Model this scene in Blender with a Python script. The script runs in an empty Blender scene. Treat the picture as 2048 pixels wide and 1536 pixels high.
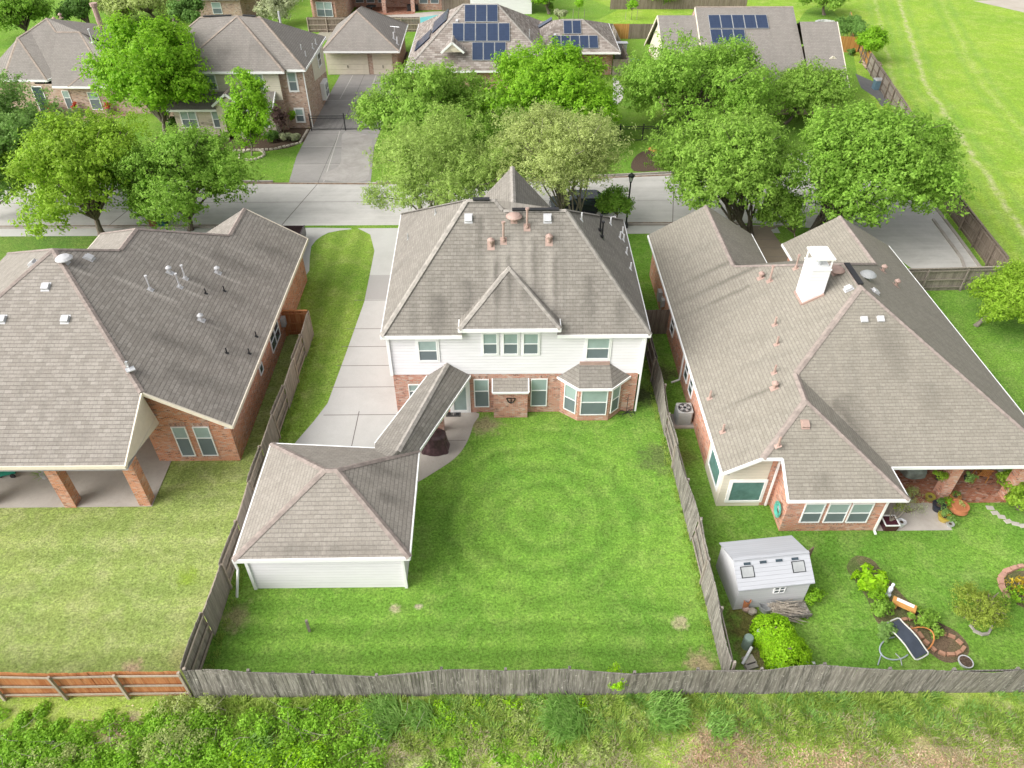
import bpy, math, random
import numpy as np
from mathutils import Vector, Matrix
random.seed(7); RNG = np.random.default_rng(11)
SC = bpy.context.scene
COL = SC.collection
# ------------------------------------------------------------ camera
F, CH = 1474.0, 28.0
_nd = np.array([-2.0, 1742.0, F]); _yd = np.array([-24.0, 0.0, F])
_yd[1] = -(_yd[0]*_nd[0] + F*F)/_nd[1]
_dn = _nd/np.linalg.norm(_nd); _Y = _yd/np.linalg.norm(_yd); _X = np.cross(_Y, -_dn)
RW = np.stack([_X, _Y, -_dn])
cam_d = bpy.data.cameras.new('camera'); cam = bpy.data.objects.new('camera', cam_d); COL.objects.link(cam)
_m = Matrix(((RW[0][0], -RW[0][1], -RW[0][2]), (RW[1][0], -RW[1][1], -RW[1][2]), (RW[2][0], -RW[2][1], -RW[2][2])))
cam.matrix_world = Matrix.Translation((0, 0, CH)) @ _m.to_4x4()
cam_d.sensor_width = 36; cam_d.lens = F/2048*36; cam_d.clip_end = 2000; cam_d.clip_start = .5
SC.camera = cam
# ------------------------------------------------------------ sky, sun, exposure
SUN_EL, SUN_AZ = math.radians(37), math.radians(246)   # azimuth from north (+Y) clockwise: sun stands behind the camera, to its left
w = bpy.data.worlds.new('World'); SC.world = w; w.use_nodes = True
nt = w.node_tree; bg = nt.nodes['Background']; bg.inputs['Strength'].default_value = 0.15
sky = nt.nodes.new('ShaderNodeTexSky'); sky.sky_type = 'NISHITA'; sky.sun_disc = False
sky.sun_elevation = SUN_EL; sky.sun_rotation = SUN_AZ; sky.air_density = 1.0; sky.dust_density = 4.0; sky.ozone_density = 0.6
hs = nt.nodes.new('ShaderNodeHueSaturation'); hs.inputs['Saturation'].default_value = 0.15
nt.links.new(sky.outputs[0], hs.inputs['Color']); nt.links.new(hs.outputs[0], bg.inputs['Color'])
sd = bpy.data.lights.new('sun', 'SUN'); sd.energy = 2.05; sd.angle = math.radians(60); sd.color = (1.0, .965, .91)
sun = bpy.data.objects.new('sun', sd); COL.objects.link(sun)
_sv = Vector((math.sin(SUN_AZ)*math.cos(SUN_EL), math.cos(SUN_AZ)*math.cos(SUN_EL), math.sin(SUN_EL)))
sun.rotation_euler = _sv.to_track_quat('Z', 'Y').to_euler()
SC.view_settings.view_transform = 'Standard'; SC.view_settings.look = 'None'
SC.view_settings.exposure = 0.74; SC.view_settings.gamma = 1
# ------------------------------------------------------------ picture points to world points
def ray(px, py): return RW @ np.array([px-1024, py-768, F])
def sol(px, py, a, b, c, d=0):
    r = ray(px, py); o = np.array([0, 0, CH]); n = np.array([a, b, d], float)
    return Vector(o + r*((c-n@o)/(n@r)))
def at(px, py, z=0.0): return sol(px, py, 0, 0, z, 1)
def onX(px, py, X): return sol(px, py, 1, 0, X)
def onY(px, py, Y): return sol(px, py, 0, 1, Y)
def onP(px, py, pl): return sol(px, py, -pl[0], -pl[1], pl[2], 1)   # plane z = a x + b y + c
V = Vector
# ------------------------------------------------------------ object helpers
def tag(o, label=None, cat=None, group=None, kind=None):
    if label: o['label'] = label
    if cat: o['category'] = cat
    if group: o['group'] = group
    if kind: o['kind'] = kind
    return o
def thing(name, label, cat, loc=(0, 0, 0), group=None, rz=0):
    o = bpy.data.objects.new(name, None); o.empty_display_size = .3; COL.objects.link(o)
    o.location = loc; o.rotation_euler.z = rz
    return tag(o, label, cat, group)
def root_of(o):
    while o.parent: o = o.parent
    return o
class MB:
    def __init__(s): s.v = []; s.f = []; s.r = []; s.uv = []
    def face(s, pts, rnd=None, uv=None):
        i = len(s.v); s.v += [tuple(p) for p in pts]; s.f.append(tuple(range(i, i+len(pts))))
        s.r.append(random.random() if rnd is None else rnd); s.uv.append(uv)
    def box(s, c, size, rz=0, rnd=None, top=1.0):
        r = random.random() if rnd is None else rnd
        cx, cy, cz = c; x, y, z = size[0]/2, size[1]/2, size[2]/2; ca, sa = math.cos(rz), math.sin(rz)
        def P(a, b, q):
            k = top if q > 0 else 1.0
            a *= k; b *= k
            return (cx+a*ca-b*sa, cy+a*sa+b*ca, cz+q)
        A = [P(-x, -y, -z), P(x, -y, -z), P(x, y, -z), P(-x, y, -z), P(-x, -y, z), P(x, -y, z), P(x, y, z), P(-x, y, z)]
        for q in ((0, 3, 2, 1), (4, 5, 6, 7), (0, 1, 5, 4), (1, 2, 6, 5), (2, 3, 7, 6), (3, 0, 4, 7)): s.face([A[k] for k in q], r)
    def beam(s, p, q, w_, h, rnd=None, up=(0, 0, 1)):
        p, q = V(p), V(q); d = (q-p).normalized(); u = V(up)
        if abs(d.dot(u)) > .98: u = V((0, 1, 0))
        sd_ = d.cross(u).normalized()*(w_/2); uu = sd_.cross(d).normalized()*(h/2); r = random.random() if rnd is None else rnd
        A = [p-sd_-uu, p+sd_-uu, p+sd_+uu, p-sd_+uu, q-sd_-uu, q+sd_-uu, q+sd_+uu, q-sd_+uu]
        for k in ((0, 1, 2, 3), (7, 6, 5, 4), (0, 4, 5, 1), (1, 5, 6, 2), (2, 6, 7, 3), (3, 7, 4, 0)): s.face([A[j] for j in k], r)
    def tube(s, pts, rad, n=8, cap=True, rnd=None):
        pts = [V(p) for p in pts]; r = random.random() if rnd is None else rnd
        if not hasattr(rad, '__len__'): rad = [rad]*len(pts)
        rings = []; a = None
        for i, p in enumerate(pts):
            d = (pts[min(i+1, len(pts)-1)]-pts[max(i-1, 0)]).normalized()
            if a is None: a = d.orthogonal().normalized()
            a = (a-d*a.dot(d)).normalized(); b = d.cross(a)
            rings.append([p+(a*math.cos(2*math.pi*k/n)+b*math.sin(2*math.pi*k/n))*rad[i] for k in range(n)])
        for i in range(len(rings)-1):
            for k in range(n): s.face([rings[i][k], rings[i][(k+1) % n], rings[i+1][(k+1) % n], rings[i+1][k]], r)
        if cap: s.face(rings[0][::-1], r); s.face(rings[-1], r)
    def lathe(s, c, prof, n=16, rnd=None, sx=1, sy=1):
        r = random.random() if rnd is None else rnd
        R_ = [[(c[0]+pr_*sx*math.cos(2*math.pi*k/n), c[1]+pr_*sy*math.sin(2*math.pi*k/n), c[2]+z) for k in range(n)] for pr_, z in prof]
        for i in range(len(R_)-1):
            for k in range(n): s.face([R_[i][k], R_[i][(k+1) % n], R_[i+1][(k+1) % n], R_[i+1][k]], r)
        if prof[0][0] > 1e-4: s.face(R_[0][::-1], r)
        if prof[-1][0] > 1e-4: s.face(R_[-1], r)
    def ball(s, c, r3, n=10, m=7, rnd=None, wob=0):
        prof = []
        r = random.random() if rnd is None else rnd
        rings = []
        for j in range(m+1):
            t = math.pi*j/m; ring = []
            for k in range(n):
                q = 2*math.pi*k/n; w_ = 1+wob*(random.random()-.5)
                ring.append((c[0]+r3[0]*math.sin(t)*math.cos(q)*w_, c[1]+r3[1]*math.sin(t)*math.sin(q)*w_, c[2]-r3[2]*math.cos(t)*w_))
            rings.append(ring)
        for i in range(m):
            for k in range(n):
                if i == 0: s.face([rings[0][0], rings[1][(k+1) % n], rings[1][k]], r)
                elif i == m-1: s.face([rings[i][k], rings[i][(k+1) % n], rings[m][0]], r)
                else: s.face([rings[i][k], rings[i][(k+1) % n], rings[i+1][(k+1) % n], rings[i+1][k]], r)
    def build(s, name, mat, parent=None, smooth=False, **kw):
        me = bpy.data.meshes.new(name); o = bpy.data.objects.new(name, me); COL.objects.link(o)
        org = V((0, 0, 0))
        if parent is not None:
            rt = root_of(parent); org = rt.location.copy(); o.parent = parent
        elif s.v and kw.get('origin', True):
            a = np.array(s.v); org = V((float(a[:, 0].mean()), float(a[:, 1].mean()), float(a[:, 2].min()))); o.location = org
        me.from_pydata([(p[0]-org[0], p[1]-org[1], p[2]-org[2]) for p in s.v], [], s.f)
        uvl = me.uv_layers.new(name='UVMap'); data = []
        for f, cu in zip(s.f, s.uv):
            if cu: data += [c for q in cu for c in q]; continue
            P = [V(s.v[i]) for i in f]; n = V((0, 0, 0))
            for i in range(len(P)): n += P[i].cross(P[(i+1) % len(P)])
            n = n.normalized() if n.length > 1e-9 else V((0, 0, 1))
            if abs(n.z) > .985: u, v_ = V((1, 0, 0)), V((0, 1, 0))
            else: u = V((-n.y, n.x, 0)).normalized(); v_ = n.cross(u)
            if v_.z < 0: v_ = -v_
            for p in P: data += [p.dot(u), p.dot(v_)]
        uvl.data.foreach_set('uv', data)
        at_ = me.attributes.new('rnd', 'FLOAT', 'FACE'); at_.data.foreach_set('value', s.r)
        me.materials.append(mat)
        if smooth: me.polygons.foreach_set('use_smooth', [True]*len(me.polygons))
        me.update()
        lab = {k: kw[k] for k in ('label', 'cat', 'group', 'kind') if k in kw}
        return tag(o, **lab)
def copy_tree(o, parent=None, loc=None, rz=None, label=None, scale=None):
    c = o.copy(); COL.objects.link(c)
    c.parent = parent
    if loc is not None: c.location = loc
    if rz is not None: c.rotation_euler.z = rz
    if scale is not None: c.scale = (scale,)*3
    if label: c['label'] = label
    for ch in list(o.children): copy_tree(ch, c)
    return c
def sheet(name, pts, mat, z, **kw):
    m = MB(); m.face([(p[0], p[1], z) for p in pts]); return m.build(name, mat, **kw)
def smooth_poly(pts, n=6):
    out = []; N = len(pts)
    for i in range(N):
        p0, p1, p2, p3 = [V((pts[(i+k-1) % N][0], pts[(i+k-1) % N][1])) for k in range(4)]
        for j in range(n):
            t = j/n; out.append(tuple(.5*((2*p1)+(p2-p0)*t+(2*p0-5*p1+4*p2-p3)*t*t+(3*p1-p0-3*p2+p3)*t**3)))
    return out
# ------------------------------------------------------------ materials
class NT:
    def __init__(s, name, rough=.8, spec=.3):
        s.m = bpy.data.materials.new(name); s.m.use_nodes = True; s.t = s.m.node_tree; s.b = s.t.nodes['Principled BSDF']
        s.b.inputs['Roughness'].default_value = rough; s.b.inputs['Specular IOR Level'].default_value = spec
    def n(s, typ, **kw):
        nd_ = s.t.nodes.new(typ)
        for k, v in kw.items():
            if k.startswith('i_'): nd_.inputs[k[2:].replace('_', ' ')].default_value = v
            else: setattr(nd_, k, v)
        return nd_
    def l(s, a, b): s.t.links.new(a, b)
    def coord(s, kind='Object', scale=None):
        if kind == 'World': g = s.n('ShaderNodeNewGeometry'); out = g.outputs['Position']
        else: t = s.n('ShaderNodeTexCoord'); out = t.outputs[kind]
        if scale:
            mp = s.n('ShaderNodeMapping'); mp.inputs['Scale'].default_value = scale; s.l(out, mp.inputs['Vector']); out = mp.outputs[0]
        return out
    def noise(s, vec, scale, detail=3, rough=.6, dist=0):
        x = s.n('ShaderNodeTexNoise'); x.inputs['Scale'].default_value = scale; x.inputs['Detail'].default_value = detail
        x.inputs['Roughness'].default_value = rough; x.inputs['Distortion'].default_value = dist; s.l(vec, x.inputs['Vector']); return x.outputs['Fac']
    def ramp(s, fac, stops, interp='LINEAR'):
        r = s.n('ShaderNodeValToRGB'); r.color_ramp.interpolation = interp; e = r.color_ramp.elements
        while len(e) < len(stops): e.new(.5)
        for el, (p, c) in zip(e, stops): el.position = p; el.color = tuple(c)+(1,) if len(c) == 3 else c
        s.l(fac, r.inputs[0]); return r.outputs[0]
    def mr(s, fac, a, b, c=0, d=1):
        m = s.n('ShaderNodeMapRange'); m.inputs[1].default_value = a; m.inputs[2].default_value = b; m.inputs[3].default_value = c; m.inputs[4].default_value = d
        s.l(fac, m.inputs[0]); return m.outputs[0]
    def math(s, op, a, b=None):
        m = s.n('ShaderNodeMath', operation=op)
        for i, x in enumerate((a, b)):
            if x is None: continue
            if isinstance(x, (int, float)): m.inputs[i].default_value = x
            else: s.l(x, m.inputs[i])
        return m.outputs[0]
    def mix(s, fac, a, b, blend='MIX'):
        m = s.n('ShaderNodeMix', data_type='RGBA', blend_type=blend)
        for i, x in ((0, fac), (6, a), (7, b)):
            if isinstance(x, (int, float)): m.inputs[i].default_value = x
            elif isinstance(x, tuple): m.inputs[i].default_value = x+(1,) if len(x) == 3 else x
            else: s.l(x, m.inputs[i])
        return m.outputs[2]
    def bump(s, h, strength=.5, dist=.02):
        b = s.n('ShaderNodeBump'); b.inputs['Strength'].default_value = strength; b.inputs['Distance'].default_value = dist
        s.l(h, b.inputs['Height']); s.l(b.outputs[0], s.b.inputs['Normal'])
    def col(s, c): s.l(c, s.b.inputs['Base Color'])
    def dist2(s, vec, x, y):
        v = s.n('ShaderNodeVectorMath', operation='SUBTRACT'); s.l(vec, v.inputs[0]); v.inputs[1].default_value = (x, y, 0)
        m = s.n('ShaderNodeVectorMath', operation='MULTIPLY'); s.l(v.outputs[0], m.inputs[0]); m.inputs[1].default_value = (1, 1, 0)
        q = s.n('ShaderNodeVectorMath', operation='LENGTH'); s.l(m.outputs[0], q.inputs[0]); return q.outputs['Value']
def mul(c, k): return tuple(min(1, x*k) for x in c)
def plain(name, c, rough=.6, spec=.4, metal=0, var=.12, sc=3.0):
    t = NT(name, rough, spec); t.b.inputs['Metallic'].default_value = metal
    f = t.noise(t.coord('Object'), sc, 4)
    t.col(t.ramp(f, [(.3, mul(c, 1-var)), (.7, mul(c, 1+var))])); return t.m
def shingle(name, c1, c2, mort, streak=.35, tw=.32, rh=.19, blot=.3, dark=(.11, .103, .092), runs=(), row=.55):
    c1, c2, mort = ((c[0]*.92, c[1]*.925, c[2]*.915) for c in (c1, c2, mort)); t = NT(name, .92, .15); uv = t.coord('UV')
    b = t.n('ShaderNodeTexBrick'); b.offset = .5; b.inputs['Scale'].default_value = 1; b.inputs['Brick Width'].default_value = tw; b.inputs['Row Height'].default_value = rh
    b.inputs['Mortar Size'].default_value = .012; b.inputs['Mortar Smooth'].default_value = .4; b.inputs['Bias'].default_value = -.05
    t.l(uv, b.inputs['Vector'])
    b.inputs['Color1'].default_value = c1+(1,); b.inputs['Color2'].default_value = c2+(1,); b.inputs['Mortar'].default_value = mort+(1,)
    st = t.noise(t.coord('UV', (1.3, .13, 1)), 1.4, 5, .65)
    c = t.mix(t.mr(st, .47, .72, 0, streak), b.outputs['Color'], dark)
    bl = t.noise(t.coord('UV', (1, .8, 1)), .9, 4)
    c = t.mix(t.mr(bl, .35, .7, 0, blot), c, mul(c1, 1.25))
    if runs:
        p = t.coord('World'); wob = t.noise(p, 1.6, 4, .7)
        for (x, y, dx, dy, ln, wd_, lite, am) in runs:
            L_ = math.hypot(dx, dy); dx, dy = dx/L_, dy/L_; sx = t.n('ShaderNodeSeparateXYZ'); t.l(p, sx.inputs[0])
            X = t.math('SUBTRACT', sx.outputs[0], x); Y = t.math('SUBTRACT', sx.outputs[1], y)
            al = t.math('ADD', t.math('MULTIPLY', X, dx), t.math('MULTIPLY', Y, dy)); la = t.math('ADD', t.math('MULTIPLY', X, -dy), t.math('MULTIPLY', Y, dx))
            la = t.math('ABSOLUTE', t.math('ADD', la, t.math('MULTIPLY', t.math('SUBTRACT', wob, .5), wd_*1.6)))
            k = t.math('MULTIPLY', t.mr(la, 0, wd_, am, 0), t.math('MULTIPLY', t.mr(al, 0, .2), t.mr(al, ln*.4, ln, 1, 0)))
            c = t.mix(k, c, mul(c2, 1.35) if lite else mul(c1, .42))
    fine = t.noise(uv, 9, 4, .8)
    c = t.mix(.5, c, t.ramp(fine, [(.25, (.3,)*3), (.75, (.72,)*3)]), 'OVERLAY')
    rs_ = t.n('ShaderNodeSeparateXYZ'); t.l(uv, rs_.inputs[0]); fr = t.math('FRACT', t.math('DIVIDE', rs_.outputs[1], rh)); rn = t.noise(t.coord('UV', (2.2, 5, 1)), 1.5, 2)
    c = t.mix(t.math('MULTIPLY', t.mr(rn, .35, .6, .4, 1), t.mr(fr, .0, .26, row, 0)), c, mul(c1, .45))  # dark line per shingle row: course shadow and laminate dashes put into the colour
    t.col(c); sepn = t.n('ShaderNodeSeparateXYZ'); t.l(uv, sepn.inputs[0])
    saw = t.math('FRACT', t.math('DIVIDE', sepn.outputs[1], rh))
    h = t.math('ADD', t.math('MULTIPLY', saw, -.6), t.math('MULTIPLY', t.math('SUBTRACT', 1.0, b.outputs['Fac']), .5))
    h = t.math('ADD', h, t.math('MULTIPLY', fine, .5))
    t.bump(h, .55, .02); return t.m
def brickm(name, c1, c2, mort=(.42, .38, .34), wash=.35, bw=.215, rh=.075, swap=False):
    t = NT(name, .88, .2)
    uv = t.coord('UV')
    if swap:
        mp = t.n('ShaderNodeMapping'); mp.inputs['Rotation'].default_value = (0, 0, math.pi/2); t.l(uv, mp.inputs[0]); uv = mp.outputs[0]
    b = t.n('ShaderNodeTexBrick'); b.inputs['Scale'].default_value = 1; b.inputs['Brick Width'].default_value = bw; b.inputs['Row Height'].default_value = rh
    b.inputs['Mortar Size'].default_value = .009; b.inputs['Mortar Smooth'].default_value = .2; t.l(uv, b.inputs['Vector'])
    b.inputs['Color1'].default_value = c1+(1,); b.inputs['Color2'].default_value = c2+(1,); b.inputs['Mortar'].default_value = mort+(1,)
    # odd bricks, pale or nearly black: a cell pattern the size of a brick
    br2 = t.n('ShaderNodeTexVoronoi'); br2.inputs['Scale'].default_value = 1; mp2 = t.n('ShaderNodeMapping')
    mp2.inputs['Scale'].default_value = (1/bw, 1/rh, 1); t.l(uv, mp2.inputs[0]); t.l(mp2.outputs[0], br2.inputs['Vector'])
    sp = t.n('ShaderNodeSeparateColor'); t.l(br2.outputs['Color'], sp.inputs[0])
    c = t.mix(t.mr(sp.outputs[0], .72, .95, 0, .8), b.outputs['Color'], mul(c1, .33))
    c = t.mix(t.mr(sp.outputs[1], .7, .95, 0, wash+.3), c, (.62, .52, .45))
    w_ = t.noise(uv, 1.1, 5, .7); c = t.mix(t.mr(w_, .45, .75, 0, wash), c, (.6, .5, .44))
    c = t.mix(b.outputs['Fac'], c, mort)
    t.col(c); t.bump(t.math('SUBTRACT', 1.0, b.outputs['Fac']), .6, .012); return t.m
def siding(name, c, lap=.19, dirt=.12):
    t = NT(name, .6, .3); uv = t.coord('UV'); s_ = t.n('ShaderNodeSeparateXYZ'); t.l(uv, s_.inputs[0])
    fr = t.math('FRACT', t.math('DIVIDE', s_.outputs[1], lap))
    n_ = t.noise(t.coord('UV', (.4, 3, 1)), 1.3, 5, .7)
    cc = t.ramp(n_, [(.3, mul(c, 1-dirt)), (.7, c)])
    line = t.ramp(fr, [(0, (.62,)*3), (.09, (1, 1, 1))])
    t.col(t.mix(1.0, cc, line, 'MULTIPLY')); t.bump(t.math('MULTIPLY', fr, -1.0), .8, .02); return t.m
def concrete(name, c, stain=(.22, .2, .18), amt=.4, joint=None, sc=1.0, streaky=0):
    t = NT(name, .9, .2); p = t.coord('World')
    a = t.noise(p, .35*sc, 6, .7, .6); b = t.noise(p, 3*sc, 6, .75); f = t.noise(p, 40, 3)
    cc = t.mix(t.mr(a, .42, .72, 0, amt), c, stain)
    cc = t.mix(t.mr(b, .45, .8, 0, amt*.6), cc, mul(stain, 1.2))
    if streaky:
        s_ = t.noise(t.coord('World', (.12, 1.6, 1)), 1.0, 5, .7); cc = t.mix(t.mr(s_, .4, .7, 0, streaky), cc, mul(c, 1.25))
    cc = t.mix(.35, cc, t.ramp(f, [(.3, (.4,)*3), (.7, (.6,)*3)]), 'OVERLAY')
    if joint:
        s_ = t.n('ShaderNodeSeparateXYZ'); t.l(p, s_.inputs[0])
        for ax, off, step in joint:
            fr = t.math('FRACT', t.math('DIVIDE', t.math('SUBTRACT', s_.outputs[ax], off), step))
            k = t.math('LESS_THAN', fr, .028/step*1.3); cc = t.mix(k, cc, mul(stain, .5))
    t.col(cc); t.bump(f, .2, .01); return t.m
def grassm(name, a, b, dry, dryamt=.3, sc=1.0, rings=None, stripes=None, spots=(), tuft=1.0, extra=None):
    t = NT(name, .95, .1); p = t.coord('World')
    big = t.noise(p, .16*sc, 5, .6, .5); mid = t.noise(p, .9*sc, 5, .7, .4); fine = t.noise(p, 9*sc, 5, .78, .3); vf = t.noise(p, 34*sc, 4, .8)
    c = t.mix(t.mr(big, .36, .66), a, b); c = t.mix(t.mr(mid, .46, .75, 0, dryamt), c, dry)
    if rings:
        wv = t.noise(p, .5, 3)
        r = t.math('ADD', t.dist2(p, rings[0], rings[1]), t.math('MULTIPLY', wv, 2.2)); s_ = t.math('SINE', t.math('MULTIPLY', r, rings[3]))
        k = t.math('MULTIPLY', t.math('MULTIPLY', t.mr(s_, -1, 1, 0, .42), t.mr(t.noise(p, .45, 3), .36, .6, .45, 1)), t.mr(r, rings[2]-1.2, rings[2], 1, 0))
        c = t.mix(k, c, mul(a, .62)); 
        k2 = t.math('MULTIPLY', t.mr(s_, 1, -1, 0, .18), t.mr(r, rings[2]-1.2, rings[2], 1, 0)); c = t.mix(k2, c, mul(b, 1.25))
    if stripes:
        ax, freq, amt, lim0, lim1 = stripes; q = t.n('ShaderNodeSeparateXYZ'); t.l(p, q.inputs[0])
        wv = t.noise(p, .4, 3); y = t.math('ADD', q.outputs[ax], t.math('MULTIPLY', wv, .7))
        s_ = t.math('SINE', t.math('MULTIPLY', y, freq)); k = t.math('MULTIPLY', t.mr(s_, -1, 1, 0, amt), t.mr(q.outputs[1], lim0, lim1, 1, 0))
        c = t.mix(k, c, mul(a, .66))
    for (x, y, rad, colr, amt) in spots:
        nz = t.noise(p, 1.7/max(.3, rad)**.5, 5, .75)
        d = t.math('ADD', t.dist2(p, x, y), t.math('MULTIPLY', t.math('SUBTRACT', nz, .5), rad*2.6))
        c = t.mix(t.mr(d, rad*.35, rad, amt, 0), c, colr)
    if extra: c = extra(t, p, c)
    md = t.noise(p, 3.6*sc, 6, .8, .5); c = t.mix(.45*tuft, c, t.ramp(md, [(.3, (.22,)*3), (.5, (.5,)*3), (.7, (.8,)*3)]), 'OVERLAY'); c = t.mix(.85*tuft, c, t.ramp(fine, [(.3, (.14,)*3), (.5, (.52,)*3), (.7, (.88,)*3)]), 'OVERLAY')
    c = t.mix(.55*tuft, c, t.ramp(vf, [(.3, (.2,)*3), (.7, (.8,)*3)]), 'OVERLAY')
    t.col(c); t.bump(t.math('ADD', fine, t.math('MULTIPLY', vf, .5)), .9*tuft, .06); return t.m
def leafm(name, c1, c2, c3, trans=.35):
    t = NT(name, .55, .25); r = t.n('ShaderNodeAttribute', attribute_name='rnd').outputs['Fac']
    c = t.ramp(r, [(0, c1), (.5, c2), (1, c3)]); n_ = t.noise(t.coord('Object'), .55, 3)
    c = t.mix(t.mr(n_, .35, .68, 0, .55), c, mul(c3, 1.1)); t.col(c)
    tr = t.n('ShaderNodeBsdfTranslucent'); t.l(t.mix(.0, c, c), tr.inputs['Color'])
    mx = t.n('ShaderNodeMixShader'); mx.inputs[0].default_value = trans
    out = t.t.nodes['Material Output']; t.l(t.b.outputs[0], mx.inputs[1]); t.l(tr.outputs[0], mx.inputs[2]); t.l(mx.outputs[0], out.inputs['Surface']); return t.m
def woodm(name, c, dark, light, sc=1.0, knots=0):
    t = NT(name, .9, .15); p = t.coord('Object'); r = t.n('ShaderNodeAttribute', attribute_name='rnd').outputs['Fac']
    g = t.noise(t.coord('Object', (14, 14, 1.2)), 1.0*sc, 5, .7, .3)
    cc = t.mix(t.mr(r, 0, 1, 0, .75), dark, c); cc = t.mix(t.mr(g, .45, .72, 0, .7), cc, light)
    if knots:
        v = t.noise(p, 7, 2); cc = t.mix(t.mr(v, .66, .72, 0, .6), cc, mul(light, 1.25))
    t.col(cc); t.bump(g, .4, .01); return t.m
def barkm(name, c):
    t = NT(name, .95, .1); g = t.noise(t.coord('Object', (6, 6, 1.2)), 1.5, 5, .7)
    t.col(t.ramp(g, [(.3, mul(c, .5)), (.7, mul(c, 1.3))])); t.bump(g, .7, .03); return t.m
def glassm(name, c, rough=.12, blinds=0):
    t = NT(name, rough, .6)
    if blinds:
        s_ = t.n('ShaderNodeSeparateXYZ'); t.l(t.coord('UV'), s_.inputs[0]); fr = t.math('FRACT', t.math('DIVIDE', s_.outputs[1], .05))
        n_ = t.noise(t.coord('Object'), 1.2, 3); cc = t.ramp(fr, [(0, mul(c, .72)), (.3, c), (1, mul(c, .95))]); cc = t.mix(t.mr(n_, .35, .7, 0, .35), cc, mul(c, .5)); oi = t.n('ShaderNodeObjectInfo'); cc = t.mix(t.mr(oi.outputs['Random'], 0, 1, 0, .45), cc, mul(c, .62)); t.col(cc)
    else:
        n_ = t.noise(t.coord('Object'), 1.5, 3); t.col(t.ramp(n_, [(.3, mul(c, .7)), (.7, mul(c, 1.2))]))
    return t.m
M = {}
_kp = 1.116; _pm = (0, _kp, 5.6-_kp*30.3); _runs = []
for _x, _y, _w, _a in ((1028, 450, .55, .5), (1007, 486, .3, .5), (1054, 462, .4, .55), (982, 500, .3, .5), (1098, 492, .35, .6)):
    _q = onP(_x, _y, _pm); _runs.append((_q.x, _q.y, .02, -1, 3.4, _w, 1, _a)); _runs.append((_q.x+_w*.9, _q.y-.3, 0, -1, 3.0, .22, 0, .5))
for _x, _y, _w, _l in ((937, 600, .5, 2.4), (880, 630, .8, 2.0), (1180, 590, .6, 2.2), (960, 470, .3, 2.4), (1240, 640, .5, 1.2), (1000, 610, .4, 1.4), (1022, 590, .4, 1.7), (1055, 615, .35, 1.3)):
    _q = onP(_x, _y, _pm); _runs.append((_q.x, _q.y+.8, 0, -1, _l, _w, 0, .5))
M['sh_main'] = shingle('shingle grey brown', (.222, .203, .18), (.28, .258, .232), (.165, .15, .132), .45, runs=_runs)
M['sh_gar'] = shingle('shingle garage', (.275, .248, .218), (.325, .296, .262), (.215, .194, .17), .2, runs=[(-5.6, 21.5, 1, .1, 1.6, .5, 0, .55), (-6.2, 23, 1, 0, 2.2, .5, 0, .5), (-7.6, 19.1, 1, 0, 3.2, .35, 0, .4), (-7.6, 19.1, -1, 0, 3.4, .35, 0, .4)])
_runs = [(-20.6, 33.5, 1, -.05, 3, .25, 1, .6), (-21.3, 36.5, 1, 0, 3, .22, 1, .35), (-20, 38.3, 1, 0, 4, .25, 1, .35), (-17.3, 40.4, 1, 0, 3.5, .25, 1, .35)]
for _x, _y in ((301, 582), (360, 576), (371, 560), (340, 548), (436, 548), (403, 643), (131, 530)): _q = onP(_x, _y, (-.6, 0, 3-.6*13.4)); _runs.append((_q.x, _q.y, 1, 0, 1.6, .2, 1, .75))
for _a, _b in ((28.6, -16.8), (30.5, -18), (33, -17), (36, -18), (39, -17.6), (42, -16), (31.8, -15.5)): _runs.append((_b, _a, 1, 0, 4.5, .8, 0, .42))
M['sh_left'] = shingle('shingle sand', (.258, .232, .206), (.345, .315, .284), (.21, .188, .167), .3, rh=.2, tw=.36, runs=_runs, row=.8)
_runs = [(15, 38.2, -1, -.0, 5, .35, 0, .6), (16, 36.6, -1, 0, 6, .3, 0, .65), (14, 35.2, -1, 0, 4, .25, 0, .5), (13.2, 27.0, -1, -.02, 3.2, .22, 0, .5), (18.8, 29.6, .1, -1, 3.5, 1.0, 0, .4), (16.2, 26.5, .3, -1, 2.5, .8, 0, .4), (14.2, 22.6, 0, -1, 1.3, .7, 0, .45), (20.5, 27, 0, -1, 2.5, 1.0, 0, .3), (15.6, 26.2, .8, -1, 3.0, .4, 0, .5)]
M['sh_right'] = shingle('shingle tan', (.255, .232, .196), (.30, .276, .236), (.205, .186, .157), .22, rh=.17, tw=.3, runs=_runs)
M['sh_far'] = shingle('shingle taupe', (.235, .213, .195), (.272, .25, .23), (.185, .168, .153), .25, runs=[(-27, 73.6, 1, 0, 3, .8, 0, .35), (-24, 74, 1, 0, 3, 1, 0, .3)])
M['sh_mot'] = shingle('shingle mottled', (.2, .165, .145), (.42, .38, .35), (.16, .138, .122), .1, tw=.55, rh=.25)
def capm(name, c):
    t = NT(name, .92, .15); n_ = t.noise(t.coord('Object'), 3.5, 3); t.col(t.ramp(n_, [(.35, mul(c, .8)), (.65, mul(c, 1.15))])); return t.m
M['cap_main'] = capm('cap main', (.30, .278, .25)); M['cap_tan'] = capm('cap tan', (.28, .235, .21)); M['cap_far'] = capm('cap far', (.3, .25, .21))
M['brick_main'] = brickm('brick rose', (.50, .17, .105), (.56, .26, .17), wash=.32)
M['brick_left'] = brickm('brick orange', (.54, .165, .06), (.58, .235, .105), wash=.14)
M['brick_right'] = brickm('brick salmon', (.54, .18, .095), (.58, .26, .15), wash=.25)
M['brick_far'] = brickm('brick tan', (.43, .26, .19), (.5, .35, .27), wash=.25, bw=.25, rh=.1)
M['brick_red'] = brickm('brick far red', (.48, .22, .15), (.55, .3, .21), wash=.2, bw=.25, rh=.1)
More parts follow.
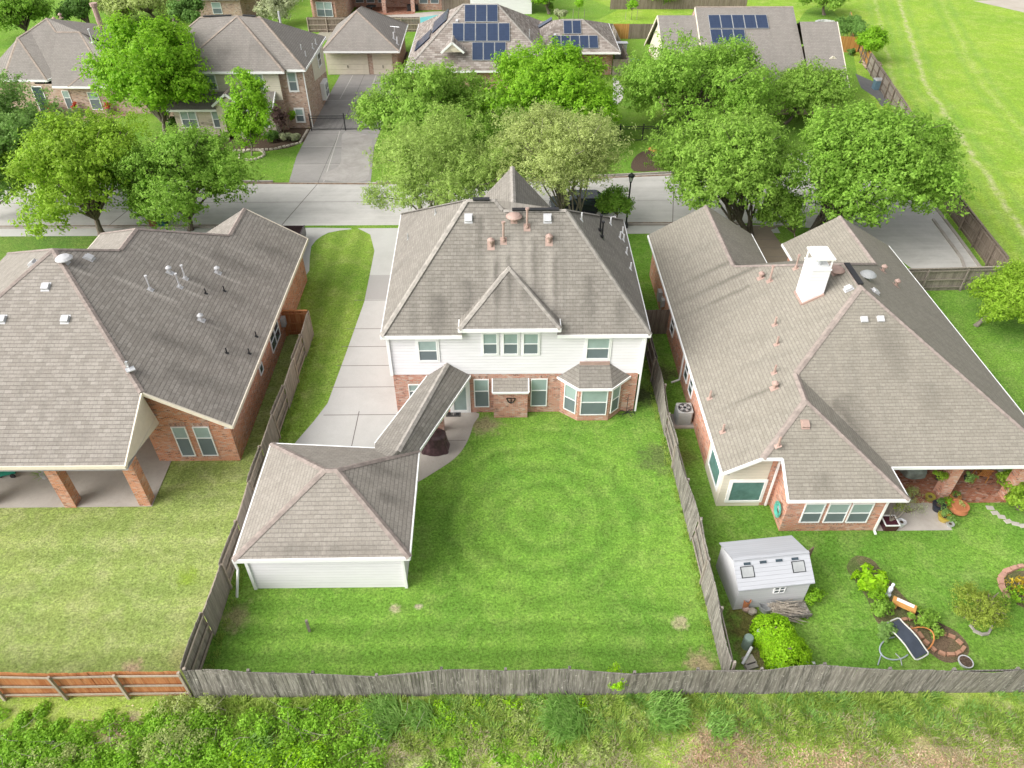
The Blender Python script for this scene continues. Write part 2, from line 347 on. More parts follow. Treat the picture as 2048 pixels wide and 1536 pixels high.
M['soldier'] = brickm('brick standing', (.36, .14, .085), (.5, .25, .17), wash=.2, swap=True)
M['stone'] = brickm('stone cream', (.52, .46, .36), (.60, .54, .44), mort=(.5, .45, .38), wash=.1, bw=.5, rh=.25)
M['white_sid'] = siding('white siding', (.775, .755, .775)); M['cream_sid'] = siding('cream siding', (.66, .61, .5), lap=.2)
M['white'] = plain('white paint', (.8, .8, .79), .5, .4, var=.03); M['cream'] = plain('cream paint', (.66, .6, .49), .6, var=.05)
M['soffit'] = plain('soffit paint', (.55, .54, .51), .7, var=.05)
M['pane'] = glassm('blind behind glass', (.36, .46, .44), .25, 1); M['screen'] = glassm('insect screen', (.16, .2, .215), .5, 1)
M['dglass'] = glassm('dark glass', (.05, .07, .085), .08); M['teal'] = glassm('teal glass', (.10, .2, .19), .15)
M['drive'] = concrete('driveway concrete', (.47, .462, .44), (.35, .335, .315), .4)
M['drive_old'] = concrete('old driveway', (.30, .285, .27), (.17, .16, .15), .5, joint=[(0, -16.1, 30), (1, 60.6, 3.6)])
M['street'] = concrete('street concrete', (.46, .445, .42), (.29, .275, .255), .6, streaky=.5)
M['kerb'] = concrete('kerb concrete', (.36, .33, .3), (.2, .17, .14), .6, sc=2)
M['slab'] = concrete('patio slab', (.44, .4, .36), (.27, .24, .21), .5, sc=1.5)
M['joint'] = plain('joint', (.15, .13, .12), .95)
M['soil'] = plain('dark mulch', (.095, .068, .05), .98, .05, var=.6, sc=14); M['dirt'] = plain('bare dirt', (.3, .2, .12), .98, .05, var=.35, sc=5)
M['paver'] = brickm('brick pavers', (.30, .095, .05), (.38, .15, .085), mort=(.3, .2, .15), wash=.12, bw=.2, rh=.1)
M['oldwood'] = woodm('weathered boards', (.245, .222, .195), (.10, .092, .08), (.46, .43, .39), knots=1)
M['palewood'] = woodm('pale boards', (.32, .28, .235), (.2, .175, .148), (.44, .395, .345))
M['brownwood'] = woodm('brown boards', (.22, .175, .14), (.12, .095, .075), (.32, .27, .22))
M['redwood'] = woodm('stained boards', (.48, .21, .085), (.32, .11, .04), (.56, .31, .16))
M['rail'] = woodm('rail wood', (.40, .34, .27), (.3, .25, .2), (.5, .43, .35)); M['orangewood'] = woodm('cedar boards', (.45, .24, .07), (.33, .16, .045), (.5, .3, .12))
M['iron'] = plain('black iron', (.02, .021, .023), .45, .5); M['galv'] = plain('galvanised metal', (.55, .56, .57), .35, .5, .5)
M['copper'] = plain('salmon flashing', (.37, .26, .22), .6); M['ventw'] = plain('white vent', (.48, .48, .49), .5); M['grey'] = plain('grey metal', (.33, .34, .34), .5)
M['blackp'] = plain('black plastic', (.018, .018, .02), .5); M['pvc'] = plain('white pvc', (.75, .75, .76), .4)
M['terra'] = plain('terracotta', (.42, .16, .07), .8); M['teak'] = woodm('teak', (.38, .17, .05), (.26, .1, .03), (.5, .26, .1))
M['tarp'] = plain('plum tarpaulin', (.075, .04, .045), .45, .4, var=.5, sc=4)
M['water'] = plain('pool water', (.16, .5, .5), .05, .6)
# ------------------------------------------------------------ building helpers
def walls(house, pts, z0, z1, mat, name='wall', thick=0):
    m = MB(); N = len(pts)
    for i in range(N):
        a, b = pts[i], pts[(i+1) % N]; m.face([(a[0], a[1], z0), (b[0], b[1], z0), (b[0], b[1], z1), (a[0], a[1], z1)])
    return m.build(name, mat, house)
def panel(house, polys, mat, name='wall'):
    m = MB()
    for p in polys: m.face(p)
    return m.build(name, mat, house)
def roof(house, polys, mat, eaves=(), caps=(), capmat=None, fas='white', fh=.2, soffits=(), name='roof'):
    m = MB()
    for p in polys:
        P = [V(q) for q in p]; n = V((0, 0, 0))
        for i in range(len(P)): n += P[i].cross(P[(i+1) % len(P)])
        if n.z < 0: P = P[::-1]
        m.face(P); m.face([q-V((0, 0, .05)) for q in P[::-1]])
    r = m.build(name, mat, house)
    if eaves:
        f = MB()
        for a, b in eaves:
            a, b = V(a), V(b); f.beam(a-V((0, 0, fh/2-.015)), b-V((0, 0, fh/2-.015)), .07, fh)
        f.build('fascia', M[fas], r)
    if caps:
        c = MB()
        for a, b in caps:
            a, b = V(a), V(b); d = (b-a); L = d.length; d.normalize(); s = V((-d.y, d.x, 0)).normalized()*.15
            flat = abs(d.z) < .08; dz = V((0, 0, .085 if flat else .062)); up = V((0, 0, .035)); n = max(1, int(L/.3))
            for k in range(n):
                p = a+(b-a)*(k/n); q = a+(b-a)*((k+1)/n)+V((0, 0, .012)); rr = random.random()
                c.face([p+up, q+up, q-s-dz+up, p-s-dz+up], rr); c.face([q+up, p+up, p+s-dz+up, q+s-dz+up], rr)
        c.build('ridge_cap', capmat or M['cap_main'], r)
    if soffits:
        s = MB()
        for p in soffits: s.face(p)
        s.build('soffit', M['soffit'], house)
    return r
def window(house, o, u, w_, h, n, lights=1, rail=.5, fr=.06, trim=0, top='pane', bot='screen', mull=.07, cross=False, name='window'):
    """o bottom-left corner on the wall, u along the wall, n out of it"""
    o, u, n = V(o), V(u).normalized(), V(n).normalized(); z = V((0, 0, 1)); m = MB()
    def bx(mb, a, b, c, d, t0, t1):
        P = lambda x, y, t: o+u*x+z*y+n*t
        A = [P(a, b, t0), P(c, b, t0), P(c, d, t0), P(a, d, t0), P(a, b, t1), P(c, b, t1), P(c, d, t1), P(a, d, t1)]; r = random.random()
        for k in ((4, 5, 6, 7), (0, 1, 5, 4), (1, 2, 6, 5), (2, 3, 7, 6), (3, 0, 4, 7)): mb.face([A[j] for j in k], r)
    if trim:
        for a, b, c, d in ((-trim, -trim, w_+trim, 0), (-trim, h, w_+trim, h+trim), (-trim, 0, 0, h), (w_, 0, w_+trim, h)): bx(m, a, b, c, d, .0, .045)
    for a, b, c, d in ((0, 0, w_, fr), (0, h-fr, w_, h), (0, fr, fr, h-fr), (w_-fr, fr, w_, h-fr)): bx(m, a, b, c, d, .0, .06)
    lw = (w_-2*fr-(lights-1)*mull)/lights
    for k in range(1, lights): x = fr+k*lw+(k-1)*mull; bx(m, x, fr, x+mull, h-fr, 0, .07)
    if rail: bx(m, fr, h*(1-rail)-.025, w_-fr, h*(1-rail)+.025, 0, .05)
    if cross:
        for k in range(lights): x = fr+k*(lw+mull)+lw/2; bx(m, x-.015, fr, x+.015, h-fr, 0, .045)
        for q in (.25, .75): bx(m, fr, h*q-.012, w_-fr, h*q+.012, 0, .045)
    f = m.build(name, M['white'], house)
    p = MB(); P = lambda x, y, t: o+u*x+z*y+n*t; cut = h*(1-rail) if rail else fr
    p.face([P(fr, cut, .025), P(w_-fr, cut, .025), P(w_-fr, h-fr, .025), P(fr, h-fr, .025)]); p.build('pane', M[top], f)
    if rail:
        q = MB(); q.face([P(fr, fr, .03), P(w_-fr, fr, .03), P(w_-fr, cut, .03), P(fr, cut, .03)]); q.build('lower_pane', M[bot], f)
    return f
def lintel(house, o, u, w_, n, hh=.2):
    o, u, n = V(o), V(u).normalized(), V(n).normalized(); m = MB(); z = V((0, 0, hh))
    A = [o, o+u*w_, o+u*w_+z, o+z]; B = [q+n*.012 for q in A]; m.face(B)
    for i in range(4): m.face([A[i], A[(i+1) % 4], B[(i+1) % 4], B[i]])
    m.build('lintel', M['soldier'], house)
def winY(house, tl, br, Y, **k):   # a window on a wall that faces the camera, from two corners of the picture
    a, b = onY(*tl, Y), onY(*br, Y); nrm = (0, -1, 0)
    return window(house, (min(a.x, b.x), Y, b.z), (1, 0, 0), abs(b.x-a.x), a.z-b.z, nrm, **k)
def vent(house, kind, px, py, pl, mat='copper', s=1.0):
    p = onP(px, py, pl); n = V((-pl[0], -pl[1], 1)).normalized(); m = MB(); dn = V((n.x, n.y, 0))
    dn = dn.normalized() if dn.length > .01 else V((0, -1, 0)); sl = (dn-n*dn.dot(n)).normalized(); sd_ = n.cross(sl)
    def plate(w_, l_, t, c=p, lift=0.0):
        A = [c+n*lift+sd_*w_*a+sl*l_*b for a, b in ((-.5, -.5), (.5, -.5), (.5, .5), (-.5, .5))]; B = [q+n*t for q in A]; m.face(B)
        for i in range(4): m.face([A[i], A[(i+1) % 4], B[(i+1) % 4], B[i]])
    if kind == 'box':
        plate(.42*s, .52*s, .015); plate(.36*s, .34*s, .12, lift=.02); return m.build('box_vent', M[mat], house)
    plate(*((.2*s, .24*s) if kind == 'stack' else (.34*s, .4*s)), .015)
    if kind == 'pipe': m.tube([p, p+V((0, 0, .12))], .11*s, 10); m.tube([p, p+V((0, 0, 1.0*s))], .055*s, 10); m.tube([p+V((0, 0, 1.0*s)), p+V((0, 0, 1.09*s))], .1*s, 10); nm = 'vent_pipe'
    elif kind == 'short': m.tube([p, p+V((0, 0, .28*s))], .09*s, 10); m.lathe(p+V((0, 0, .26*s)), [(.17*s, 0), (.17*s, .07*s), (.05*s, .17*s)], 10); nm = 'vent_cap'
    elif kind == 'dome': m.lathe(p-V((0, 0, .05)), [(.12, 0), (.2, .2), (.42, .24), (.42, .28), (.3, .38), (.1, .43), (0, .44)], 18); nm = 'dome_vent'
    else: m.tube([p, p+V((0, 0, .42*s))], .045*s, 8); nm = 'stack_vent'
    return m.build(nm, M[mat], house, smooth=False)
def ridgevent(house, a, b):
    m = MB(); m.beam(V(a)+V((0, 0, .06)), V(b)+V((0, 0, .06)), .28, .07); m.build('ridge_vent', M['blackp'], house)
def downspout(house, pts, r=.045):
    m = MB()
    for a, b in zip(pts, pts[1:]): m.beam(a, b, r*2, r*1.6)
    m.build('downspout', M['white'], house)
def solar(house, pl, px0, py0, px1, py1, nx, ny):
    """nx by ny panels filling the part of plane pl between the two picture corners"""
    a, b = onP(px0, py0, pl), onP(px1, py1, pl); n = V((-pl[0], -pl[1], 1)).normalized(); x0, x1 = a.x, b.x; y0, y1 = b.y, a.y
    for i in range(nx):
        for j in range(ny):
            X0, X1 = x0+(x1-x0)*i/nx+.015, x0+(x1-x0)*(i+1)/nx-.015; Y0, Y1 = y0+(y1-y0)*j/ny+.015, y0+(y1-y0)*(j+1)/ny-.015
            P = lambda x, y, t: V((x, y, pl[0]*x+pl[1]*y+pl[2]))+n*t
            m = MB(); A = [P(X0, Y0, .06), P(X1, Y0, .06), P(X1, Y1, .06), P(X0, Y1, .06)]; B = [P(X0, Y0, .11), P(X1, Y0, .11), P(X1, Y1, .11), P(X0, Y1, .11)]
            for k in range(4): m.face([A[k], A[(k+1) % 4], B[(k+1) % 4], B[k]])
            m.face(B); f = m.build('solar_panel', M['grey'], house)
            g = MB(); e = .035; g.face([P(X0+e, Y0+e, .113), P(X1-e, Y0+e, .113), P(X1-e, Y1-e, .113), P(X0+e, Y1-e, .113)]); g.build('cell_sheet', M['solar'], f)
t_ = NT('solar cells', .12, .6); uv_ = t_.coord('UV'); b_ = t_.n('ShaderNodeTexBrick'); b_.offset = 0; b_.inputs['Scale'].default_value = 1
b_.inputs['Brick Width'].default_value = .32; b_.inputs['Row Height'].default_value = .32; b_.inputs['Mortar Size'].default_value = .008
b_.inputs['Color1'].default_value = (.022, .036, .075, 1); b_.inputs['Color2'].default_value = (.026, .042, .085, 1); b_.inputs['Mortar'].default_value = (.04, .06, .1, 1)
t_.l(uv_, b_.inputs['Vector']); t_.col(b_.outputs['Color']); M['solar'] = t_.m
EV = .2
# ============================================================ THE MAIN HOUSE
HX0, HX1, HY0, HY1 = -6.0, 7.22, 30.65, 43.3
mh = thing('two_storey_house', 'two storey house, white siding over rose brick, three light dormer, middle of the photo', 'house', (.6, 37, 0))
walls(mh, [(HX0, HY0), (HX1, HY0), (HX1, HY1), (HX0, HY1)], 0, 2.8, M['brick_main'])
walls(mh, [(HX0-.03, HY0-.03), (HX1+.03, HY0-.03), (HX1+.03, HY1+.03), (HX0-.03, HY1+.03)], 2.8, 5.5, M['white_sid'], 'siding')
m = MB()
for (x, y) in ((HX0-.04, HY0-.04), (HX1+.04, HY0-.04)): m.box((x, y, 4.13), (.16, .16, 2.66))
m.build('corner_board', M['white'], mh)
kp = 1.116; PL_M = (0, kp, 5.6-kp*30.3)
eL, eR, eB, eF = -6.3, 7.5, 30.3, 43.7
A_, B_, C_, D_ = V((-1.88, 34.96, 10.8)), V((-.42, 34.96, 10.8)), V((.0, 34.6, 10.4)), V((3.22, 34.6, 10.4))
c1, c2, c3, c4 = V((eL, eB, 5.6)), V((eR, eB, 5.6)), V((7.66, 42.7, 5.6)), V((-6.6, 43.65, 5.6))
g0, g1 = V((.57, 38.0, 9.0)), V((.57, 43.1, 9.0))
d0, d1 = onY(917, 660, 30.0), onY(1122, 657, 30.0); dz = (d0.z+d1.z)/2; nz = PL_M[1]*(HY0+.02)+PL_M[2]; xa, xb = d0.x+.14, d1.x-.14
roof(mh, [[c1, (xa, eB, 5.6), (xa, HY0+.02, nz), (xb, HY0+.02, nz), (xb, eB, 5.6), c2, D_, C_, B_, A_], [c2, c3, D_], [c4, c1, A_], [c3, c4, A_, B_, C_, D_],
          [g0, g1, V((-2.6, 43.1, 5.5)), V((-2.6, 38.0, 5.5))], [g1, g0, V((3.7, 38.0, 5.5)), V((3.7, 43.1, 5.5))]], M['sh_main'],
     eaves=[(c1, (xa, eB, 5.6)), ((xb, eB, 5.6), c2), (c2, c3), (c4, c1)], caps=[(c1, A_), (c2, D_), (A_, B_), (B_, C_), (C_, D_), (g0, g1), (c3, D_), (c4, A_)])
panel(mh, [[(-2.5, 42.9, 5.4), (3.6, 42.9, 5.4), (.57, 42.9, 8.8)]], M['brick_main'], 'gable_wall')
d0, d1 = V((d0.x, 30.0, dz)), V((d1.x, 30.0, dz)); dm = (d0.x+d1.x)/2
ap = sol(1018, 535, 0, -kp, PL_M[2], 1); ap.z += .03
bk = (dz-PL_M[2])/kp+.02
roof(mh, [[d0, d1, ap], [d1, V((d1.x, bk, dz)), ap], [V((d0.x, bk, dz)), d0, ap]], M['sh_main'], eaves=[(d0, d1), (d1, V((d1.x, bk, dz))), (d0, V((d0.x, bk, dz)))], caps=[(d0, ap), (d1, ap)], name='dormer_roof')
panel(mh, [[(d0.x+.12, HY0-.035, 5.2), (d1.x-.12, HY0-.035, 5.2), (d1.x-.12, HY0-.035, dz-.1), (d0.x+.12, HY0-.035, dz-.1)]], M['white_sid'], 'dormer_wall')
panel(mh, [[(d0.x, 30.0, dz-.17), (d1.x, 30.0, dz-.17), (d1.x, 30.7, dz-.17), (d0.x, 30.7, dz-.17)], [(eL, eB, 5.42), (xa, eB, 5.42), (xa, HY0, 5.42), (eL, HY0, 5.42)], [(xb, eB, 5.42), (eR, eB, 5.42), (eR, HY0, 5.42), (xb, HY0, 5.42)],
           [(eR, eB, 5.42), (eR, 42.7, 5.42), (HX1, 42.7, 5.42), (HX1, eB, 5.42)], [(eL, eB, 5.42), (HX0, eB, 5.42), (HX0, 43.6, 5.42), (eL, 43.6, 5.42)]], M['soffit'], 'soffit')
Y = HY0-.03
winY(mh, (834, 680), (877, 721), Y, trim=.09); winY(mh, (1174, 675), (1217, 717), Y, trim=.09)
for a, b in ((964.5, 995.5), (1005.5, 1036.5), (1046, 1077)): winY(mh, (a, 665.5), (b, 708), Y, trim=.07)
Y = HY0
for a, b, c, d in ((947, 758, 979, 813), (1062, 757, 1093, 811), (816, 768, 846, 800)):
    winY(mh, (a, b), (c, d), Y, rail=.42, fr=.05); p, q = onY(a, b, Y), onY(c, d, Y); lintel(mh, (p.x-.08, Y, p.z+.01), (1, 0, 0), q.x-p.x+.16, (0, -1, 0))
ddo = window(mh, (-2.95, Y, .08), (1, 0, 0), .95, 2.1, (0, -1, 0), rail=0, fr=.13, trim=.1, name='door')
hh = MB(); hh.ball((-2.9, Y-.1, 1.05), (.035,)*3); hh.build('handle', M['galv'], ddo)
m = MB(); m.box((.32, 30.42, .95), (1.86, .46, 1.9)); m.build('chimney_base', M['brick_main'], mh)
q0, q1 = V((-.66, 30.64, 2.5)), V((1.3, 30.64, 2.5)); e0, e1 = V((-.66, 30.06, 1.98)), V((1.3, 30.06, 1.98))
roof(mh, [[e0, e1, q1, q0]], M['sh_gar'], eaves=[(e0, e1), (e0, q0), (e1, q1)], fh=.12, name='chimney_base_roof')
m = MB(); m.beam((.1, 30.17, 1.45), (.58, 30.17, 1.45), .03, .05); m.tube([(.1, 30.16, 1.45), (.2, 30.15, 1.2), (.34, 30.15, 1.1), (.48, 30.15, 1.2), (.58, 30.16, 1.45)], .03); m.tube([(.34, 30.15, 1.45), (.34, 30.15, 1.1)], .03); m.build('wall_ornament', M['iron'], mh)
# the bay
bp = [(3.05, HY0), (4.0, 29.9), (5.7, 29.9), (6.5, HY0)]
m = MB()
for a, b in zip(bp, bp[1:]): m.face([(*a, 0), (*b, 0), (*b, 2.45), (*a, 2.45)])
bay = m.build('bay_wall', M['brick_main'], mh)
be = [V((2.85, 30.64, 2.58)), V((3.93, 29.58, 2.58)), V((5.72, 29.58, 2.58)), V((6.82, 30.64, 2.58))]; bt = [V((4.0, 30.62, 3.5)), V((5.6, 30.62, 3.5))]
roof(mh, [[be[0], be[1], bt[0]], [be[1], be[2], bt[1], bt[0]], [be[2], be[3], bt[1]]], M['sh_main'], eaves=[(be[0], be[1]), (be[1], be[2]), (be[2], be[3])], fh=.15, soffits=[[be[0], be[3], be[2], be[1]]], name='bay_roof')
m = MB(); m.beam(bt[0]+V((0, -.03, 0)), bt[1]+V((0, -.03, 0)), .1, .26); m.build('flashing', M['copper'], mh)
window(mh, (4.12, 29.9, .45), (1, 0, 0), 1.45, 1.85, (0, -1, 0), rail=.5, fr=.05)
for a, b in ((0, 1), (2, 3)):
    A2, B2 = V((*bp[a], 0)), V((*bp[b], 0)); u = (B2-A2).normalized(); n_ = V((u.y, -u.x, 0)); L = (B2-A2).length; off = .3 if a == 0 else .12
    window(mh, A2+u*off+V((0, 0, .45)), u, L-.42, 1.85, n_, rail=.5, fr=.05)
for k, x, y, mt, s in (('box', 937, 437, 'ventw', 1), ('box', 1095, 437, 'ventw', 1), ('dome', 1028, 440, 'copper', 1), ('pipe', 1007, 482, 'copper', 1), ('pipe', 1054, 455, 'copper', 1),
                       ('short', 982, 492, 'copper', 1.1), ('short', 1098, 484, 'copper', 1.1)): vent(mh, k, x, y, PL_M, mt, s)
nr = (D_-c2).cross(c3-c2); PL_MR = (-nr.x/nr.z, -nr.y/nr.z, c2.z+(nr.x*c2.x+nr.y*c2.y)/nr.z)
nl = (A_-c1).cross(c4-c1); PL_ML = (-nl.x/nl.z, -nl.y/nl.z, c1.z+(nl.x*c1.x+nl.y*c1.y)/nl.z)
for x, y in ((1200, 462), (1204, 475)): vent(mh, 'pipe', x, y, PL_MR, 'blackp', .9)
for x, y in ((1163, 440), (1221, 448), (1240, 476), (1247, 481), (1245, 466), (1253, 507), (1261, 538)): vent(mh, 'stack', x, y, PL_MR, 'pvc', 1)
for x, y in ((871, 428), (816, 478)): vent(mh, 'stack', x, y, PL_ML, 'grey', .8)
ridgevent(mh, (-1.55, 34.93, 10.8), (-.7, 34.93, 10.8)); ridgevent(mh, (.45, 34.58, 10.4), (2.85, 34.58, 10.4))
downspout(mh, [(7.32, 30.5, 5.3), (7.32, 30.56, .1)])
# ============================================================ DETACHED GARAGE
ga = thing('detached_garage', 'white sided detached garage with hipped shingle roof, at the left of the back lawn', 'garage', (-7.7, 22.2, 0))
walls(ga, [(-11.05, 19.2), (-4.42, 19.2), (-4.42, 25.1), (-11.05, 25.1)], 0, 2.6, M['white_sid'])
e = [V((-11.33, 18.75, 2.68)), V((-4.0, 18.8, 2.68)), V((-4.12, 25.05, 2.68)), V((-11.36, 25.6, 2.68))]; ra, rb = V((-7.86, 22.15, 4.45)), V((-7.32, 22.15, 4.45))
roof(ga, [[e[0], e[1], rb, ra], [e[1], e[2], rb], [e[2], e[3], ra, rb], [e[3], e[0], ra]], M['sh_gar'], eaves=[(e[0], e[1]), (e[1], e[2]), (e[2], e[3]), (e[3], e[0])],
     caps=[(e[0], ra), (e[1], rb), (e[2], rb), (e[3], ra), (ra, rb)], capmat=M['cap_tan'], soffits=[[q-V((0, 0, .12)) for q in e]])
m = MB()
for x, y in ((-11.06, 19.19), (-4.41, 19.19)): m.box((x, y, 1.3), (.13, .13, 2.58))
m.build('corner_board', M['white'], ga); downspout(ga, [(-11.4, 18.9, 2.5), (-11.45, 19.05, 1.6), (-11.75, 18.7, .1)])
m = MB(); m.box((-7.75, 25.14, 1.15), (4.9, .05, 2.2)); m.build('garage_door', M['white'], ga)
# covered walkway from the house to the garage
cw = thing('covered_walkway', 'narrow gabled walkway roof slanting from the brick back wall to the white garage', 'walkway roof', (-4.2, 27.6, 0))
w1, w2, w3 = onY(854, 748, 30.6), onY(895, 736, 30.6), onY(941, 750, 30.6); zl = 2.72
w1 = V((w1.x, 30.62, zl)); w3 = V((w3.x, 30.62, zl)); w2 = V((w2.x, 30.62, 3.55)); 
v3 = at(840, 899, zl); v1 = at(750, 886, zl); v2 = at(795, 902, 3.35)
roof(cw, [[v1, v2, w2, w1], [v2, v3, w3, w2], [v1, v3, v2+V((-.9, -1.3, -.02))], [v1, v2, v2+V((-.9, -1.3, -.02))], [v3, v2, v2+V((-.9, -1.3, -.02))]], M['sh_main'], eaves=[(v1, w1), (v3, w3)], caps=[(v2, w2)], fh=.16, soffits=[[v1-V((0, 0, .1)), v3-V((0, 0, .1)), w3-V((0, 0, .1)), w1-V((0, 0, .1))]])
for px, py in ((882, 862),):
    p = at(px, py); m = MB(); m.box((p.x, p.y+.15, 1.3), (.36, .36, 2.6)); m.build('column', M['brick_main'], cw)
m = MB(); m.box((-5.1, 28.2, 1.3), (.32, .32, 2.6)); m.build('column', M['brick_main'], cw)
# ============================================================ LEFT HOUSE
lh = thing('brick_house', 'orange brick house with sand grey shingles and columned back patio, left of the garage', 'house', (-22, 35, 0))
walls(lh, [(-18.06, 27.05), (-13.85, 27.05), (-13.85, 44.6), (-21, 44.6), (-21, 43), (-30, 43), (-30, 29), (-18.06, 29)], 0, 3.0, M['brick_left'])
s6 = .6
def zL(x): return 3+s6*(-13.4-x)
K = V((-17.12, 26.48, zL(-17.12))); P = V((-23.13, 33.64, zL(-23.13))); H1 = V((-21, 35.75, zL(-21))); H2 = V((-21, 38.15, zL(-21))); H3 = V((-17.2, 41.5, zL(-17.2))); H4 = V((-17.2, 45.1, zL(-17.2)))
r0, r1 = V((-13.4, 26.48, 3)), V((-13.4, 45.1, 3)); pe = V((-17.2, 23.28, 3.62)); pw = V((-31.8, 23.28, 3.62))
u1, u2 = V((-26.3, 41.05, 4.38)), V((-26.3, 43.45, 4.38)); fl = V((-32.9, 43.4, 3)); fm = V((-28.6, 43.4, 3))
roof(lh, [[r0, r1, H4, H3, H2, H1, P, K], [K, P, pw, pe], [P, fl, V((-32.9, 23.28, 3)), pw], [P, H1, u1, fm, fl], [H1, H2, u2, u1], [H2, H3, V((-21, 45.3, 3)), V((-26.3, 45.3, 3)), u2], [H3, H4, V((-21, 45.1, 3))]],
     M['sh_left'], eaves=[(r0, r1), (r0, K), (pw, pe), (pe, K), (u1, u2), (r1, H4)], caps=[(P, K), (P, pw), (P, H1), (H1, H2), (H2, H3), (H3, H4), (P, fl), (H2, u2)], capmat=M['cap_tan'], fas='cream')
panel(lh, [[(-18.06, 27.05, 3.0), (-13.85, 27.05, 3.0), (-13.85, 27.05, 3.2), (-17.2, 27.05, 5.2), (-18.06, 27.05, 5.2)]], M['brick_left'], 'gable_wall')
inn = onY(306.8, 846.5, 27.0)
panel(lh, [[K-V((.03, 0, .05)), pe-V((.03, 0, .1)), V((-17.22, 27.0, inn.z))]], M['cream'], 'patio_gable')
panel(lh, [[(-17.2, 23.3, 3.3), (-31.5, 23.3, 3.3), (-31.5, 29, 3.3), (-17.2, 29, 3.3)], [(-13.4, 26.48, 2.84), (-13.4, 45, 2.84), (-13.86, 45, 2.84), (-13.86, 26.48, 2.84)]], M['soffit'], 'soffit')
for tl, br in (((341, 853), (393, 911)), ((384, 853), (438, 910))):
    a, b = onY(*tl, 27.05), onY(*br, 27.05); winY(lh, tl, br, 27.05, rail=.38, fr=.05); lintel(lh, (a.x-.06, 27.05, a.z+.01), (1, 0, 0), b.x-a.x+.12, (0, -1, 0), .24); lintel(lh, (a.x-.06, 27.05, b.z-.14), (1, 0, 0), b.x-a.x+.12, (0, -1, 0), .12)
window(lh, (-13.85, 35.0, .9), (0, 1, 0), 1.9, 1.35, (1, 0, 0), lights=2, top='dglass', bot='dglass'); window(lh, (-13.85, 32.4, 1.3), (0, 1, 0), .6, .6, (1, 0, 0), top='dglass', bot='dglass', rail=0)
cols = [(92.5, 136, 1014), (251, 292, 1013)]
for px0, px1, py in ((117, 154, 1016), (285, 303, 1013)):
    q = at(px1, py); m = MB(); m.box((q.x-.3, q.y+.3, 1.7), (.56, .56, 3.4)); m.build('column', M['brick_left'], lh)
q = at(303, 1013); m = MB(); m.box((q.x-8.1, q.y+.3, 1.7), (.56, .56, 3.4)); m.build('column', M['brick_left'], lh)
PL_LR = (-s6, 0, 3-s6*13.4); k5 = .504; PL_LB = (0, k5, P.z-k5*P.y); PL_LL = (s6, 0, P.z+s6*23.13)
for k, x, y, pl, mt in (('box', 92, 574, PL_LB, 'ventw'), ('box', 131, 639, PL_LB, 'ventw'), ('box', 4, 639, PL_LB, 'ventw'), ('box', 178, 516, PL_LR, 'ventw'), ('box', 66, 527, PL_LL, 'ventw'),
                       ('dome', 131, 524, PL_LR, 'ventw'), ('pipe', 301, 579, PL_LR, 'ventw'), ('pipe', 360, 574, PL_LR, 'ventw'), ('pipe', 371, 557, PL_LR, 'ventw'), ('short', 340, 545, PL_LR, 'ventw'),
                       ('short', 436, 545, PL_LR, 'ventw'), ('short', 403, 640, PL_LR, 'ventw')): vent(lh, k, x, y, pl, mt, .8 if k == 'pipe' else 1)
for x, y in ((412, 587), (449, 582), (513, 673), (454, 706), (499, 707)): vent(lh, 'stack', x, y, PL_LR, 'blackp', .8)
q = onP(262, 742, PL_LB); m = MB(); m.box(q+V((0, 0, .1)), (.4, .35, .05), .6); m.box(q+V((-.15, .15, .3)), (.12, .12, .3)); m.build('antenna_mount', M['galv'], lh)
m = MB(); m.box((-13.7, 37.6, 1.4), (.25, .4, .6)); m.box((-13.72, 38.6, 1.1), (.2, .3, .4)); m.tube([(-13.75, 38.6, 0), (-13.75, 38.6, 1.0)], .04); m.build('utility_meter', M['grey'], lh)
# ============================================================ RIGHT HOUSE
rh = thing('brick_house', 'salmon brick house with tan hipped roof and white chimney, right of the middle house', 'house', (18, 33, 0))
walls(rh, [(10.37, 23.7), (13.0, 23.7), (13.0, 22.1), (17.65, 22.1), (17.65, 26.6), (25.6, 26.6), (25.6, 43.3), (19.2, 43.3), (19.2, 38.5), (16.7, 38.5), (16.7, 45.0), (10.37, 45.0)], 0, 3.0, M['brick_right'])
ex, ey = 9.97, 23.37
def zR(x): return 3+.6*(x-ex)
PP = V((18.0, 31.3, 7.78)); QQ = V((18.0, 33.5, 7.8)); N1 = V((14.05, 27.3, zR(14.05))); N2 = V((13.95, 25.42, zR(13.95))); N3 = V((11.6, 23.06, zR(11.6))); W1 = V((12.52, 21.4, 3)); W2 = V((17.92, 21.4, 3)); W1b = V((12.52, 23.06, 3.98))
G1 = V((13.62, 37.6, zR(13.62))); G2 = V((13.62, 45.4, zR(13.62))); ez = V((ex, 23.06, 3)); ef = V((ex, 45.35, 3)); er = V((26.0, 23.37, 3)); erf = V((26.0, 43.7, 3)); em = V((17.9, 23.37, 3))
g2a, g2b = V((17.15, 41.4, 3)), V((17.15, 45.4, 3)); R1 = V((21.75, 37.2, 5.55)); R2 = V((21.75, 43.1, 5.55)); R3 = V((18.72, 43.7, 3.2)); R4 = V((18.75, 41.5, 3.2))
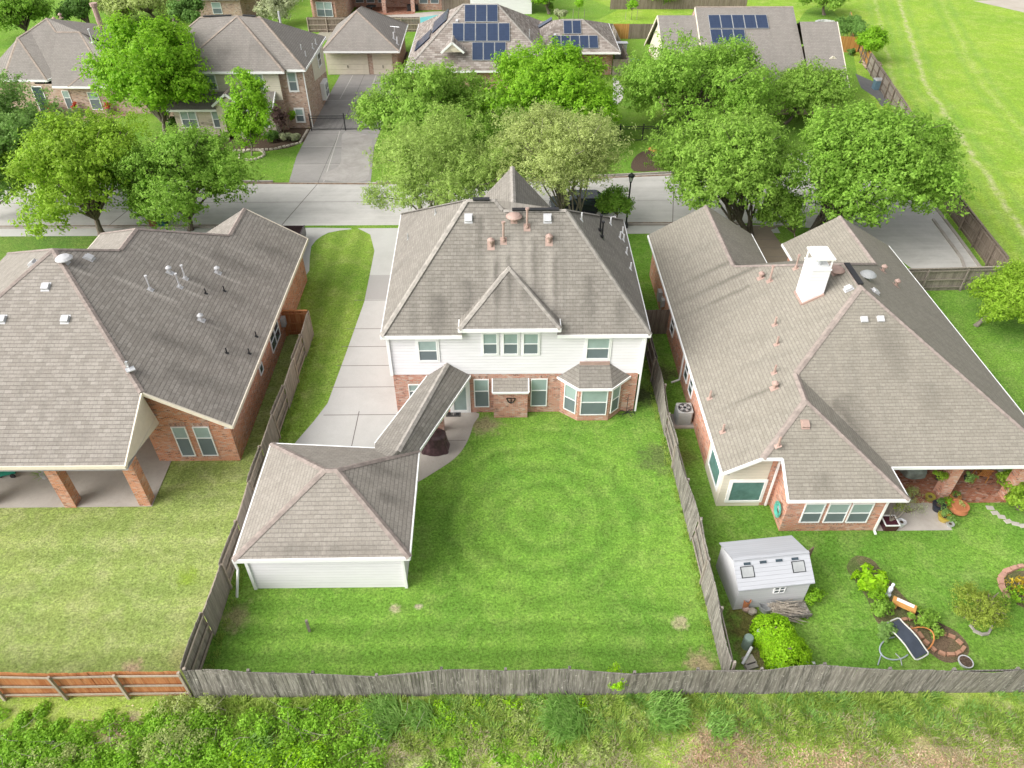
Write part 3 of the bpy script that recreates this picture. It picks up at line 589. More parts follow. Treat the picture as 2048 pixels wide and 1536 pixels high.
roof(rh, [[ez, N3, N2, N1, PP, QQ, G1, G2, ef], [N3, N2, W2, W1, W1b], [W2, N2, N1, em], [em, N1, PP, er], [er, PP, QQ, R1, R2, erf], [G1, G2, g2b, g2a], [QQ, G1, g2a, R4, R1], [R1, R2, R3, R4], [R2, R3, erf]],
     M['sh_right'], eaves=[(ez, ef), (ez, N3), (N3, W1b), (W1b, W1), (W1, W2), (W2, em), (em, er), (er, erf), (g2a, g2b), (R3, R4)],
     caps=[(N3, N2), (N2, N1), (N1, PP), (PP, QQ), (QQ, G1), (G1, G2), (N2, W2), (PP, er), (QQ, R1), (R1, R2)], capmat=M['cap_tan'], fh=.16)
panel(rh, [[(10.36, 23.68, 0), (12.45, 23.68, 0), (12.45, 23.68, 4.2), (11.85, 23.68, 4.1), (10.36, 23.68, 3.2)], [(10.355, 26.3, 0), (10.355, 23.68, 0), (10.355, 23.68, 3.2), (10.355, 26.3, 3.2)]], M['cream_sid'], 'siding')
panel(rh, [[(12.45, 23.7, 3.0), (13, 23.7, 3.0), (13, 23.7, 4.3), (12.45, 23.7, 4.3)], [(13, 22.1, 3.0), (13, 23.7, 3.0), (13, 23.7, 4.3), (13, 22.1, 3.35)], [(10.37, 45, 3.0), (16.7, 45, 3.0), (13.6, 45, 5.1)], [(19.2, 43.3, 3.0), (25.6, 43.3, 3.0), (21.9, 43.3, 5.4)]], M['brick_right'], 'gable_wall')
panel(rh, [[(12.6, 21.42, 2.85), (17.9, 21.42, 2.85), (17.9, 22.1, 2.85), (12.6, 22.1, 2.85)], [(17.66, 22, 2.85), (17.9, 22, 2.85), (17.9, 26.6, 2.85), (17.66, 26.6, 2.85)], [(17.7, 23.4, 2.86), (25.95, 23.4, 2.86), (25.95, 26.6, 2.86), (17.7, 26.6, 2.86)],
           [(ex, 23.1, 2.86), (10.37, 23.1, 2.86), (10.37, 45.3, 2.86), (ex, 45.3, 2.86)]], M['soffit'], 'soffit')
winY(rh, (1464, 962), (1519, 1001), 23.68, rail=0, top='teal', trim=.09)
window(rh, (10.355, 24.1, .75), (0, 1, 0), 1.75, 1.5, (-1, 0, 0), rail=0, top='teal', trim=.08)
for a, b in ((1612, 1637), (1660, 1685.5), (1706.5, 1731.5)):
    p, q = onY(a, 1006, 22.1), onY(b, 1043.6, 22.1); winY(rh, (a, 1006), (b, 1043.6), 22.1, fr=.05, rail=.5); 
p, q = onY(1612, 1006, 22.1), onY(1731.5, 1043.6, 22.1); lintel(rh, (p.x-.1, 22.1, q.z-.18), (1, 0, 0), q.x-p.x+.2, (0, -1, 0), .17)
for y0, y1, z0, z1 in ((36.3, 37.2, .9, 2.1), (31.9, 32.7, .9, 2.1), (30.6, 31.4, .9, 2.1)): window(rh, (10.37, y1, z0), (0, -1, 0), y1-y0, z1-z0, (-1, 0, 0), top='dglass', bot='dglass')
downspout(rh, [(17.45, 21.55, 2.8), (17.5, 22.02, 2.3), (17.5, 22.02, .1), (17.5, 21.8, .06)]); downspout(rh, [(12.75, 23.0, 3.6), (12.75, 23.62, 3.2), (12.75, 23.62, .1)]); downspout(rh, [(10.1, 33.2, 2.8), (10.3, 33.2, 2.3), (10.3, 33.2, .15), (9.8, 33.0, .1)])
q = at(1884, 998); m = MB(); m.box((q.x, q.y+.25, 1.45), (.52, .52, 2.9)); m.build('column', M['brick_right'], rh)
m = MB(); m.box((24.9, 24.1, 1.45), (.5, .5, 2.9)); m.build('column', M['brick_right'], rh)
# chimney
PL_RL = (.6, 0, 3-.6*ex); PL_RB = (0, .6, 3-.6*ey); PL_RR = (-.6, 0, 3+.6*26); PL_RW = (0, .6, 3-.6*21.4)
cq = onP(1624, 598, PL_RL); cx, cy = cq.x, cq.y+.5
m = MB(); m.box((cx, cy, 6.6), (.95, 1.15, 3.6)); ch = m.build('chimney', M['white_sid'], rh)
m = MB()
for a in (-1, 1):
    for b in (-1, 1): m.box((cx+a*.43, cy+b*.53, 8.72), (.06, .06, .64))
m.box((cx, cy, 8.42), (1.02, 1.22, .07)); m.box((cx, cy, 9.03), (1.06, 1.26, .08)); m.box((cx, cy, 9.12), (.8, 1.0, .1)); m.build('chimney_cap', M['white'], ch)
m = MB(); m.tube([(cx, cy, 8.4), (cx, cy, 8.75)], .16, 12); m.tube([(cx, cy, 8.8), (cx, cy, 8.84)], .24, 12); m.build('flue', M['galv'], ch)
m = MB(); z_ = zR(cx); m.beam((cx-.5, cy-.6, zR(cx-.5)+.05), (cx-.5, cy+.6, zR(cx-.5)+.05), .1, .12); m.beam((cx-.5, cy-.62, zR(cx-.5)+.06), (cx+.5, cy-.62, zR(cx+.5)+.06), .08, .12); m.build('flashing', M['copper'], ch)
for k, x, y, pl, mt, s in (('box', 1727, 640, PL_RB, 'ventw', .9), ('box', 1760, 639, PL_RB, 'ventw', .9), ('box', 1610, 849, PL_RW, 'copper', .9), ('box', 1697, 578, PL_RL, 'ventw', .9), ('dome', 1671, 546, PL_RL, 'copper', 1), ('short', 1521, 556, PL_RL, 'copper', 1),
                          ('pipe', 1539, 562, PL_RL, 'copper', .9), ('pipe', 1591, 537, PL_RL, 'copper', .8), ('short', 1548, 776, PL_RL, 'copper', 1), ('stack', 1549, 650, PL_RL, 'copper', 1.2), ('stack', 1553, 689, PL_RL, 'copper', 1.2),
                          ('stack', 1548, 746, PL_RL, 'copper', 1.2), ('stack', 1419, 797, PL_RL, 'copper', 1.2), ('stack', 1445, 864, PL_RL, 'copper', 1.2), ('stack', 1556, 892, PL_RL, 'copper', 1.3),
                          ('short', 1766, 542, PL_RR, 'copper', 1), ('short', 1792, 571, PL_RR, 'copper', 1), ('dome', 1734, 556, PL_RR, 'grey', 1), ('box', 1750, 584, PL_RR, 'ventw', .9)): vent(rh, k, x, y, pl, mt, s)
ridgevent(rh, (18, 31.4, 7.8), (18, 33.4, 7.82))
m = MB(); m.box((10.22, 40.6, 1.2), (.25, .5, .7)); m.box((10.25, 39.6, 1.3), (.2, .35, .5)); m.tube([(10.28, 40, .1), (10.28, 40, 1.5)], .04); m.build('utility_meter', M['grey'], rh)
# ============================================================ HOUSES ACROSS THE STREET
ah = thing('brick_house', 'single storey tan brick house with steep hipped taupe roof, top left of the photo', 'house', (-46, 84, 0))
walls(ah, [(-50.2, 78.6), (-47.2, 78.6), (-47.2, 77.0), (-44.9, 77.0), (-39.8, 77.0), (-36.5, 77.0), (-36.5, 94), (-53, 94), (-53, 78.6)], 0, 3, M['brick_far'])
a_pk, a_b, a_c, a_d, a_e, a_w, a_v = V((-47.36, 83.7, 7.5)), V((-48.79, 82.38, 6.71)), V((-46.03, 82.2, 6.54)), V((-43.65, 82.2, 6.54)), V((-41.12, 78.81, 4.57)), V((-49.62, 81.2, 6.29)), V((-44.94, 77.59, 3.83))
ev1, ev2, ev3, ev4 = V((-50.68, 78.1, 3)), V((-46.6, 78.2, 3)), V((-43.6, 76.2, 3)), V((-45.2, 76.3, 3))
ev2 = V((-45.9, 77.1, 3.35)); ev1 = V((-50.4, 77.2, 3.35))
rt1, rt2, rt3 = V((-36.0, 75.9, 3)), V((-36.0, 94, 3)), V((-43, 89.7, 6.2))
roof(ah, [[a_pk, a_b, V((-45.6, 77.9, 4.0)), ev4, ev3, a_e, a_d, a_c], [ev1, ev2, a_w], [ev2, V((-45.0, 77.9, 3.6)), a_b, a_w], [a_w, a_b, V((-53.5, 86, 3)), V((-53.4, 78, 3)), ev1],
          [a_e, ev3, rt1], [a_d, a_e, rt1, V((-36, 80, 3))], [a_c, a_d, V((-36, 82, 3)), V((-36, 88, 3)), a_pk], [a_pk, V((-36, 88, 3)), rt2, V((-47, 94, 3))], [a_b, a_pk, V((-47, 94, 3)), V((-53.5, 94, 3)), V((-53.5, 86, 3))]],
     M['sh_far'], eaves=[(ev1, ev2), (ev2, (-45.0, 77.9, 3.6)), (ev4, ev3), (ev3, rt1), (rt1, rt2)], caps=[(ev1, a_w), (ev2, a_w), (a_w, a_b), (a_b, a_pk), (a_pk, a_c), (a_c, a_d), (a_d, a_e), (a_e, ev3)], capmat=M['cap_far'])
m = MB(); m.box((-47.4, 78.4, 1.5), (.3, .1, 3)); 
dr = window(ah, (-47.75, 76.98, .05), (1, 0, 0), 1.1, 2.75, (0, -1, 0), rail=0, top='dglass', fr=.08, name='door'); 
panel(ah, [[(-48.9, 77.0, 0), (-47.2, 77.0, 0), (-47.2, 77.0, 3.2), (-48.9, 77.0, 3.2)], [(-48.9, 77.0, 0), (-48.9, 78.6, 0), (-48.9, 78.6, 3.2), (-48.9, 77.0, 3.2)]], M['brick_far'])
winY(ah, (122, 181), (150, 217), 77.0, rail=.4); winY(ah, (173, 184), (207, 219), 77.0, rail=.4)
PL_A = (0, .6, 3-.6*76.2)
m = MB(); m.tube([(-43.2, 86, 4.5), (-43.2, 86, 8.1)], .28, 10); m.tube([(-43.2, 86, 8.1), (-43.2, 86, 8.4)], .4, 10); m.build('flue', M['copper'], ah)
PL_A2 = (-.42, .1, 6.5+.42*-43.65-.1*82.2)
for x, y, k, mt in ((186, 85, 'pipe', 'ventw'), (203, 82, 'short', 'copper'), (110, 44, 'short', 'copper'), (122, 36, 'short', 'copper')): vent(ah, k, x, y, (0, 0, 6.0), mt, 1.2)
# --- two storey house with the entry portico
bh = thing('two_storey_house', 'two storey cream and brick house with an arched stone entry, behind the iron driveway gate', 'house', (-25, 77, 0))
walls(bh, [(-30.6, 72.4), (-21.2, 72.4), (-21.2, 72.9), (-19.0, 72.9), (-19.0, 82.8), (-34, 82.8), (-34, 74.5), (-30.6, 74.5)], 0, 5.7, M['brick_far'])
panel(bh, [[(-30.6, 72.38, 2.9), (-21.2, 72.38, 2.9), (-21.2, 72.38, 5.7), (-30.6, 72.38, 5.7)], [(-18.98, 77, 3.2), (-18.98, 82.8, 2.4), (-18.98, 82.8, 5.7), (-18.98, 77, 5.7)]], M['cream_sid'], 'siding')
walls(bh, [(-31.5, 71), (-22.0, 71), (-22.0, 72.4), (-31.5, 72.4)], 0, 2.75, M['stone'], 'stone_front')
ez_ = 5.75; b1, b2, b3, b4 = V((-30.9, 71.75, ez_)), V((-20.4, 71.75, ez_)), V((-18.55, 72.3, ez_)), V((-18.6, 83.2, ez_))
bA, bR, bL = V((-25.3, 76.9, 9.35)), V((-23.2, 77.0, 9.2)), V((-28.93, 77.0, 9.2)); b0 = V((-34.4, 72.6, ez_)); b5 = V((-34.4, 83.2, ez_))
roof(bh, [[b1, b2, bA], [b2, b3, bR, bL, b0, b1 + V((0, .3, 0)), bA] if False else [b2 + V((-.1, .55, 0)), b3, bR, bA], [bA, bL, b0, b1], [b3, b4, bR], [b4, b5, bL, bR], [b5, b0, bL]],
     M['sh_far'], eaves=[(b1, b2), ((-20.3, 72.3, ez_), b3), (b3, b4)], caps=[(b1, bA), (b2, bA), (bR, b3), (bL, bR), (bL, b0)], capmat=M['cap_far'])
roof(bh, [[(-31.8, 70.3, 2.75), (-21.8, 70.3, 2.75), (-21.8, 72.4, 3.75), (-31.8, 72.4, 3.75)]], M['sh_far'], eaves=[((-31.8, 70.3, 2.75), (-21.8, 70.3, 2.75)), ((-21.8, 70.3, 2.75), (-21.8, 72.4, 3.75))], name='porch_roof')
px_, pz_ = onY(449, 187, 69.9).x, onY(449, 187, 69.9).z
pl_ = V((px_-1.45, 69.85, pz_-1.1)); pr_ = V((px_+1.45, 69.85, pz_-1.1)); pt_ = V((px_, 69.85, pz_)); bkk = V((0, 2.6, 0))
roof(bh, [[pl_, pt_, pt_+bkk, pl_+bkk], [pt_, pr_, pr_+bkk, pt_+bkk]], M['sh_far'], eaves=[(pl_, pt_), (pt_, pr_)], caps=[(pt_, pt_+bkk)], capmat=M['cap_far'], name='portico_roof')
m = MB(); x0, x1, yy = px_-1.2, px_+1.2, 70.0; aw = .62; zt = 2.1; N = 10
m.face([(x0, yy, 0), (px_-aw, yy, 0), (px_-aw, yy, zt), (x0, yy, pz_-1.05)]); m.face([(px_+aw, yy, 0), (x1, yy, 0), (x1, yy, pz_-1.05), (px_+aw, yy, zt)])
arc = [(px_-aw*math.cos(math.pi*k/N), yy, zt+aw*math.sin(math.pi*k/N)*.8) for k in range(N+1)]
for k in range(N):
    a, b = arc[k], arc[k+1]; t0, t1 = k/N, (k+1)/N
    top = lambda t: (x0+(x1-x0)*t, yy, pz_-1.05+.98*(1-abs(2*t-1)))
    m.face([a, b, top(t1), top(t0)])
m.face([(x0, yy, 0), (x0, yy, pz_-1.1), (x0, 72.4, pz_-1.1), (x0, 72.4, 0)]); m.face([(x1, yy, 0), (x1, 72.4, 0), (x1, 72.4, pz_-1.1), (x1, yy, pz_-1.1)])
m.build('portico', M['stone'], bh)
window(bh, (px_-.45, 70.98, .05), (1, 0, 0), .9, 2.2, (0, -1, 0), rail=0, top='dglass', name='door')
for x0_, x1_, z0_, z1_, y_ in ((-29.2, -27.2, 3.95, 5.3, 72.38), (-24.7, -22.7, 3.95, 5.35, 72.38), (-30.9, -29.4, .8, 2.4, 71), (-27.9, -26.5, .8, 2.4, 71), (-24.2, -22.6, .8, 2.4, 71)): window(bh, (x0_, y_, z0_), (1, 0, 0), x1_-x0_, z1_-z0_, (0, -1, 0), lights=2, rail=.5, trim=.06)
window(bh, (-20.5, 72.9, 3.6), (1, 0, 0), .8, 1.75, (0, -1, 0), rail=.5, trim=.09); window(bh, (-20.4, 72.9, .6), (1, 0, 0), .8, 1.3, (0, -1, 0), rail=.5, trim=.09)
window(bh, (-18.97, 79.6, 3.7), (0, 1, 0), 1.3, 1.3, (1, 0, 0), trim=.08, top='dglass', bot='dglass'); 
m = MB(); m.box((-18.8, 80.0, 1.4), (.4, 1.9, 1.7)); bw = m.build('box_bay', M['white'], bh)
window(bh, (-18.59, 79.3, .75), (0, 1, 0), 1.4, 1.35, (1, 0, 0), lights=2, top='dglass', bot='dglass')
downspout(bh, [(-18.9, 72.75, 5.6), (-18.9, 72.8, .1)]); ridgevent(bh, (-28.6, 77, 9.22), (-25.9, 77, 9.3)); ridgevent(bh, (-24.8, 77, 9.3), (-23.6, 77, 9.22))
m = MB(); m.tube([(-21.9, 79, 7.6), (-21.9, 79, 9.2)], .1); m.build('vent_pipe', M['ventw'], bh)
for x, y in ((632, 88), (626, 97), (603, 100), (612, 113)): vent(bh, 'stack', x, y, (-.75, 0, 5.75-.75*18.6), 'ventw', 1.2)
# --- garage of that house
cg = thing('detached_garage', 'brick garage with two cream overhead doors at the head of the long driveway', 'garage', (-16, 92, 0))
walls(cg, [(-20.3, 89.2), (-12.1, 89.2), (-12.1, 98), (-20.3, 98)], 0, 2.95, M['brick_far'])
q = [V((-20.5, 88.0, 2.9)), V((-11.6, 88.0, 2.9)), V((-11.7, 99.2, 2.9)), V((-20.5, 99.2, 2.9))]; qa = V((-16.65, 92.3, 6.1)); qb = V((-16.4, 94.3, 6.1))
roof(cg, [[q[0], q[1], qa], [q[1], q[2], qb, qa], [q[2], q[3], qb], [q[3], q[0], qa, qb]], M['sh_far'], eaves=[(q[0], q[1]), (q[1], q[2])], caps=[(q[0], qa), (q[1], qa), (q[2], qb), (q[3], qb)], capmat=M['cap_far'])
for a, b in (((651, 110), (739, 148)), ((744, 110), (787, 148))):
    p0, p1 = onY(*a, 89.17), onY(*b, 89.17); m = MB(); n_ = 4
    for k in range(n_): m.box(((p0.x+p1.x)/2, 89.17, .02+(2.3/n_)*(k+.5)), (p1.x-p0.x, .06, 2.3/n_-.02))
    g_ = m.build('garage_door', M['cream'], cg); hd = MB(); hd.box(((p0.x+p1.x)/2, 89.1, .9), (.06, .06, .28)); hd.build('handle', M['blackp'], g_)
for x, y in ((788, 78), (795, 88)): vent(cg, 'stack', x, y, (-.7, 0, 2.9-.7*11.6), 'ventw', 1.8)
m = MB(); m.tube([(-12.6, 93, 3.4), (-12.6, 93, 4.2)], .05); m.tube([(-13.1, 93.2, 4.2), (-12.0, 92.8, 4.2)], .04); m.build('antenna', M['galv'], cg)
# --- house with the solar array
dh = thing('solar_roof_house', 'mottled brown hipped roof house with a stepped block of solar panels, top centre', 'house', (0, 90, 0))
walls(dh, [(-9.6, 81.4), (5, 81.4), (5, 88.9), (12.7, 88.9), (12.7, 98), (-9.6, 98)], 0, 3, M['brick_red'])
k8 = 5/6.2; d = [V((-10.3, 80.7, 3)), V((5.74, 80.7, 3)), V((5.74, 99, 3)), V((-10.3, 99, 3))]; da, db = V((-4.2, 86.9, 8)), V((-.46, 86.9, 8))
roof(dh, [[d[0], d[1], db, da], [d[1], d[2], db], [d[2], d[3], da, db], [d[3], d[0], da]], M['sh_mot'], eaves=[(d[3], d[0]), (d[0], d[1])], caps=[(d[0], da), (d[1], db), (da, db)], capmat=M['cap_main'])
f_ = [V((2.5, 87.0, 3)), V((13.3, 87.0, 3)), V((13.3, 99, 3)), V((2.5, 99, 3))]; fa, fb = V((6.75, 91.0, 5.45)), V((9.2, 91.0, 5.45))
roof(dh, [[f_[0], f_[1], fb, fa], [f_[1], f_[2], fb], [f_[2], f_[3], fa, fb], [f_[3], f_[0], fa]], M['sh_mot'], eaves=[(f_[0], f_[1]), (f_[1], f_[2])], caps=[(f_[1], fb), (fa, fb)], capmat=M['cap_main'], name='wing_roof')
g_a, g_b, g_c = onY(886, 120, 80.9), onY(904, 84, 80.9), onY(925, 125, 80.9); t_z = g_b.z-1.0
ga_, gb_, gc_ = V((g_b.x-1.2, 80.9, t_z)), V((g_b.x, 80.9, g_b.z)), V((g_b.x+1.2, 80.9, t_z))
roof(dh, [[ga_, gb_, gb_+V((0, 2.3, 0)), ga_+V((0, 1.3, 0))], [gb_, gc_, gc_+V((0, 1.3, 0)), gb_+V((0, 2.3, 0))]], M['sh_mot'], eaves=[(ga_, gb_), (gb_, gc_)], caps=[(gb_, gb_+V((0, 2.3, 0)))], name='dormer_roof')
panel(dh, [[ga_, gc_, gb_]], M['stone'], 'dormer_wall')
PL_D = (0, k8, 3-k8*80.7); PL_DL = (5/6.1, 0, 3+10.3*5/6.1); PL_F = (0, 2.45/4, 3-87*2.45/4)
solar(dh, PL_D, 929, 10, 996, 45, 3, 1); solar(dh, PL_D, 905, 47, 1020, 84, 5, 1); solar(dh, PL_D, 944, 85, 1012, 122, 3, 1)
solar(dh, PL_F, 1126, 42, 1163, 69, 2, 1); solar(dh, PL_F, 1103, 72, 1197, 98, 5, 1)
def side_solar(house, pl, x0, x1, y0, y1):
    n = V((-pl[0], -pl[1], 1)).normalized(); P = lambda x, y, t: V((x, y, pl[0]*x+pl[1]*y+pl[2]))+n*t; m = MB()
    A = [P(x0, y0, .08), P(x1, y0, .08), P(x1, y1, .08), P(x0, y1, .08)]; B = [P(x0, y0, .15), P(x1, y0, .15), P(x1, y1, .15), P(x0, y1, .15)]
    for k in range(4): m.face([A[k], A[(k+1) % 4], B[(k+1) % 4], B[k]])
    m.face(B); m.build('solar_panel', M['solar'], house)
for i in range(4): side_solar(dh, PL_DL, -7.6, -5.9, 86.0+i*1.15, 87.1+i*1.15)
for i in range(3): side_solar(dh, PL_DL, -9.5, -7.8, 85.0+i*1.15, 86.1+i*1.15)
side_solar(dh, (2.45/4.25, 0, 3-2.5*2.45/4.25), 4.2, 5.9, 92.5, 93.6)
vent(dh, 'pipe', 1059, 76, (-5/6.2, 0, 3+5.74*5/6.2), 'grey', .8); vent(dh, 'box', 914, 42, PL_D, 'ventw', .7); vent(dh, 'box', 1110, 70, PL_F, 'ventw', .7)
# --- long gabled house top right
eh = thing('solar_roof_house', 'long side gabled taupe roof house with dark blue solar panels and dormer, top right', 'house', (25, 83, 0))
walls(eh, [(16.8, 76), (34.2, 76), (34.2, 89), (16.8, 89)], 0, 3, M['brick_far'])
def strip(x0, x1, yr, zr, yf=74.9, yb=90):
    return [[(x0, yf, 3), (x1, yf, 3), (x1, yr, zr), (x0, yr, zr)], [(x0, yr, zr), (x1, yr, zr), (x1, yb, 3), (x0, yb, 3)]]
roof(eh, strip(16.4, 20.4, 84.2, 7.5), M['sh_far'], eaves=[((16.4, 74.9, 3), (20.4, 74.9, 3)), ((16.4, 84.2, 7.5), (16.4, 89.9, 3)), ((16.4, 74.9, 3), (16.4, 84.2, 7.5))], fas='cream', name='side_roof')
roof(eh, strip(30.8, 34.7, 82.0, 7.4), M['sh_far'], eaves=[((30.8, 74.9, 3), (34.7, 74.9, 3)), ((34.7, 74.9, 3), (34.7, 82, 7.4))], fas='cream', name='side_roof')
roof(eh, strip(20.4, 30.8, 84.9, 8.15), M['sh_far'], caps=[((20.4, 84.9, 8.15), (30.8, 84.9, 8.15))], capmat=M['cap_far'], eaves=[((20.4, 74.9, 3), (20.4, 84.9, 8.15))], fas='cream')
panel(eh, [[(x, 75.1, 3.1), (x, 89.8, 3.1), (x, 84.9, 8.1)] for x in (20.43, 30.77)], M['brick_far'], 'gable_wall')
panel(eh, [[(16.75, 76, 2.9), (16.75, 89, 2.9), (16.75, 84.2, 7.35)], [(34.3, 76, 2.9), (34.3, 89, 2.9), (34.3, 82, 7.25)]], M['cream_sid'], 'gable_wall')
sE = 5.15/10; PL_E = (0, sE, 3-sE*74.9)
solar(eh, PL_E, 1415, 31, 1538, 58.5, 5, 1); solar(eh, PL_E, 1419, 60, 1493, 88, 3, 1)
dq = onY(1667, 112, 78.0); e1, e2, e3 = V((dq.x-1.3, 78, dq.z-1.05)), V((dq.x, 78, dq.z)), V((dq.x+1.3, 78, dq.z-1.05))
roof(eh, [[e1, e2, e2+V((0, 3, 0)), e1+V((0, 1.5, 0))], [e2, e3, e3+V((0, 1.5, 0)), e2+V((0, 3, 0))]], M['sh_far'], eaves=[(e1, e2), (e2, e3)], fas='cream', name='dormer_roof')
panel(eh, [[(e1.x+.3, 78.15, e1.z-1.3), (e3.x-.3, 78.15, e1.z-1.3), (e3.x-.3, 78.15, e1.z+.1), (e2.x, 78.15, e2.z-.15), (e1.x+.3, 78.15, e1.z+.1)], [(e1.x+.3, 78.15, e1.z-1.3), (e1.x+.3, 80.5, e1.z-.2), (e1.x+.3, 80, e1.z+.1), (e1.x+.3, 78.15, e1.z+.1)]], M['cream'], 'dormer_wall')
window(eh, (dq.x-.42, 78.14, e1.z-1.0), (1, 0, 0), .84, 1.15, (0, -1, 0), rail=.5, top='dglass', bot='dglass', cross=True)
# --- houses at the top edge
fh_ = thing('brick_house', 'beige brick house half cut by the top edge, behind the two storey house', 'house', (-38, 118, 0))
walls(fh_, [(-48, 119), (-42.3, 119), (-42.3, 112.6), (-36.3, 112.6), (-36.3, 114.6), (-33.9, 116.5), (-33.9, 128), (-48, 128)], 0, 3, M['brick_far'])
roof(fh_, [[(-42.8, 112, 3), (-36, 112, 3), (-39, 119, 6.5)], [(-42.8, 112, 3), (-39, 119, 6.5), (-39, 128, 6.5), (-50, 128, 3), (-50, 118.2, 3), (-42.8, 118.2, 3)], [(-36, 112, 3), (-33.4, 115.5, 3), (-33.4, 128, 3), (-39, 128, 6.5), (-39, 119, 6.5)]], M['sh_far'], eaves=[((-42.8, 112, 3), (-36, 112, 3)), ((-36, 112, 3), (-33.4, 115.5, 3)), ((-50, 118.2, 3), (-42.8, 118.2, 3))])
window(fh_, (-40.3, 112.58, .9), (1, 0, 0), 1.3, 1.5, (0, -1, 0))
for x in (-47, -44.5): m = MB(); m.box((x, 117.5, 1.4), (.3, .3, 2.8)); m.build('column', M['cream'], fh_)
fp = thing('brick_house', 'red brick house with a covered patio beside the pool, cut by the top edge', 'house', (-18, 119, 0))
walls(fp, [(-27.0, 114.5), (-26.3, 113), (-23.2, 112.6), (-21.9, 114), (-21.9, 120), (-12.5, 120), (-12.5, 118.2), (-8.7, 118.2), (-8.7, 128), (-27, 128)], 0, 3, M['brick_red'])
roof(fp, [[(-27.6, 112.2, 3), (-21.4, 112.2, 3), (-21.4, 121, 6), (-27.6, 121, 6)], [(-21.4, 116.5, 3), (-8.2, 116.5, 3), (-8.2, 124, 6), (-21.4, 124, 6)]], M['sh_far'], eaves=[((-27.6, 112.2, 3), (-21.4, 112.2, 3)), ((-21.4, 116.5, 3), (-8.2, 116.5, 3))])
window(fp, (-25.9, 112.85, .5), (.99, -.13, 0), 2.3, 1.9, (-.13, -.99, 0), lights=2)
for x in (-21.6, -20.0, -18.3): window(fp, (x, 119.98, .6), (1, 0, 0), 1.2, 1.9, (0, -1, 0))
for x in (-12.0, -10.4): window(fp, (x, 118.18, .9), (1, 0, 0), 1.2, 1.6, (0, -1, 0))
for x, y in ((-17.0, 116.8), (-12.9, 117.3)): m = MB(); m.box((x, y, 1.5), (.55, .55, 3)); m.build('column', M['brick_red'], fp)
fs = thing('outbuilding', 'white sided outbuilding at the top edge beyond the solar panels', 'outbuilding', (2, 119, 0))
walls(fs, [(-4.5, 115.6), (4.3, 115.9), (4.3, 124), (-4.5, 124)], 0, 3.2, M['white_sid'])
roof(fs, [[(-4.9, 115.2, 3.2), (4.7, 115.5, 3.2), (4.7, 120, 4.8), (-4.9, 120, 4.8)], [(4.7, 124.5, 3.2), (-4.9, 124.5, 3.2), (-4.9, 120, 4.8), (4.7, 120, 4.8)]], M['sh_far'], eaves=[((-4.9, 115.2, 3.2), (4.7, 115.5, 3.2))])
m = MB(); m.box((-13, 118, .4), (1.6, .9, .75)); tag(m.build('patio_sofa', M['blackp'], None), 'dark sofa under the far patio roof behind the pool', 'sofa')
# ============================================================ GROUND
GL = dict(kind='structure')
def earth(t, p, c): return c
fieldg = grassm('field grass', (.17, .24, .035), (.26, .33, .045), (.36, .37, .12), .55, .8)
def tracks(t, p, c):
    s = t.n('ShaderNodeSeparateXYZ'); t.l(p, s.inputs[0]); nz = t.noise(p, .35, 4); pt = t.noise(p, .9, 5, .75)
    for off, wid, am in ((0, .33, .8), (-3.6, .3, .45), (6.5, .4, .25)):
        # the rut runs beside the fence: x = 33.2 + .092 (y-51) ... bent like the fence
        xx = t.math('ADD', t.math('MULTIPLY', t.math('SUBTRACT', s.outputs[1], 51.0), .215), 40.6+off)
        y2 = t.math('MAXIMUM', t.math('SUBTRACT', s.outputs[1], 85.0), 0.0); xx = t.math('ADD', xx, t.math('MULTIPLY', y2, .12))
        d = t.math('ABSOLUTE', t.math('SUBTRACT', t.math('ADD', s.outputs[0], t.math('MULTIPLY', t.math('SUBTRACT', nz, .5), 1.4)), xx))
        k = t.math('MULTIPLY', t.mr(d, 0, wid*1.5, am, 0), t.mr(pt, .36, .62)); c = t.mix(k, c, (.46, .42, .26))
        k = t.mr(t.math('ABSOLUTE', t.math('SUBTRACT', d, 1.1)), 0, .7, .3, 0); c = t.mix(k, c, (.13, .26, .06))
    return c
fieldg = grassm('field grass', (.18, .315, .034), (.26, .38, .045), (.38, .42, .13), .55, .6, tuft=.75, extra=tracks)
lawn_mid = grassm('lawn mown in rings', (.118, .255, .034), (.182, .335, .048), (.34, .40, .13), .42, 1.0, rings=(1.7, 23.1, 7.4, 4.7), stripes=(1, 5.5, .5, 17.5, 19.5),
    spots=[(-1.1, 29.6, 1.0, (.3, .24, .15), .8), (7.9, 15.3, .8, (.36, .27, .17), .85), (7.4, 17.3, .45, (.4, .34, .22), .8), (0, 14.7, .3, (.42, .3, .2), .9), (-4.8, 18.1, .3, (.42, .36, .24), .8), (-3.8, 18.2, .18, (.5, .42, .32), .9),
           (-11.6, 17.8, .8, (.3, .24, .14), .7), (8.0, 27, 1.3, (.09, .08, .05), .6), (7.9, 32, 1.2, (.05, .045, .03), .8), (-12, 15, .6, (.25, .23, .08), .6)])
lawn_l = grassm('drier lawn', (.24, .325, .085), (.31, .365, .11), (.48, .46, .25), .6, 1.0, stripes=(1, 3.6, .3, 40, 41), spots=[(-15.1, 15.5, .5, (.42, .3, .2), .9), (-13.3, 16, .8, (.3, .28, .12), .5), (-14.3, 19.8, .6, (.2, .3, .03), .8), (-12.6, 29.5, .8, (.15, .16, .04), .6)])
lawn_s = grassm('side lawn', (.16, .28, .038), (.24, .35, .055), (.4, .41, .16), .5, 1.0, stripes=(0, 4.0, .4, 60, 61))
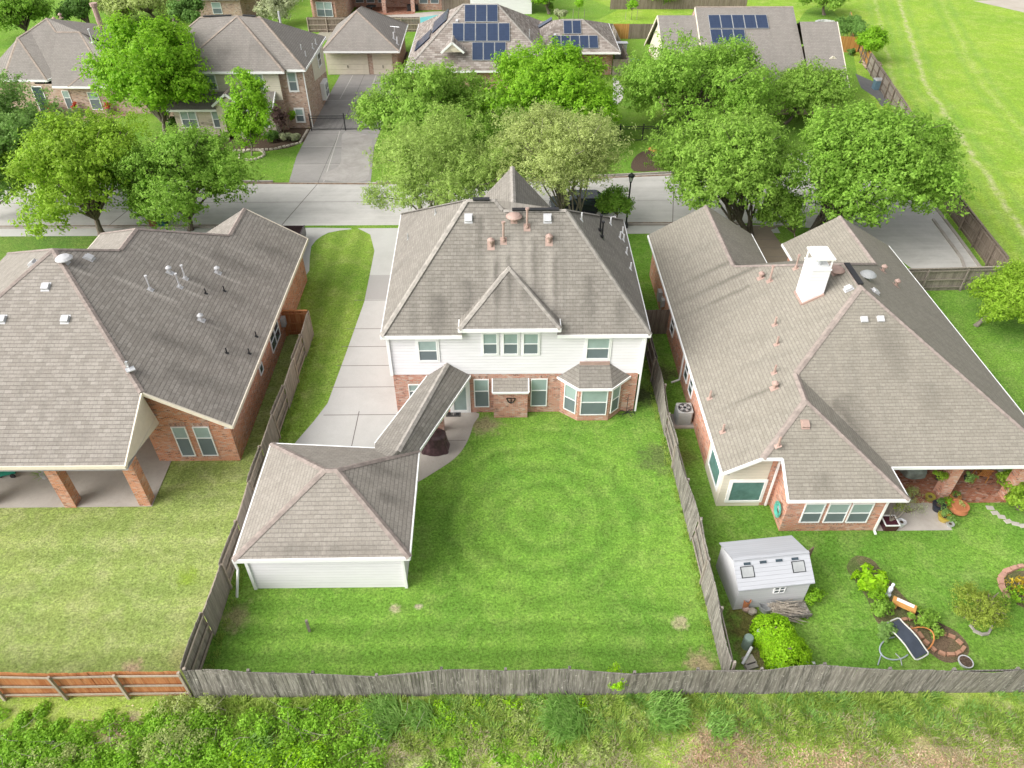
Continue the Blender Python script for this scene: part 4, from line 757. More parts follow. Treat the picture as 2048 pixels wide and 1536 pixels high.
lawn_r = grassm('lush lawn', (.118, .255, .034), (.182, .335, .048), (.34, .40, .14), .42, 1.0, spots=[(10.4, 17.1, 1.5, (.13, .10, .04), .85), (10.2, 15.6, 1.0, (.2, .15, .08), .8), (9.6, 27, .8, (.12, .11, .05), .5), (9.5, 34, 1.0, (.09, .08, .045), .8)])
lawn_f = grassm('shaded lawn', (.10, .2, .035), (.15, .25, .045), (.27, .28, .1), .4)
lawn_x = grassm('street lawn', (.12, .25, .03), (.18, .31, .04), (.3, .34, .12), .35)
verge = grassm('rough verge', (.23, .36, .05), (.33, .44, .08), (.5, .46, .25), .6, 1.6,
    spots=[(8.2, 12.2, 1.3, (.52, .36, .26), .95), (7.5, 11.5, .7, (.28, .17, .10), .95), (12, 11.1, 1.3, (.46, .34, .22), .7), (16, 11.1, 1.8, (.46, .34, .22), .7), (2.5, 11.2, 1.0, (.45, .38, .28), .7), (-14.5, 12.9, 1.0, (.36, .27, .2), .85), (-3, 11.6, .9, (.45, .40, .28), .6), (-11, 12.5, 1.2, (.2, .14, .09), .7), (9, 13.4, .8, (.38, .32, .2), .6)])
big = 600
sheet('ground', [(-big, -80), (big, -80), (big, 900), (-big, 900)], lawn_x, 0, **GL)
sheet('verge', [(-60, -5), (60, -5), (60, 14.3), (-60, 14.3)], verge, .004, **GL)
sheet('field', [(36.2, 14.3), (200, 14.3), (300, 400), (60, 400), (48.2, 112), (45.0, 100), (41.3, 88), (36.3, 58.8), (35.6, 50.5), (34.8, 45)], fieldg, .004, **GL)
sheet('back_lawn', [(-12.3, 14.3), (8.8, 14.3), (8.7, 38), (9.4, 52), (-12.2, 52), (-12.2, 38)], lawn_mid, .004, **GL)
sheet('left_lawn', [(-50, 14.3), (-12.3, 14.3), (-12.2, 38), (-12.3, 44), (-50, 44)], lawn_l, .004, **GL)
sheet('front_lawn', [(-50, 44), (-14.6, 44), (-14.9, 52.1), (-50, 52.1)], lawn_f, .004, **GL)
sheet('side_lawn', smooth_poly([(-12.2, 30), (-12.2, 38), (-13.6, 41), (-14.1, 45), (-14.3, 49.3), (-13.4, 51.4), (-11.5, 51.9), (-10.2, 51.2), (-9.55, 48.6), (-9.35, 42), (-9.7, 36), (-10.0, 31.5), (-10.8, 28.4), (-12.0, 28)], 4), lawn_s, .008, **GL)
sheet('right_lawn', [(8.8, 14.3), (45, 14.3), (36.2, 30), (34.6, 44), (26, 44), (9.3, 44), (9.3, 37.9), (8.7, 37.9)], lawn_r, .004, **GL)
sheet('far_lawn', smooth_poly([(17, 118), (7, 140), (60, 140), (45, 118), (40, 111), (24, 110), (16, 110.5), (5, 107)], 3), fieldg, .004, **GL)
sheet('driveway', [(-10.6, 27.5), (-5.9, 27.5), (-5.9, 44), (-7.0, 46), (-7.4, 50.5), (-6.9, 52.1), (-11.4, 52.1), (-10.3, 51.1), (-9.65, 48.6), (-9.45, 42), (-9.8, 36), (-10.1, 31.5), (-10.6, 30), (-11.6, 27.5)], M['drive'], .012, **GL)
m = MB()
for y in (30.5, 32.9, 34.9, 36.8, 38.7, 42.0): m.box((-8, y, .0135), (4.3, .045, .003))
m.box((-8.2, 29.2, .0137), (.045, 3.2, .003)); m.build('driveway_joints', M['joint'], None, **GL)
sheet('driveway_patch', [(-9.47, 42.1), (-7.5, 42.1), (-7.6, 45.2), (-9.55, 45.2)], concrete('patch concrete', (.36, .345, .33), (.3, .28, .27), .3), .016, **GL)
sheet('neighbour_driveway', smooth_poly([(-19, 44.5), (-14.2, 44.5), (-14.5, 49.3), (-13.6, 51.4), (-12.0, 52.1), (-20, 52.1), (-19, 50.5)], 3), M['drive'], .011, **GL)
pat = smooth_poly([(-4.45, 25.4), (-3.86, 25.9), (-2.7, 27.0), (-2.1, 28.1), (-1.75, 29.6), (-1.73, 30.7), (-5.9, 30.7), (-5.9, 27.4), (-4.6, 25.2)], 4)
sheet('back_patio', pat, M['slab'], .016, **GL)
m = MB(); m.box((-3.2, 28.4, .0175), (2.2, .03, .003)); m.build('patio_joint', M['joint'], None, **GL)
sheet('left_patio', [(-40, 23.95), (-17.35, 23.95), (-17.45, 27.04), (-18.05, 27.04), (-18.05, 29), (-40, 29)], M['slab'], .03, **GL)
sheet('right_patio', [(18.0, 22.05), (21.3, 22.05), (21.2, 23.75), (17.7, 23.75), (17.66, 22.05)], M['slab'], .016, **GL)
sheet('brick_patio', [(17.66, 23.75), (24.75, 23.72), (25.2, 24.6), (25.5, 26.6), (17.66, 26.6)], M['paver'], .02, **GL)
# street with kerbs, kept as one bent ribbon and a turning circle
sheet('street', [(-90, 52.6), (12, 52.6), (20, 52.6), (28, 51.0), (29.8, 44.4), (34.2, 44.4), (34.9, 50.5), (35.7, 58.8), (37.5, 66), (34, 68.5), (24, 64.5), (15, 61.9), (8, 61.2), (-2, 60.3), (-20, 60.4), (-90, 61.2)], M['street'], .006, **GL)
m = MB()
for x in (-16.9, -30.5, -2.5, 14.0): m.beam((x-.6, 52.6, .0075), (x+.9, 60.4, .0075), .06, .004)
m.beam((-90, 56.6, .0076), (28, 56.7, .0076), .04, .004); m.build('street_joints', M['joint'], None, **GL)
m = MB()
for a, b in zip([(-60, 60.95), (-20, 60.25), (-11, 60.05), (-2, 60.1), (8, 61.0), (15, 61.6)], [(-20, 60.25), (-11, 60.05), (-2, 60.1), (8, 61.0), (15, 61.6), (24, 64.2)]): m.beam((*a, .0085), (*b, .0085), .3, .003)
m.beam((-60, 52.72, .0085), (-20, 52.72, .0085), .22, .003); m.beam((-6, 52.72, .0085), (19, 52.72, .0085), .28, .003); m.build('gutter_dirt', plain('gutter dirt', (.2, .14, .1), .95, var=.5, sc=3), None, **GL)
def kerb(pts, nm='kerb'):
    m = MB()
    for a, b in zip(pts, pts[1:]): m.beam((*a, .06), (*b, .06), .18, .14)
    m.build(nm, M['kerb'], None, **GL)
kerb([(-90, 61.3), (-20, 60.5)]); kerb([(-11, 60.3), (-2, 60.4), (8, 61.3), (15, 62.0), (24, 64.6), (34, 68.6), (37.6, 66.1), (35.8, 58.8), (35.0, 50.5), (34.3, 44.4)])
kerb([(-90, 52.4), (-20.5, 52.4)]); kerb([(-6.6, 52.4), (19, 52.4)])
sheet('sidewalk', [(-90, 51.1), (-20, 51.1), (-20, 52.3), (-90, 52.3)], M['drive'], .01, **GL)
sheet('sidewalk', [(-7, 51.0), (19.5, 51.0), (21.5, 51.0), (21.5, 52.3), (-7, 52.3)], M['drive'], .0105, **GL)
sheet('footpath', [(19.1, 46.2), (21.3, 46.2), (20.9, 51.5), (22, 52.2), (18.7, 52.2), (19.2, 51.3)], concrete('brown path', (.25, .2, .15), (.15, .13, .1), .4), .014, **GL)
m = MB()
for y in (47.4, 48.7, 50.0): m.box((20.15, y, .0155), (2.0, .04, .003))
m.build('footpath_joints', M['joint'], None, **GL)
kerb([(32.9, 44.4), (33.7, 47), (34.3, 53)], 'kerb')
# long driveway across the street
sheet('far_driveway', [(-18.6, 60.4), (-19.1, 66), (-19.1, 72.9), (-18.9, 89.2), (-20.2, 89.2), (-12, 89.2), (-12, 80), (-12.2, 68), (-11.5, 60.3)], M['drive_old'], .012, **GL)
m = MB()
for y in (64.0, 68.2, 72.2, 76.3, 80.6, 84.9): m.box((-15.7, y, .0135), (6.6, .07, .003))
m.beam((-15.6, 60.5, .0137), (-16.1, 72, .0137), .08, .003); m.beam((-17.6, 81, .0137), (-17.4, 89, .0137), .08, .003); m.beam((-14.6, 81, .0137), (-14.7, 89, .0137), .08, .003)
m.build('far_driveway_joints', plain('pale joint', (.42, .4, .37), .9), None, **GL)
sheet('washed_concrete', smooth_poly([(-15.5, 60.8), (-12.0, 60.7), (-12.4, 66), (-12.9, 70.5), (-15.6, 71.6), (-15.2, 67.5), (-14.8, 64), (-15.9, 62)], 4), concrete('washed concrete', (.36, .34, .32), (.22, .2, .185), .8, sc=1.6), .017, **GL)
sheet('far_path', smooth_poly([(10.6, 77), (12.0, 78.5), (13.3, 82), (13.4, 86), (12.8, 88), (12.5, 85), (11.9, 81)], 4), M['drive'], .012, **GL)
sheet('far_patio_path', [(-25, 103), (-19, 103), (-18.5, 111), (-24, 111)], concrete('mossy slab', (.3, .28, .22), (.2, .19, .15), .3), .012, **GL)
sheet('pool_deck', smooth_poly([(-20, 110.5), (-12, 109.6), (-7, 111), (-6, 116), (-9, 117.5), (-14, 116), (-19, 114.5)], 4), M['slab'], .012, **GL)
sheet('pool_water', smooth_poly([(-17.5, 111.4), (-12.2, 110.7), (-9.0, 111.8), (-7.6, 115.2), (-9.0, 115.6), (-11.4, 114.2), (-14, 113), (-17, 112.9)], 4), M['water'], .02, **GL)
sheet('far_patio', [(-21.5, 115), (-12.6, 116), (-12.6, 120), (-21.5, 120)], M['paver'], .014, **GL)
sheet('entry_court', [(-49, 74.5), (-41, 74.5), (-38.5, 76.5), (-38.5, 77), (-49, 77)], concrete('brown court', (.3, .21, .15), (.2, .14, .1), .4), .012, **GL)
sheet('planting_bed', smooth_poly([(-33, 68.5), (-26, 67.3), (-22, 67.2), (-19.4, 68.9), (-19.1, 72.8), (-32, 72.8)], 4), M['soil'], .01, **GL)
sheet('leaf_litter', smooth_poly([(11.7, 62.4), (16, 63.2), (19, 66), (15, 67.5), (12.5, 66)], 4), M['soil'], .01, **GL)
sheet('side_slab', [(-14.3, 98), (-11.8, 98), (-11.8, 86), (-12.1, 86)], M['soil'], .009, **GL)
sheet('gravel_strip', [(43.2, 84.0), (41.8, 80), (40.2, 78), (40.6, 81), (40.2, 84), (41.4, 89)], concrete('dark gravel', (.14, .14, .14), (.08, .08, .08), .5, sc=6), .012, **GL)
sheet('far_pavement', [(33, 66.5), (37.8, 66.0), (39.2, 71.5), (37, 72.5)], M['drive'], .012, **GL)
sheet('far_road', [(72, 123), (78, 113), (84, 110), (90, 125)], concrete('far gravel road', (.42, .38, .33), (.3, .26, .2), .5), .012, **GL)
# ============================================================ FENCES
def fence(a, b, h, label, sides='f', wood='oldwood', railw=None, sec=2.44, lean=0, capped=False, pw=.14, wob=0):
    """sides: per section 'f' boards on the left of a->b, 'b' boards on the right (rails on the left)"""
    a, b = V((*a, 0)), V((*b, 0)); L = (b-a).length; d = (b-a)/L; nrm = V((-d.y, d.x, 0)); n = max(1, round(L/sec)); sec = L/n
    root = thing('wooden_fence', label, 'fence', a); railm = M[railw or wood]
    wf = lambda q: nrm*wob*(math.sin(q*.55+1)+.6*math.sin(q*1.37+.4))+V((0, 0, wob*.35*math.sin(q*.8)))
    for i in range(n):
        s = sides[i % len(sides)]; off = nrm*(.05 if s == 'f' else -.05); p0 = a+d*(i*sec); k = int(sec/pw); m = MB()
        hh = h+random.uniform(-.03, .03); ln = nrm*lean
        for j in range(k):
            q = p0+d*(sec*(j+.5)/k)+off; t = hh+random.uniform(-.02, .02)
            w2 = d*(sec/k/2-.003); th = nrm*.01
            lo = q; hi = q+V((0, 0, t))+ln+wf(sec*(i+(j+.5)/k))+nrm*random.uniform(-.008, .008); r = random.random()
            A = [lo-w2-th, lo+w2-th, lo+w2+th, lo-w2+th]; B = [hi-w2-th, hi+w2-th, hi+w2+th, hi-w2+th]
            for x in range(4): m.face([A[x], A[(x+1) % 4], B[(x+1) % 4], B[x]], r)
            m.face(B, r)
        m.build('panel', M[wood], root)
        m = MB()
        for z in ((.3, hh-.25) if h < 1.6 else (.3, h*.5, hh-.2)):
            q = -off*.6; m.beam(p0+q+V((0, 0, z))+(ln+wf(sec*i))*(z/h), p0+d*sec+q+V((0, 0, z))+(ln+wf(sec*(i+1)))*(z/h), .045, .09)
        if capped: m.beam(p0+V((0, 0, hh+.02))+ln, p0+d*sec+V((0, 0, hh+.02))+ln, .13, .035)
        m.build('rail', railm, root)
        m = MB(); m.beam(p0-off*1.5, p0-off*1.5+V((0, 0, hh-.06))+wf(sec*i), .1, .1); m.build('post', railm, root)
    m = MB(); m.box(b+V((0, 0, h/2)), (.1, .1, h)); m.build('post', railm, root)
    return root
fence((-12.2, 14.28), (34, 14.05), 1.83, 'long weathered grey board fence along the rough verge at the bottom', 'b', 'oldwood', wob=.11)
fence((-34, 14.3), (-12.35, 14.3), 1.83, 'reddish stained fence with pale rails, bottom left corner', 'f', 'redwood', 'rail', wob=.04)
fence((-12.25, 14.5), (-12.2, 38.1), 1.83, 'weathered fence between the drier left lawn and the white garage', 'fb', 'palewood', 'rail', wob=.05)
fence((8.72, 14.5), (8.7, 37.9), 1.83, 'leaning grey fence between the ringed lawn and the garden shed', 'ffb', 'oldwood', 'palewood', wob=.09)
fence((-13.8, 38.1), (-12.25, 38.1), 1.83, 'short orange stained gate panel beside the left brick wall', 'f', 'redwood', 'redwood', capped=True)
fence((8.75, 38.0), (10.3, 38.0), 1.83, 'short brown gate panel against the right brick house', 'b', 'brownwood', 'brownwood')
fpts = [(34.75, 43.3), (36.0, 54.0), (38.9, 65.9), (43.3, 90.5)]
fr_ = fence(fpts[0], fpts[1], 1.85, 'brown picket fence beside the turning circle and the field', 'b', 'brownwood', 'brownwood', capped=True)
fence(fpts[1], fpts[2], 1.85, 'brown fence stretch behind the big street trees, beside the field', 'b', 'brownwood', 'brownwood', capped=True)
fence(fpts[2], fpts[3], 1.85, 'fence with pale boards beside the lumber pile, along the field', 'b', 'palewood', 'brownwood', capped=True)
fence(fpts[3], (47.6, 109), 1.85, 'farthest fence stretch beside the field, behind the topiary trees', 'b', 'orangewood', 'brownwood')
fence((40.5, 97.5), (44.6, 97.2), 1.85, 'golden cedar fence behind the lollipop trees', 'b', 'orangewood')
fence((26.0, 42.6), (34.3, 42.9), 1.8, 'pale picket fence at the end of the turning circle', 'f', 'palewood', 'palewood', capped=True)
fence((14.6, 88.0), (14.4, 103.5), 1.83, 'pale fence along the alley right of the far panelled house', 'b', 'palewood')
fence((5, 103.6), (14.4, 103.5), 1.83, 'grey fence behind the wing with four solar panels', 'b', 'oldwood')
fence((14.6, 103.5), (16.6, 103.4), 1.83, 'golden fence section at the end of the alley', 'b', 'orangewood')
fence((16.6, 103.4), (20, 103.4), 1.83, 'dark brown fence section beside the golden one', 'b', 'brownwood')
fence((12.8, 88.5), (14.4, 88.5), 1.83, 'weathered gate panel between wing and alley', 'b', 'palewood')
fence((-50, 100.6), (-26, 101.6), 1.83, 'brown fence behind the top left houses', 'f', 'brownwood', 'brownwood')
fence((-26, 106.8), (-11.0, 106.9), 1.83, 'brown fence behind the cream door garage', 'f', 'brownwood', 'rail')
fence((-53, 112), (-50.6, 101), 1.83, 'pale fence at the top left beside a small green yard', 'f', 'palewood', 'rail')
fence((-8.7, 117.8), (-2, 117.8), 1.83, 'brown fence beside the pool patio, top edge', 'b', 'brownwood')
fence((16, 118.5), (36, 118.5), 1.83, 'reddish brown fence across the top right yards', 'b', 'brownwood')
def iron_fence(a, b, h, name, label, cat, posts=3):
    root = thing(name, label, cat, (*a, 0)); a, b = V((*a, 0)), V((*b, 0)); L = (b-a).length; d = (b-a)/L; m = MB()
    for i in range(int(L/.12)+1): q = a+d*min(L, i*.12); m.tube([q+V((0, 0, .12)), q+V((0, 0, h))], .016, 4)
    m.build('pickets', M['iron'], root); m = MB()
    for z in (.15, h*.82, h-.04): m.beam(a+V((0, 0, z)), b+V((0, 0, z)), .04, .05)
    m.build('rail', M['iron'], root)
    for i in range(posts): m = MB(); q = a+d*L*i/(posts-1); m.box(q+V((0, 0, h/2+.1)), (.1, .1, h+.2)); m.build('post', M['iron'], root)
iron_fence((-18.9, 72.1), (-12.2, 72.2), 1.5, 'driveway_gate', 'black iron gate across the long driveway', 'gate')
iron_fence((9.0, 69.0), (20, 69.3), 1.5, 'iron_fence', 'black iron picket fence behind the shaded lawn across the street', 'fence', 6)
# ============================================================ LEAVES, TREES, PLANTS
def leafmesh(name, C, N, size, mat, parent=None, narrow=.5, jit=.7, kindv=None, rnd=None, droop=0, **kw):
    """C leaf centres, N outward directions; one four sided leaf each"""
    n = len(C); nn = N+RNG.normal(0, jit, (n, 3)); nn /= np.linalg.norm(nn, axis=1)[:, None]+1e-9
    t = RNG.normal(0, 1, (n, 3)); t[:, 2] -= droop; t -= nn*(t*nn).sum(1)[:, None]; t /= np.linalg.norm(t, axis=1)[:, None]+1e-9
    b = np.cross(nn, t); s = (size*RNG.uniform(.6, 1.35, n))[:, None] if np.isscalar(size) else size[:, None]
    v = np.empty((n, 4, 3)); v[:, 0] = C-t*s; v[:, 1] = C+b*s*narrow; v[:, 2] = C+t*s; v[:, 3] = C-b*s*narrow
    v[:, 1] += nn*s*.18; v[:, 3] += nn*s*.18
    return quads(name, v, mat, parent, rnd, **kw)
def quads(name, v, mat, parent=None, rnd=None, **kw):
    n = len(v); org = np.zeros(3)
    me = bpy.data.meshes.new(name); o = bpy.data.objects.new(name, me); COL.objects.link(o)
    if parent is not None: org = np.array(root_of(parent).location); o.parent = parent
    else: org = v.reshape(-1, 3).mean(0); org[2] = v[:, :, 2].min(); o.location = org
    vv = (v-org).reshape(-1, 3).astype(np.float32)
    me.vertices.add(n*4); me.vertices.foreach_set('co', vv.ravel()); me.loops.add(n*4); me.loops.foreach_set('vertex_index', np.arange(n*4, dtype=np.int32))
    me.polygons.add(n); me.polygons.foreach_set('loop_start', np.arange(0, n*4, 4, dtype=np.int32)); me.polygons.foreach_set('loop_total', np.full(n, 4, dtype=np.int32))
    a = me.attributes.new('rnd', 'FLOAT', 'FACE'); a.data.foreach_set('value', (RNG.random(n) if rnd is None else rnd).astype(np.float32))
    me.materials.append(mat); me.update(); me.validate()
    return tag(o, **{k: kw[k] for k in ('label', 'cat', 'group', 'kind') if k in kw})
def crown_points(c, r, n, lobes=38, lr=.3, low=-.45, rough=.16, inner=.12, sprig=1, sp=.16):
    c = np.array(c, float); r = np.array(r, float)
    L = []
    while len(L) < lobes:
        d = RNG.normal(0, 1, 3); d /= np.linalg.norm(d)
        if d[2] < low: continue
        L.append(c+d*r*RNG.uniform(.4, .9))
    L = np.array(L); rad = RNG.uniform(.5, 1.15, lobes)*lr*r.mean()
    full = n; n = max(8, n//sprig); k = RNG.integers(0, lobes, n); d = RNG.normal(0, 1, (n, 3)); d[:, 2] += .25; d /= np.linalg.norm(d, axis=1)[:, None]
    q = RNG.random(n); rr = rad[k]*(1+RNG.normal(0, rough, n))*np.where(q < inner, RNG.uniform(.2, .9, n), 1)
    C = L[k]+d*rr[:, None]*np.array([1, 1, .75]); out = (C-c)/r; out /= np.linalg.norm(out, axis=1)[:, None]+1e-9
    N = d*.7+out*.5+np.array([0, 0, .45])
    if sprig > 1:
        j = RNG.integers(0, n, full); u = RNG.normal(0, 1, (full, 3)); ax = N/np.linalg.norm(N, axis=1)[:, None]
        ex = (RNG.random(full)-.35)[:, None]*2.4*sp; C = C[j]+u*sp*np.array([.62, .62, .45])+ax[j]*ex*RNG.uniform(.5, 1.3, n)[j][:, None]; N = N[j]+u*.5
        crown_points.rnd = np.clip(.55*RNG.random(n)[j]+.45*RNG.random(full), 0, 1)
    return C, N, L
def bend(a, b, sag=.12, n=5):
    a, b = V(a), V(b); L = (b-a).length; off = V((random.uniform(-1, 1), random.uniform(-1, 1), random.uniform(-.2, .6)))*L*sag
    return [a+(b-a)*(i/(n-1))+off*math.sin(math.pi*i/(n-1)) for i in range(n)]
def tree(name, label, base, c, r, mat, n=9000, dens=2.7, leaf=.17, trunk=.22, stems=1, lobes=38, group='broadleaf trees', bark='bark', fork=.3, low=-.45, cat='tree', narrow=.5, lr=.3, limbs=26, jit=.7, rough=.16):
    b = V((base[0], base[1], 0)); rt = thing(name, label, cat, b, group); n = int(n*dens); lobes = int(lobes*1.35); leaf = leaf*.64; C, N, L = crown_points(c, r, n, lobes, lr, low, rough, sprig=14, sp=leaf*1.9)
    leafmesh('crown', C, N, leaf, mat, rt, narrow=narrow, jit=jit, rnd=crown_points.rnd)
    m = MB(); cz = c[2]; zf = max(.5, (cz-r[2]*.8)*fork+.4); forks = []
    for s in range(stems):
        an = 2*math.pi*s/stems+random.random(); sp = 0 if stems == 1 else .35
        p0 = b+V((math.cos(an), math.sin(an), 0))*sp*.5; tp = V((b.x+(c[0]-b.x)*.35+math.cos(an)*sp*2.2, b.y+(c[1]-b.y)*.35+math.sin(an)*sp*2.2, zf+random.uniform(0, .5)))
        pts = bend(p0-V((0, 0, .05)), tp, .06); rs = [trunk*(1.35 if i == 0 else 1-.08*i)/(1 if stems == 1 else 1.6) for i in range(len(pts))]; m.tube(pts, rs, 8, rnd=.5); forks.append((tp, rs[-1]))
    m.build('trunk', M[bark], rt, smooth=True)
    m = MB()
    order = list(range(len(L))); random.shuffle(order)
    for k in order[:limbs]:
        tp, r0 = min(forks, key=lambda f: (f[0]-V(L[k])).length+random.random()*2); e = V(L[k])
        mid = tp+(e-tp)*.5+V((0, 0, .15*(e-tp).length)); pts = bend(tp, mid, .08, 4)+bend(mid, e, .1, 4)[1:]
        m.tube(pts, [r0*.62*(1-i/(len(pts)-.3))**.8+.015 for i in range(len(pts))], 5, cap=False, rnd=.5)
        for _ in range(2): e2 = e+V((random.uniform(-1, 1), random.uniform(-1, 1), random.uniform(-.3, .8)))*lr*float(np.mean(r)); m.tube(bend(pts[-3], e2, .1, 3), [.04, .028, .012], 4, cap=False, rnd=.5)
    m.build('limbs', M[bark], rt, smooth=True)
    return rt
M['sand'] = plain('sandy stone', (.48, .43, .36), .9, var=.3, sc=2)
M['bark'] = barkm('grey brown bark', (.2, .165, .135)); M['palebark'] = barkm('pale bark', (.25, .22, .18)); M['darkbark'] = barkm('dark bark', (.15, .125, .105))
def LF(k, nm, c, tr=.5): M[k] = leafm(nm, c, mul(c, 1.4), mul(c, .6), tr)
LF('lf_bright', 'leaf bright green', (.25, .47, .028)); LF('lf_yel', 'leaf yellow green', (.30, .47, .045)); LF('lf_mid', 'leaf mid green', (.25, .43, .06)); LF('lf_dark', 'leaf deep green', (.16, .30, .065))
LF('lf_grey', 'leaf grey green', (.42, .50, .17)); LF('lf_oak', 'leaf oak green', (.27, .44, .07)); LF('lf_hedge', 'leaf hedge lime', (.34, .60, .02)); LF('lf_blue', 'leaf blue green', (.255, .42, .11)); LF('lf_olive', 'leaf olive', (.30, .38, .06))
LF('lf_purple', 'leaf purple', (.16, .1, .09)); LF('lf_pale', 'leaf pale', (.46, .5, .3)); LF('lf_red', 'flower red', (.5, .09, .04)); LF('lf_yellowfl', 'flower yellow', (.6, .45, .04))
LF('lf_sage', 'leaf sage', (.33, .46, .11))
LF('lf_weed', 'leaf bramble', (.28, .52, .045), .5)
def canopy(pl, pr, pt, pb, Y, q=.62):
    """crown centre and radii from the edges the crown has in the picture, for a tree standing at depth Y"""
    p = onY((pl+pr)/2, (pt+pb)/2, Y); zc = (np.linalg.inv(RW) @ np.array([p.x, p.y, p.z-CH]))[2]; sc = F/zc; rx = (pr-pl)/2/sc; h = (pb-pt)/2/sc
    a = math.atan2(CH-p.z, p.y); ry = min(rx*.95, h/math.sin(a)*.75); rz = math.sqrt(max(.1, h*h-(ry*math.sin(a))**2))/math.cos(a); return (p.x, p.y, p.z), (rx*1.03, ry*1.03, max(rz, rx*.4))
def ctree(name, label, base, box, mat, **k):
    c, r = canopy(*box, base[1]); c = (c[0], c[1], max(c[2], r[2]*.8+.9)); return tree(name, label, base, c, r, M[mat], **k)
G1_, G2_ = 'trees along the near kerb', 'trees in the yards across the street'
ctree('street_tree', 'yellow green broad tree on the kerb, second crown from the left edge', (-31, 51.3), (5, 312, 232, 462), 'lf_yel', n=17000, group=G1_, leaf=.19, trunk=.26)
ctree('street_tree', 'rounder tree with dark trunk above the two wheeled bins', (-24.4, 52.0), (232, 500, 258, 462), 'lf_mid', n=16000, group=G1_, leaf=.17, trunk=.22, bark='darkbark')
ctree('street_tree', 'bluish green tree cut by the left edge beside the street', (-42, 54), (-130, 140, 165, 452), 'lf_blue', n=19000, group=G1_, leaf=.18)
ctree('street_tree', 'bluish tree behind the yellow green one at the left edge', (-38, 57), (-20, 190, 205, 400), 'lf_blue', n=9000, group=G1_, leaf=.18)
ctree('shade_tree', 'tall bright green dense tree between the two top left houses', (-33, 71.2), (197, 418, 48, 268), 'lf_bright', n=17000, group=G2_, leaf=.24, trunk=.24, bark='palebark', limbs=34)
ctree('olive_tree', 'grey green feathery tree behind the roof peak, left of the pair', (-5.8, 50.4), (722, 1045, 238, 452), 'lf_sage', n=20000, group=G1_, leaf=.16, trunk=.26, stems=4, low=-.2, narrow=.35, bark='palebark', rough=.28)
ctree('olive_tree', 'palest grey green feathery tree behind the roof peak, next to the lamp', (5.9, 50.8), (975, 1252, 218, 415), 'lf_grey', n=19000, group=G1_, leaf=.16, trunk=.2, stems=3, low=-.2, narrow=.32, bark='palebark', rough=.3)
ctree('sapling', 'small low leafy crown beside the lamp post behind the middle roof', (9.0, 52.0), (1195, 1262, 378, 440), 'lf_mid', n=2600, lobes=14, leaf=.15, trunk=.07, limbs=8, group=G1_)
ctree('sapling', 'small bright crown between the pale tree and the parked dark car', (4.9, 52.8), (1090, 1150, 318, 400), 'lf_bright', n=1800, lobes=12, leaf=.14, trunk=.06, limbs=8, group=G1_)
ctree('shade_tree', 'dense green tree beside the long driveway, left of the bright one', (-5.5, 67.5), (715, 1008, 128, 305), 'lf_oak', n=19000, group=G2_, leaf=.2, trunk=.25)
ctree('shade_tree', 'brightest green broad tree in front of the stepped solar array', (4.2, 70.5), (955, 1228, 100, 275), 'lf_bright', n=18000, group=G2_, leaf=.22, trunk=.25)
ctree('shade_tree', 'bright low tree crown just left of the iron picket fence', (9.5, 67.5), (1110, 1240, 180, 285), 'lf_bright', n=6000, lobes=20, group=G2_, leaf=.2, trunk=.15)
ctree('shade_tree', 'wide deep green tree in front of the long gabled roof', (17.8, 70.5), (1228, 1562, 122, 318), 'lf_mid', n=24000, group=G2_, leaf=.2, trunk=.3, lobes=52, bark='darkbark')
ctree('shade_tree', 'dark smaller crown below the gabled dormer with arched window', (28.5, 73.5), (1535, 1695, 135, 245), 'lf_oak', n=9000, lobes=28, group=G2_, leaf=.2, trunk=.2)
ctree('street_tree', 'many stemmed tree on the kerb behind the left gable of the salmon brick house', (19.0, 50.8), (1308, 1610, 232, 445), 'lf_oak', n=19000, group=G1_, leaf=.18, trunk=.3, stems=5, low=-.25, bark='darkbark', limbs=34)
ctree('street_tree', 'widest many stemmed tree overhanging the turning circle', (24.2, 51.2), (1560, 1908, 212, 468), 'lf_mid', n=32000, group=G1_, leaf=.19, trunk=.34, stems=6, lobes=60, low=-.3, bark='darkbark', limbs=44)
ctree('street_tree', 'low leafy branch crown between the two gables of the salmon brick house', (22.4, 49.0), (1520, 1610, 372, 470), 'lf_oak', n=4000, lobes=16, group=G1_, leaf=.17, trunk=.07)
ctree('round_tree', 'round yellow green tree on the right edge above the side lawn', (30.6, 38.6), (1940, 2140, 538, 655), 'lf_yel', n=14000, group='garden trees', leaf=.13, trunk=.13, bark='palebark', lobes=34, low=-.1)
ctree('young_tree', 'slender tiered young tree inside the ring of pale stones', (-23.3, 66.2), (452, 540, 140, 300), 'lf_bright', n=4800, lobes=34, lr=.34, group=G2_, leaf=.19, trunk=.09, bark='palebark', low=-.95, limbs=26)
ctree('yard_tree', 'open branched tree at the far top left corner', (-62, 104), (-30, 95, -30, 75), 'lf_mid', n=8000, group='trees at the top edge', leaf=.26, bark='darkbark')
ctree('yard_tree', 'wide pale green tree behind the roof flue of the tan brick house', (-48, 112), (200, 350, -25, 50), 'lf_grey', n=8000, group='trees at the top edge', leaf=.28)
ctree('yard_tree', 'dark compact tree by the pale fence at the top left', (-55, 108), (118, 180, -8, 45), 'lf_dark', n=3500, lobes=16, group='trees at the top edge', leaf=.26)
ctree('yard_tree', 'dark crown beside the beige brick wall at the top', (-45, 106), (345, 405, -5, 50), 'lf_dark', n=3500, lobes=16, group='trees at the top edge', leaf=.26)
ctree('yard_tree', 'pale budding tree between the two top edge brick houses', (-30.5, 110), (515, 590, -10, 48), 'lf_pale', n=3500, lobes=16, group='trees at the top edge', leaf=.22, rough=.35)
ctree('yard_tree', 'bushy green tree at the corner of the white outbuilding', (6.8, 116), (1062, 1110, -10, 45), 'lf_bright', n=3500, lobes=16, group='trees at the top edge', leaf=.26)
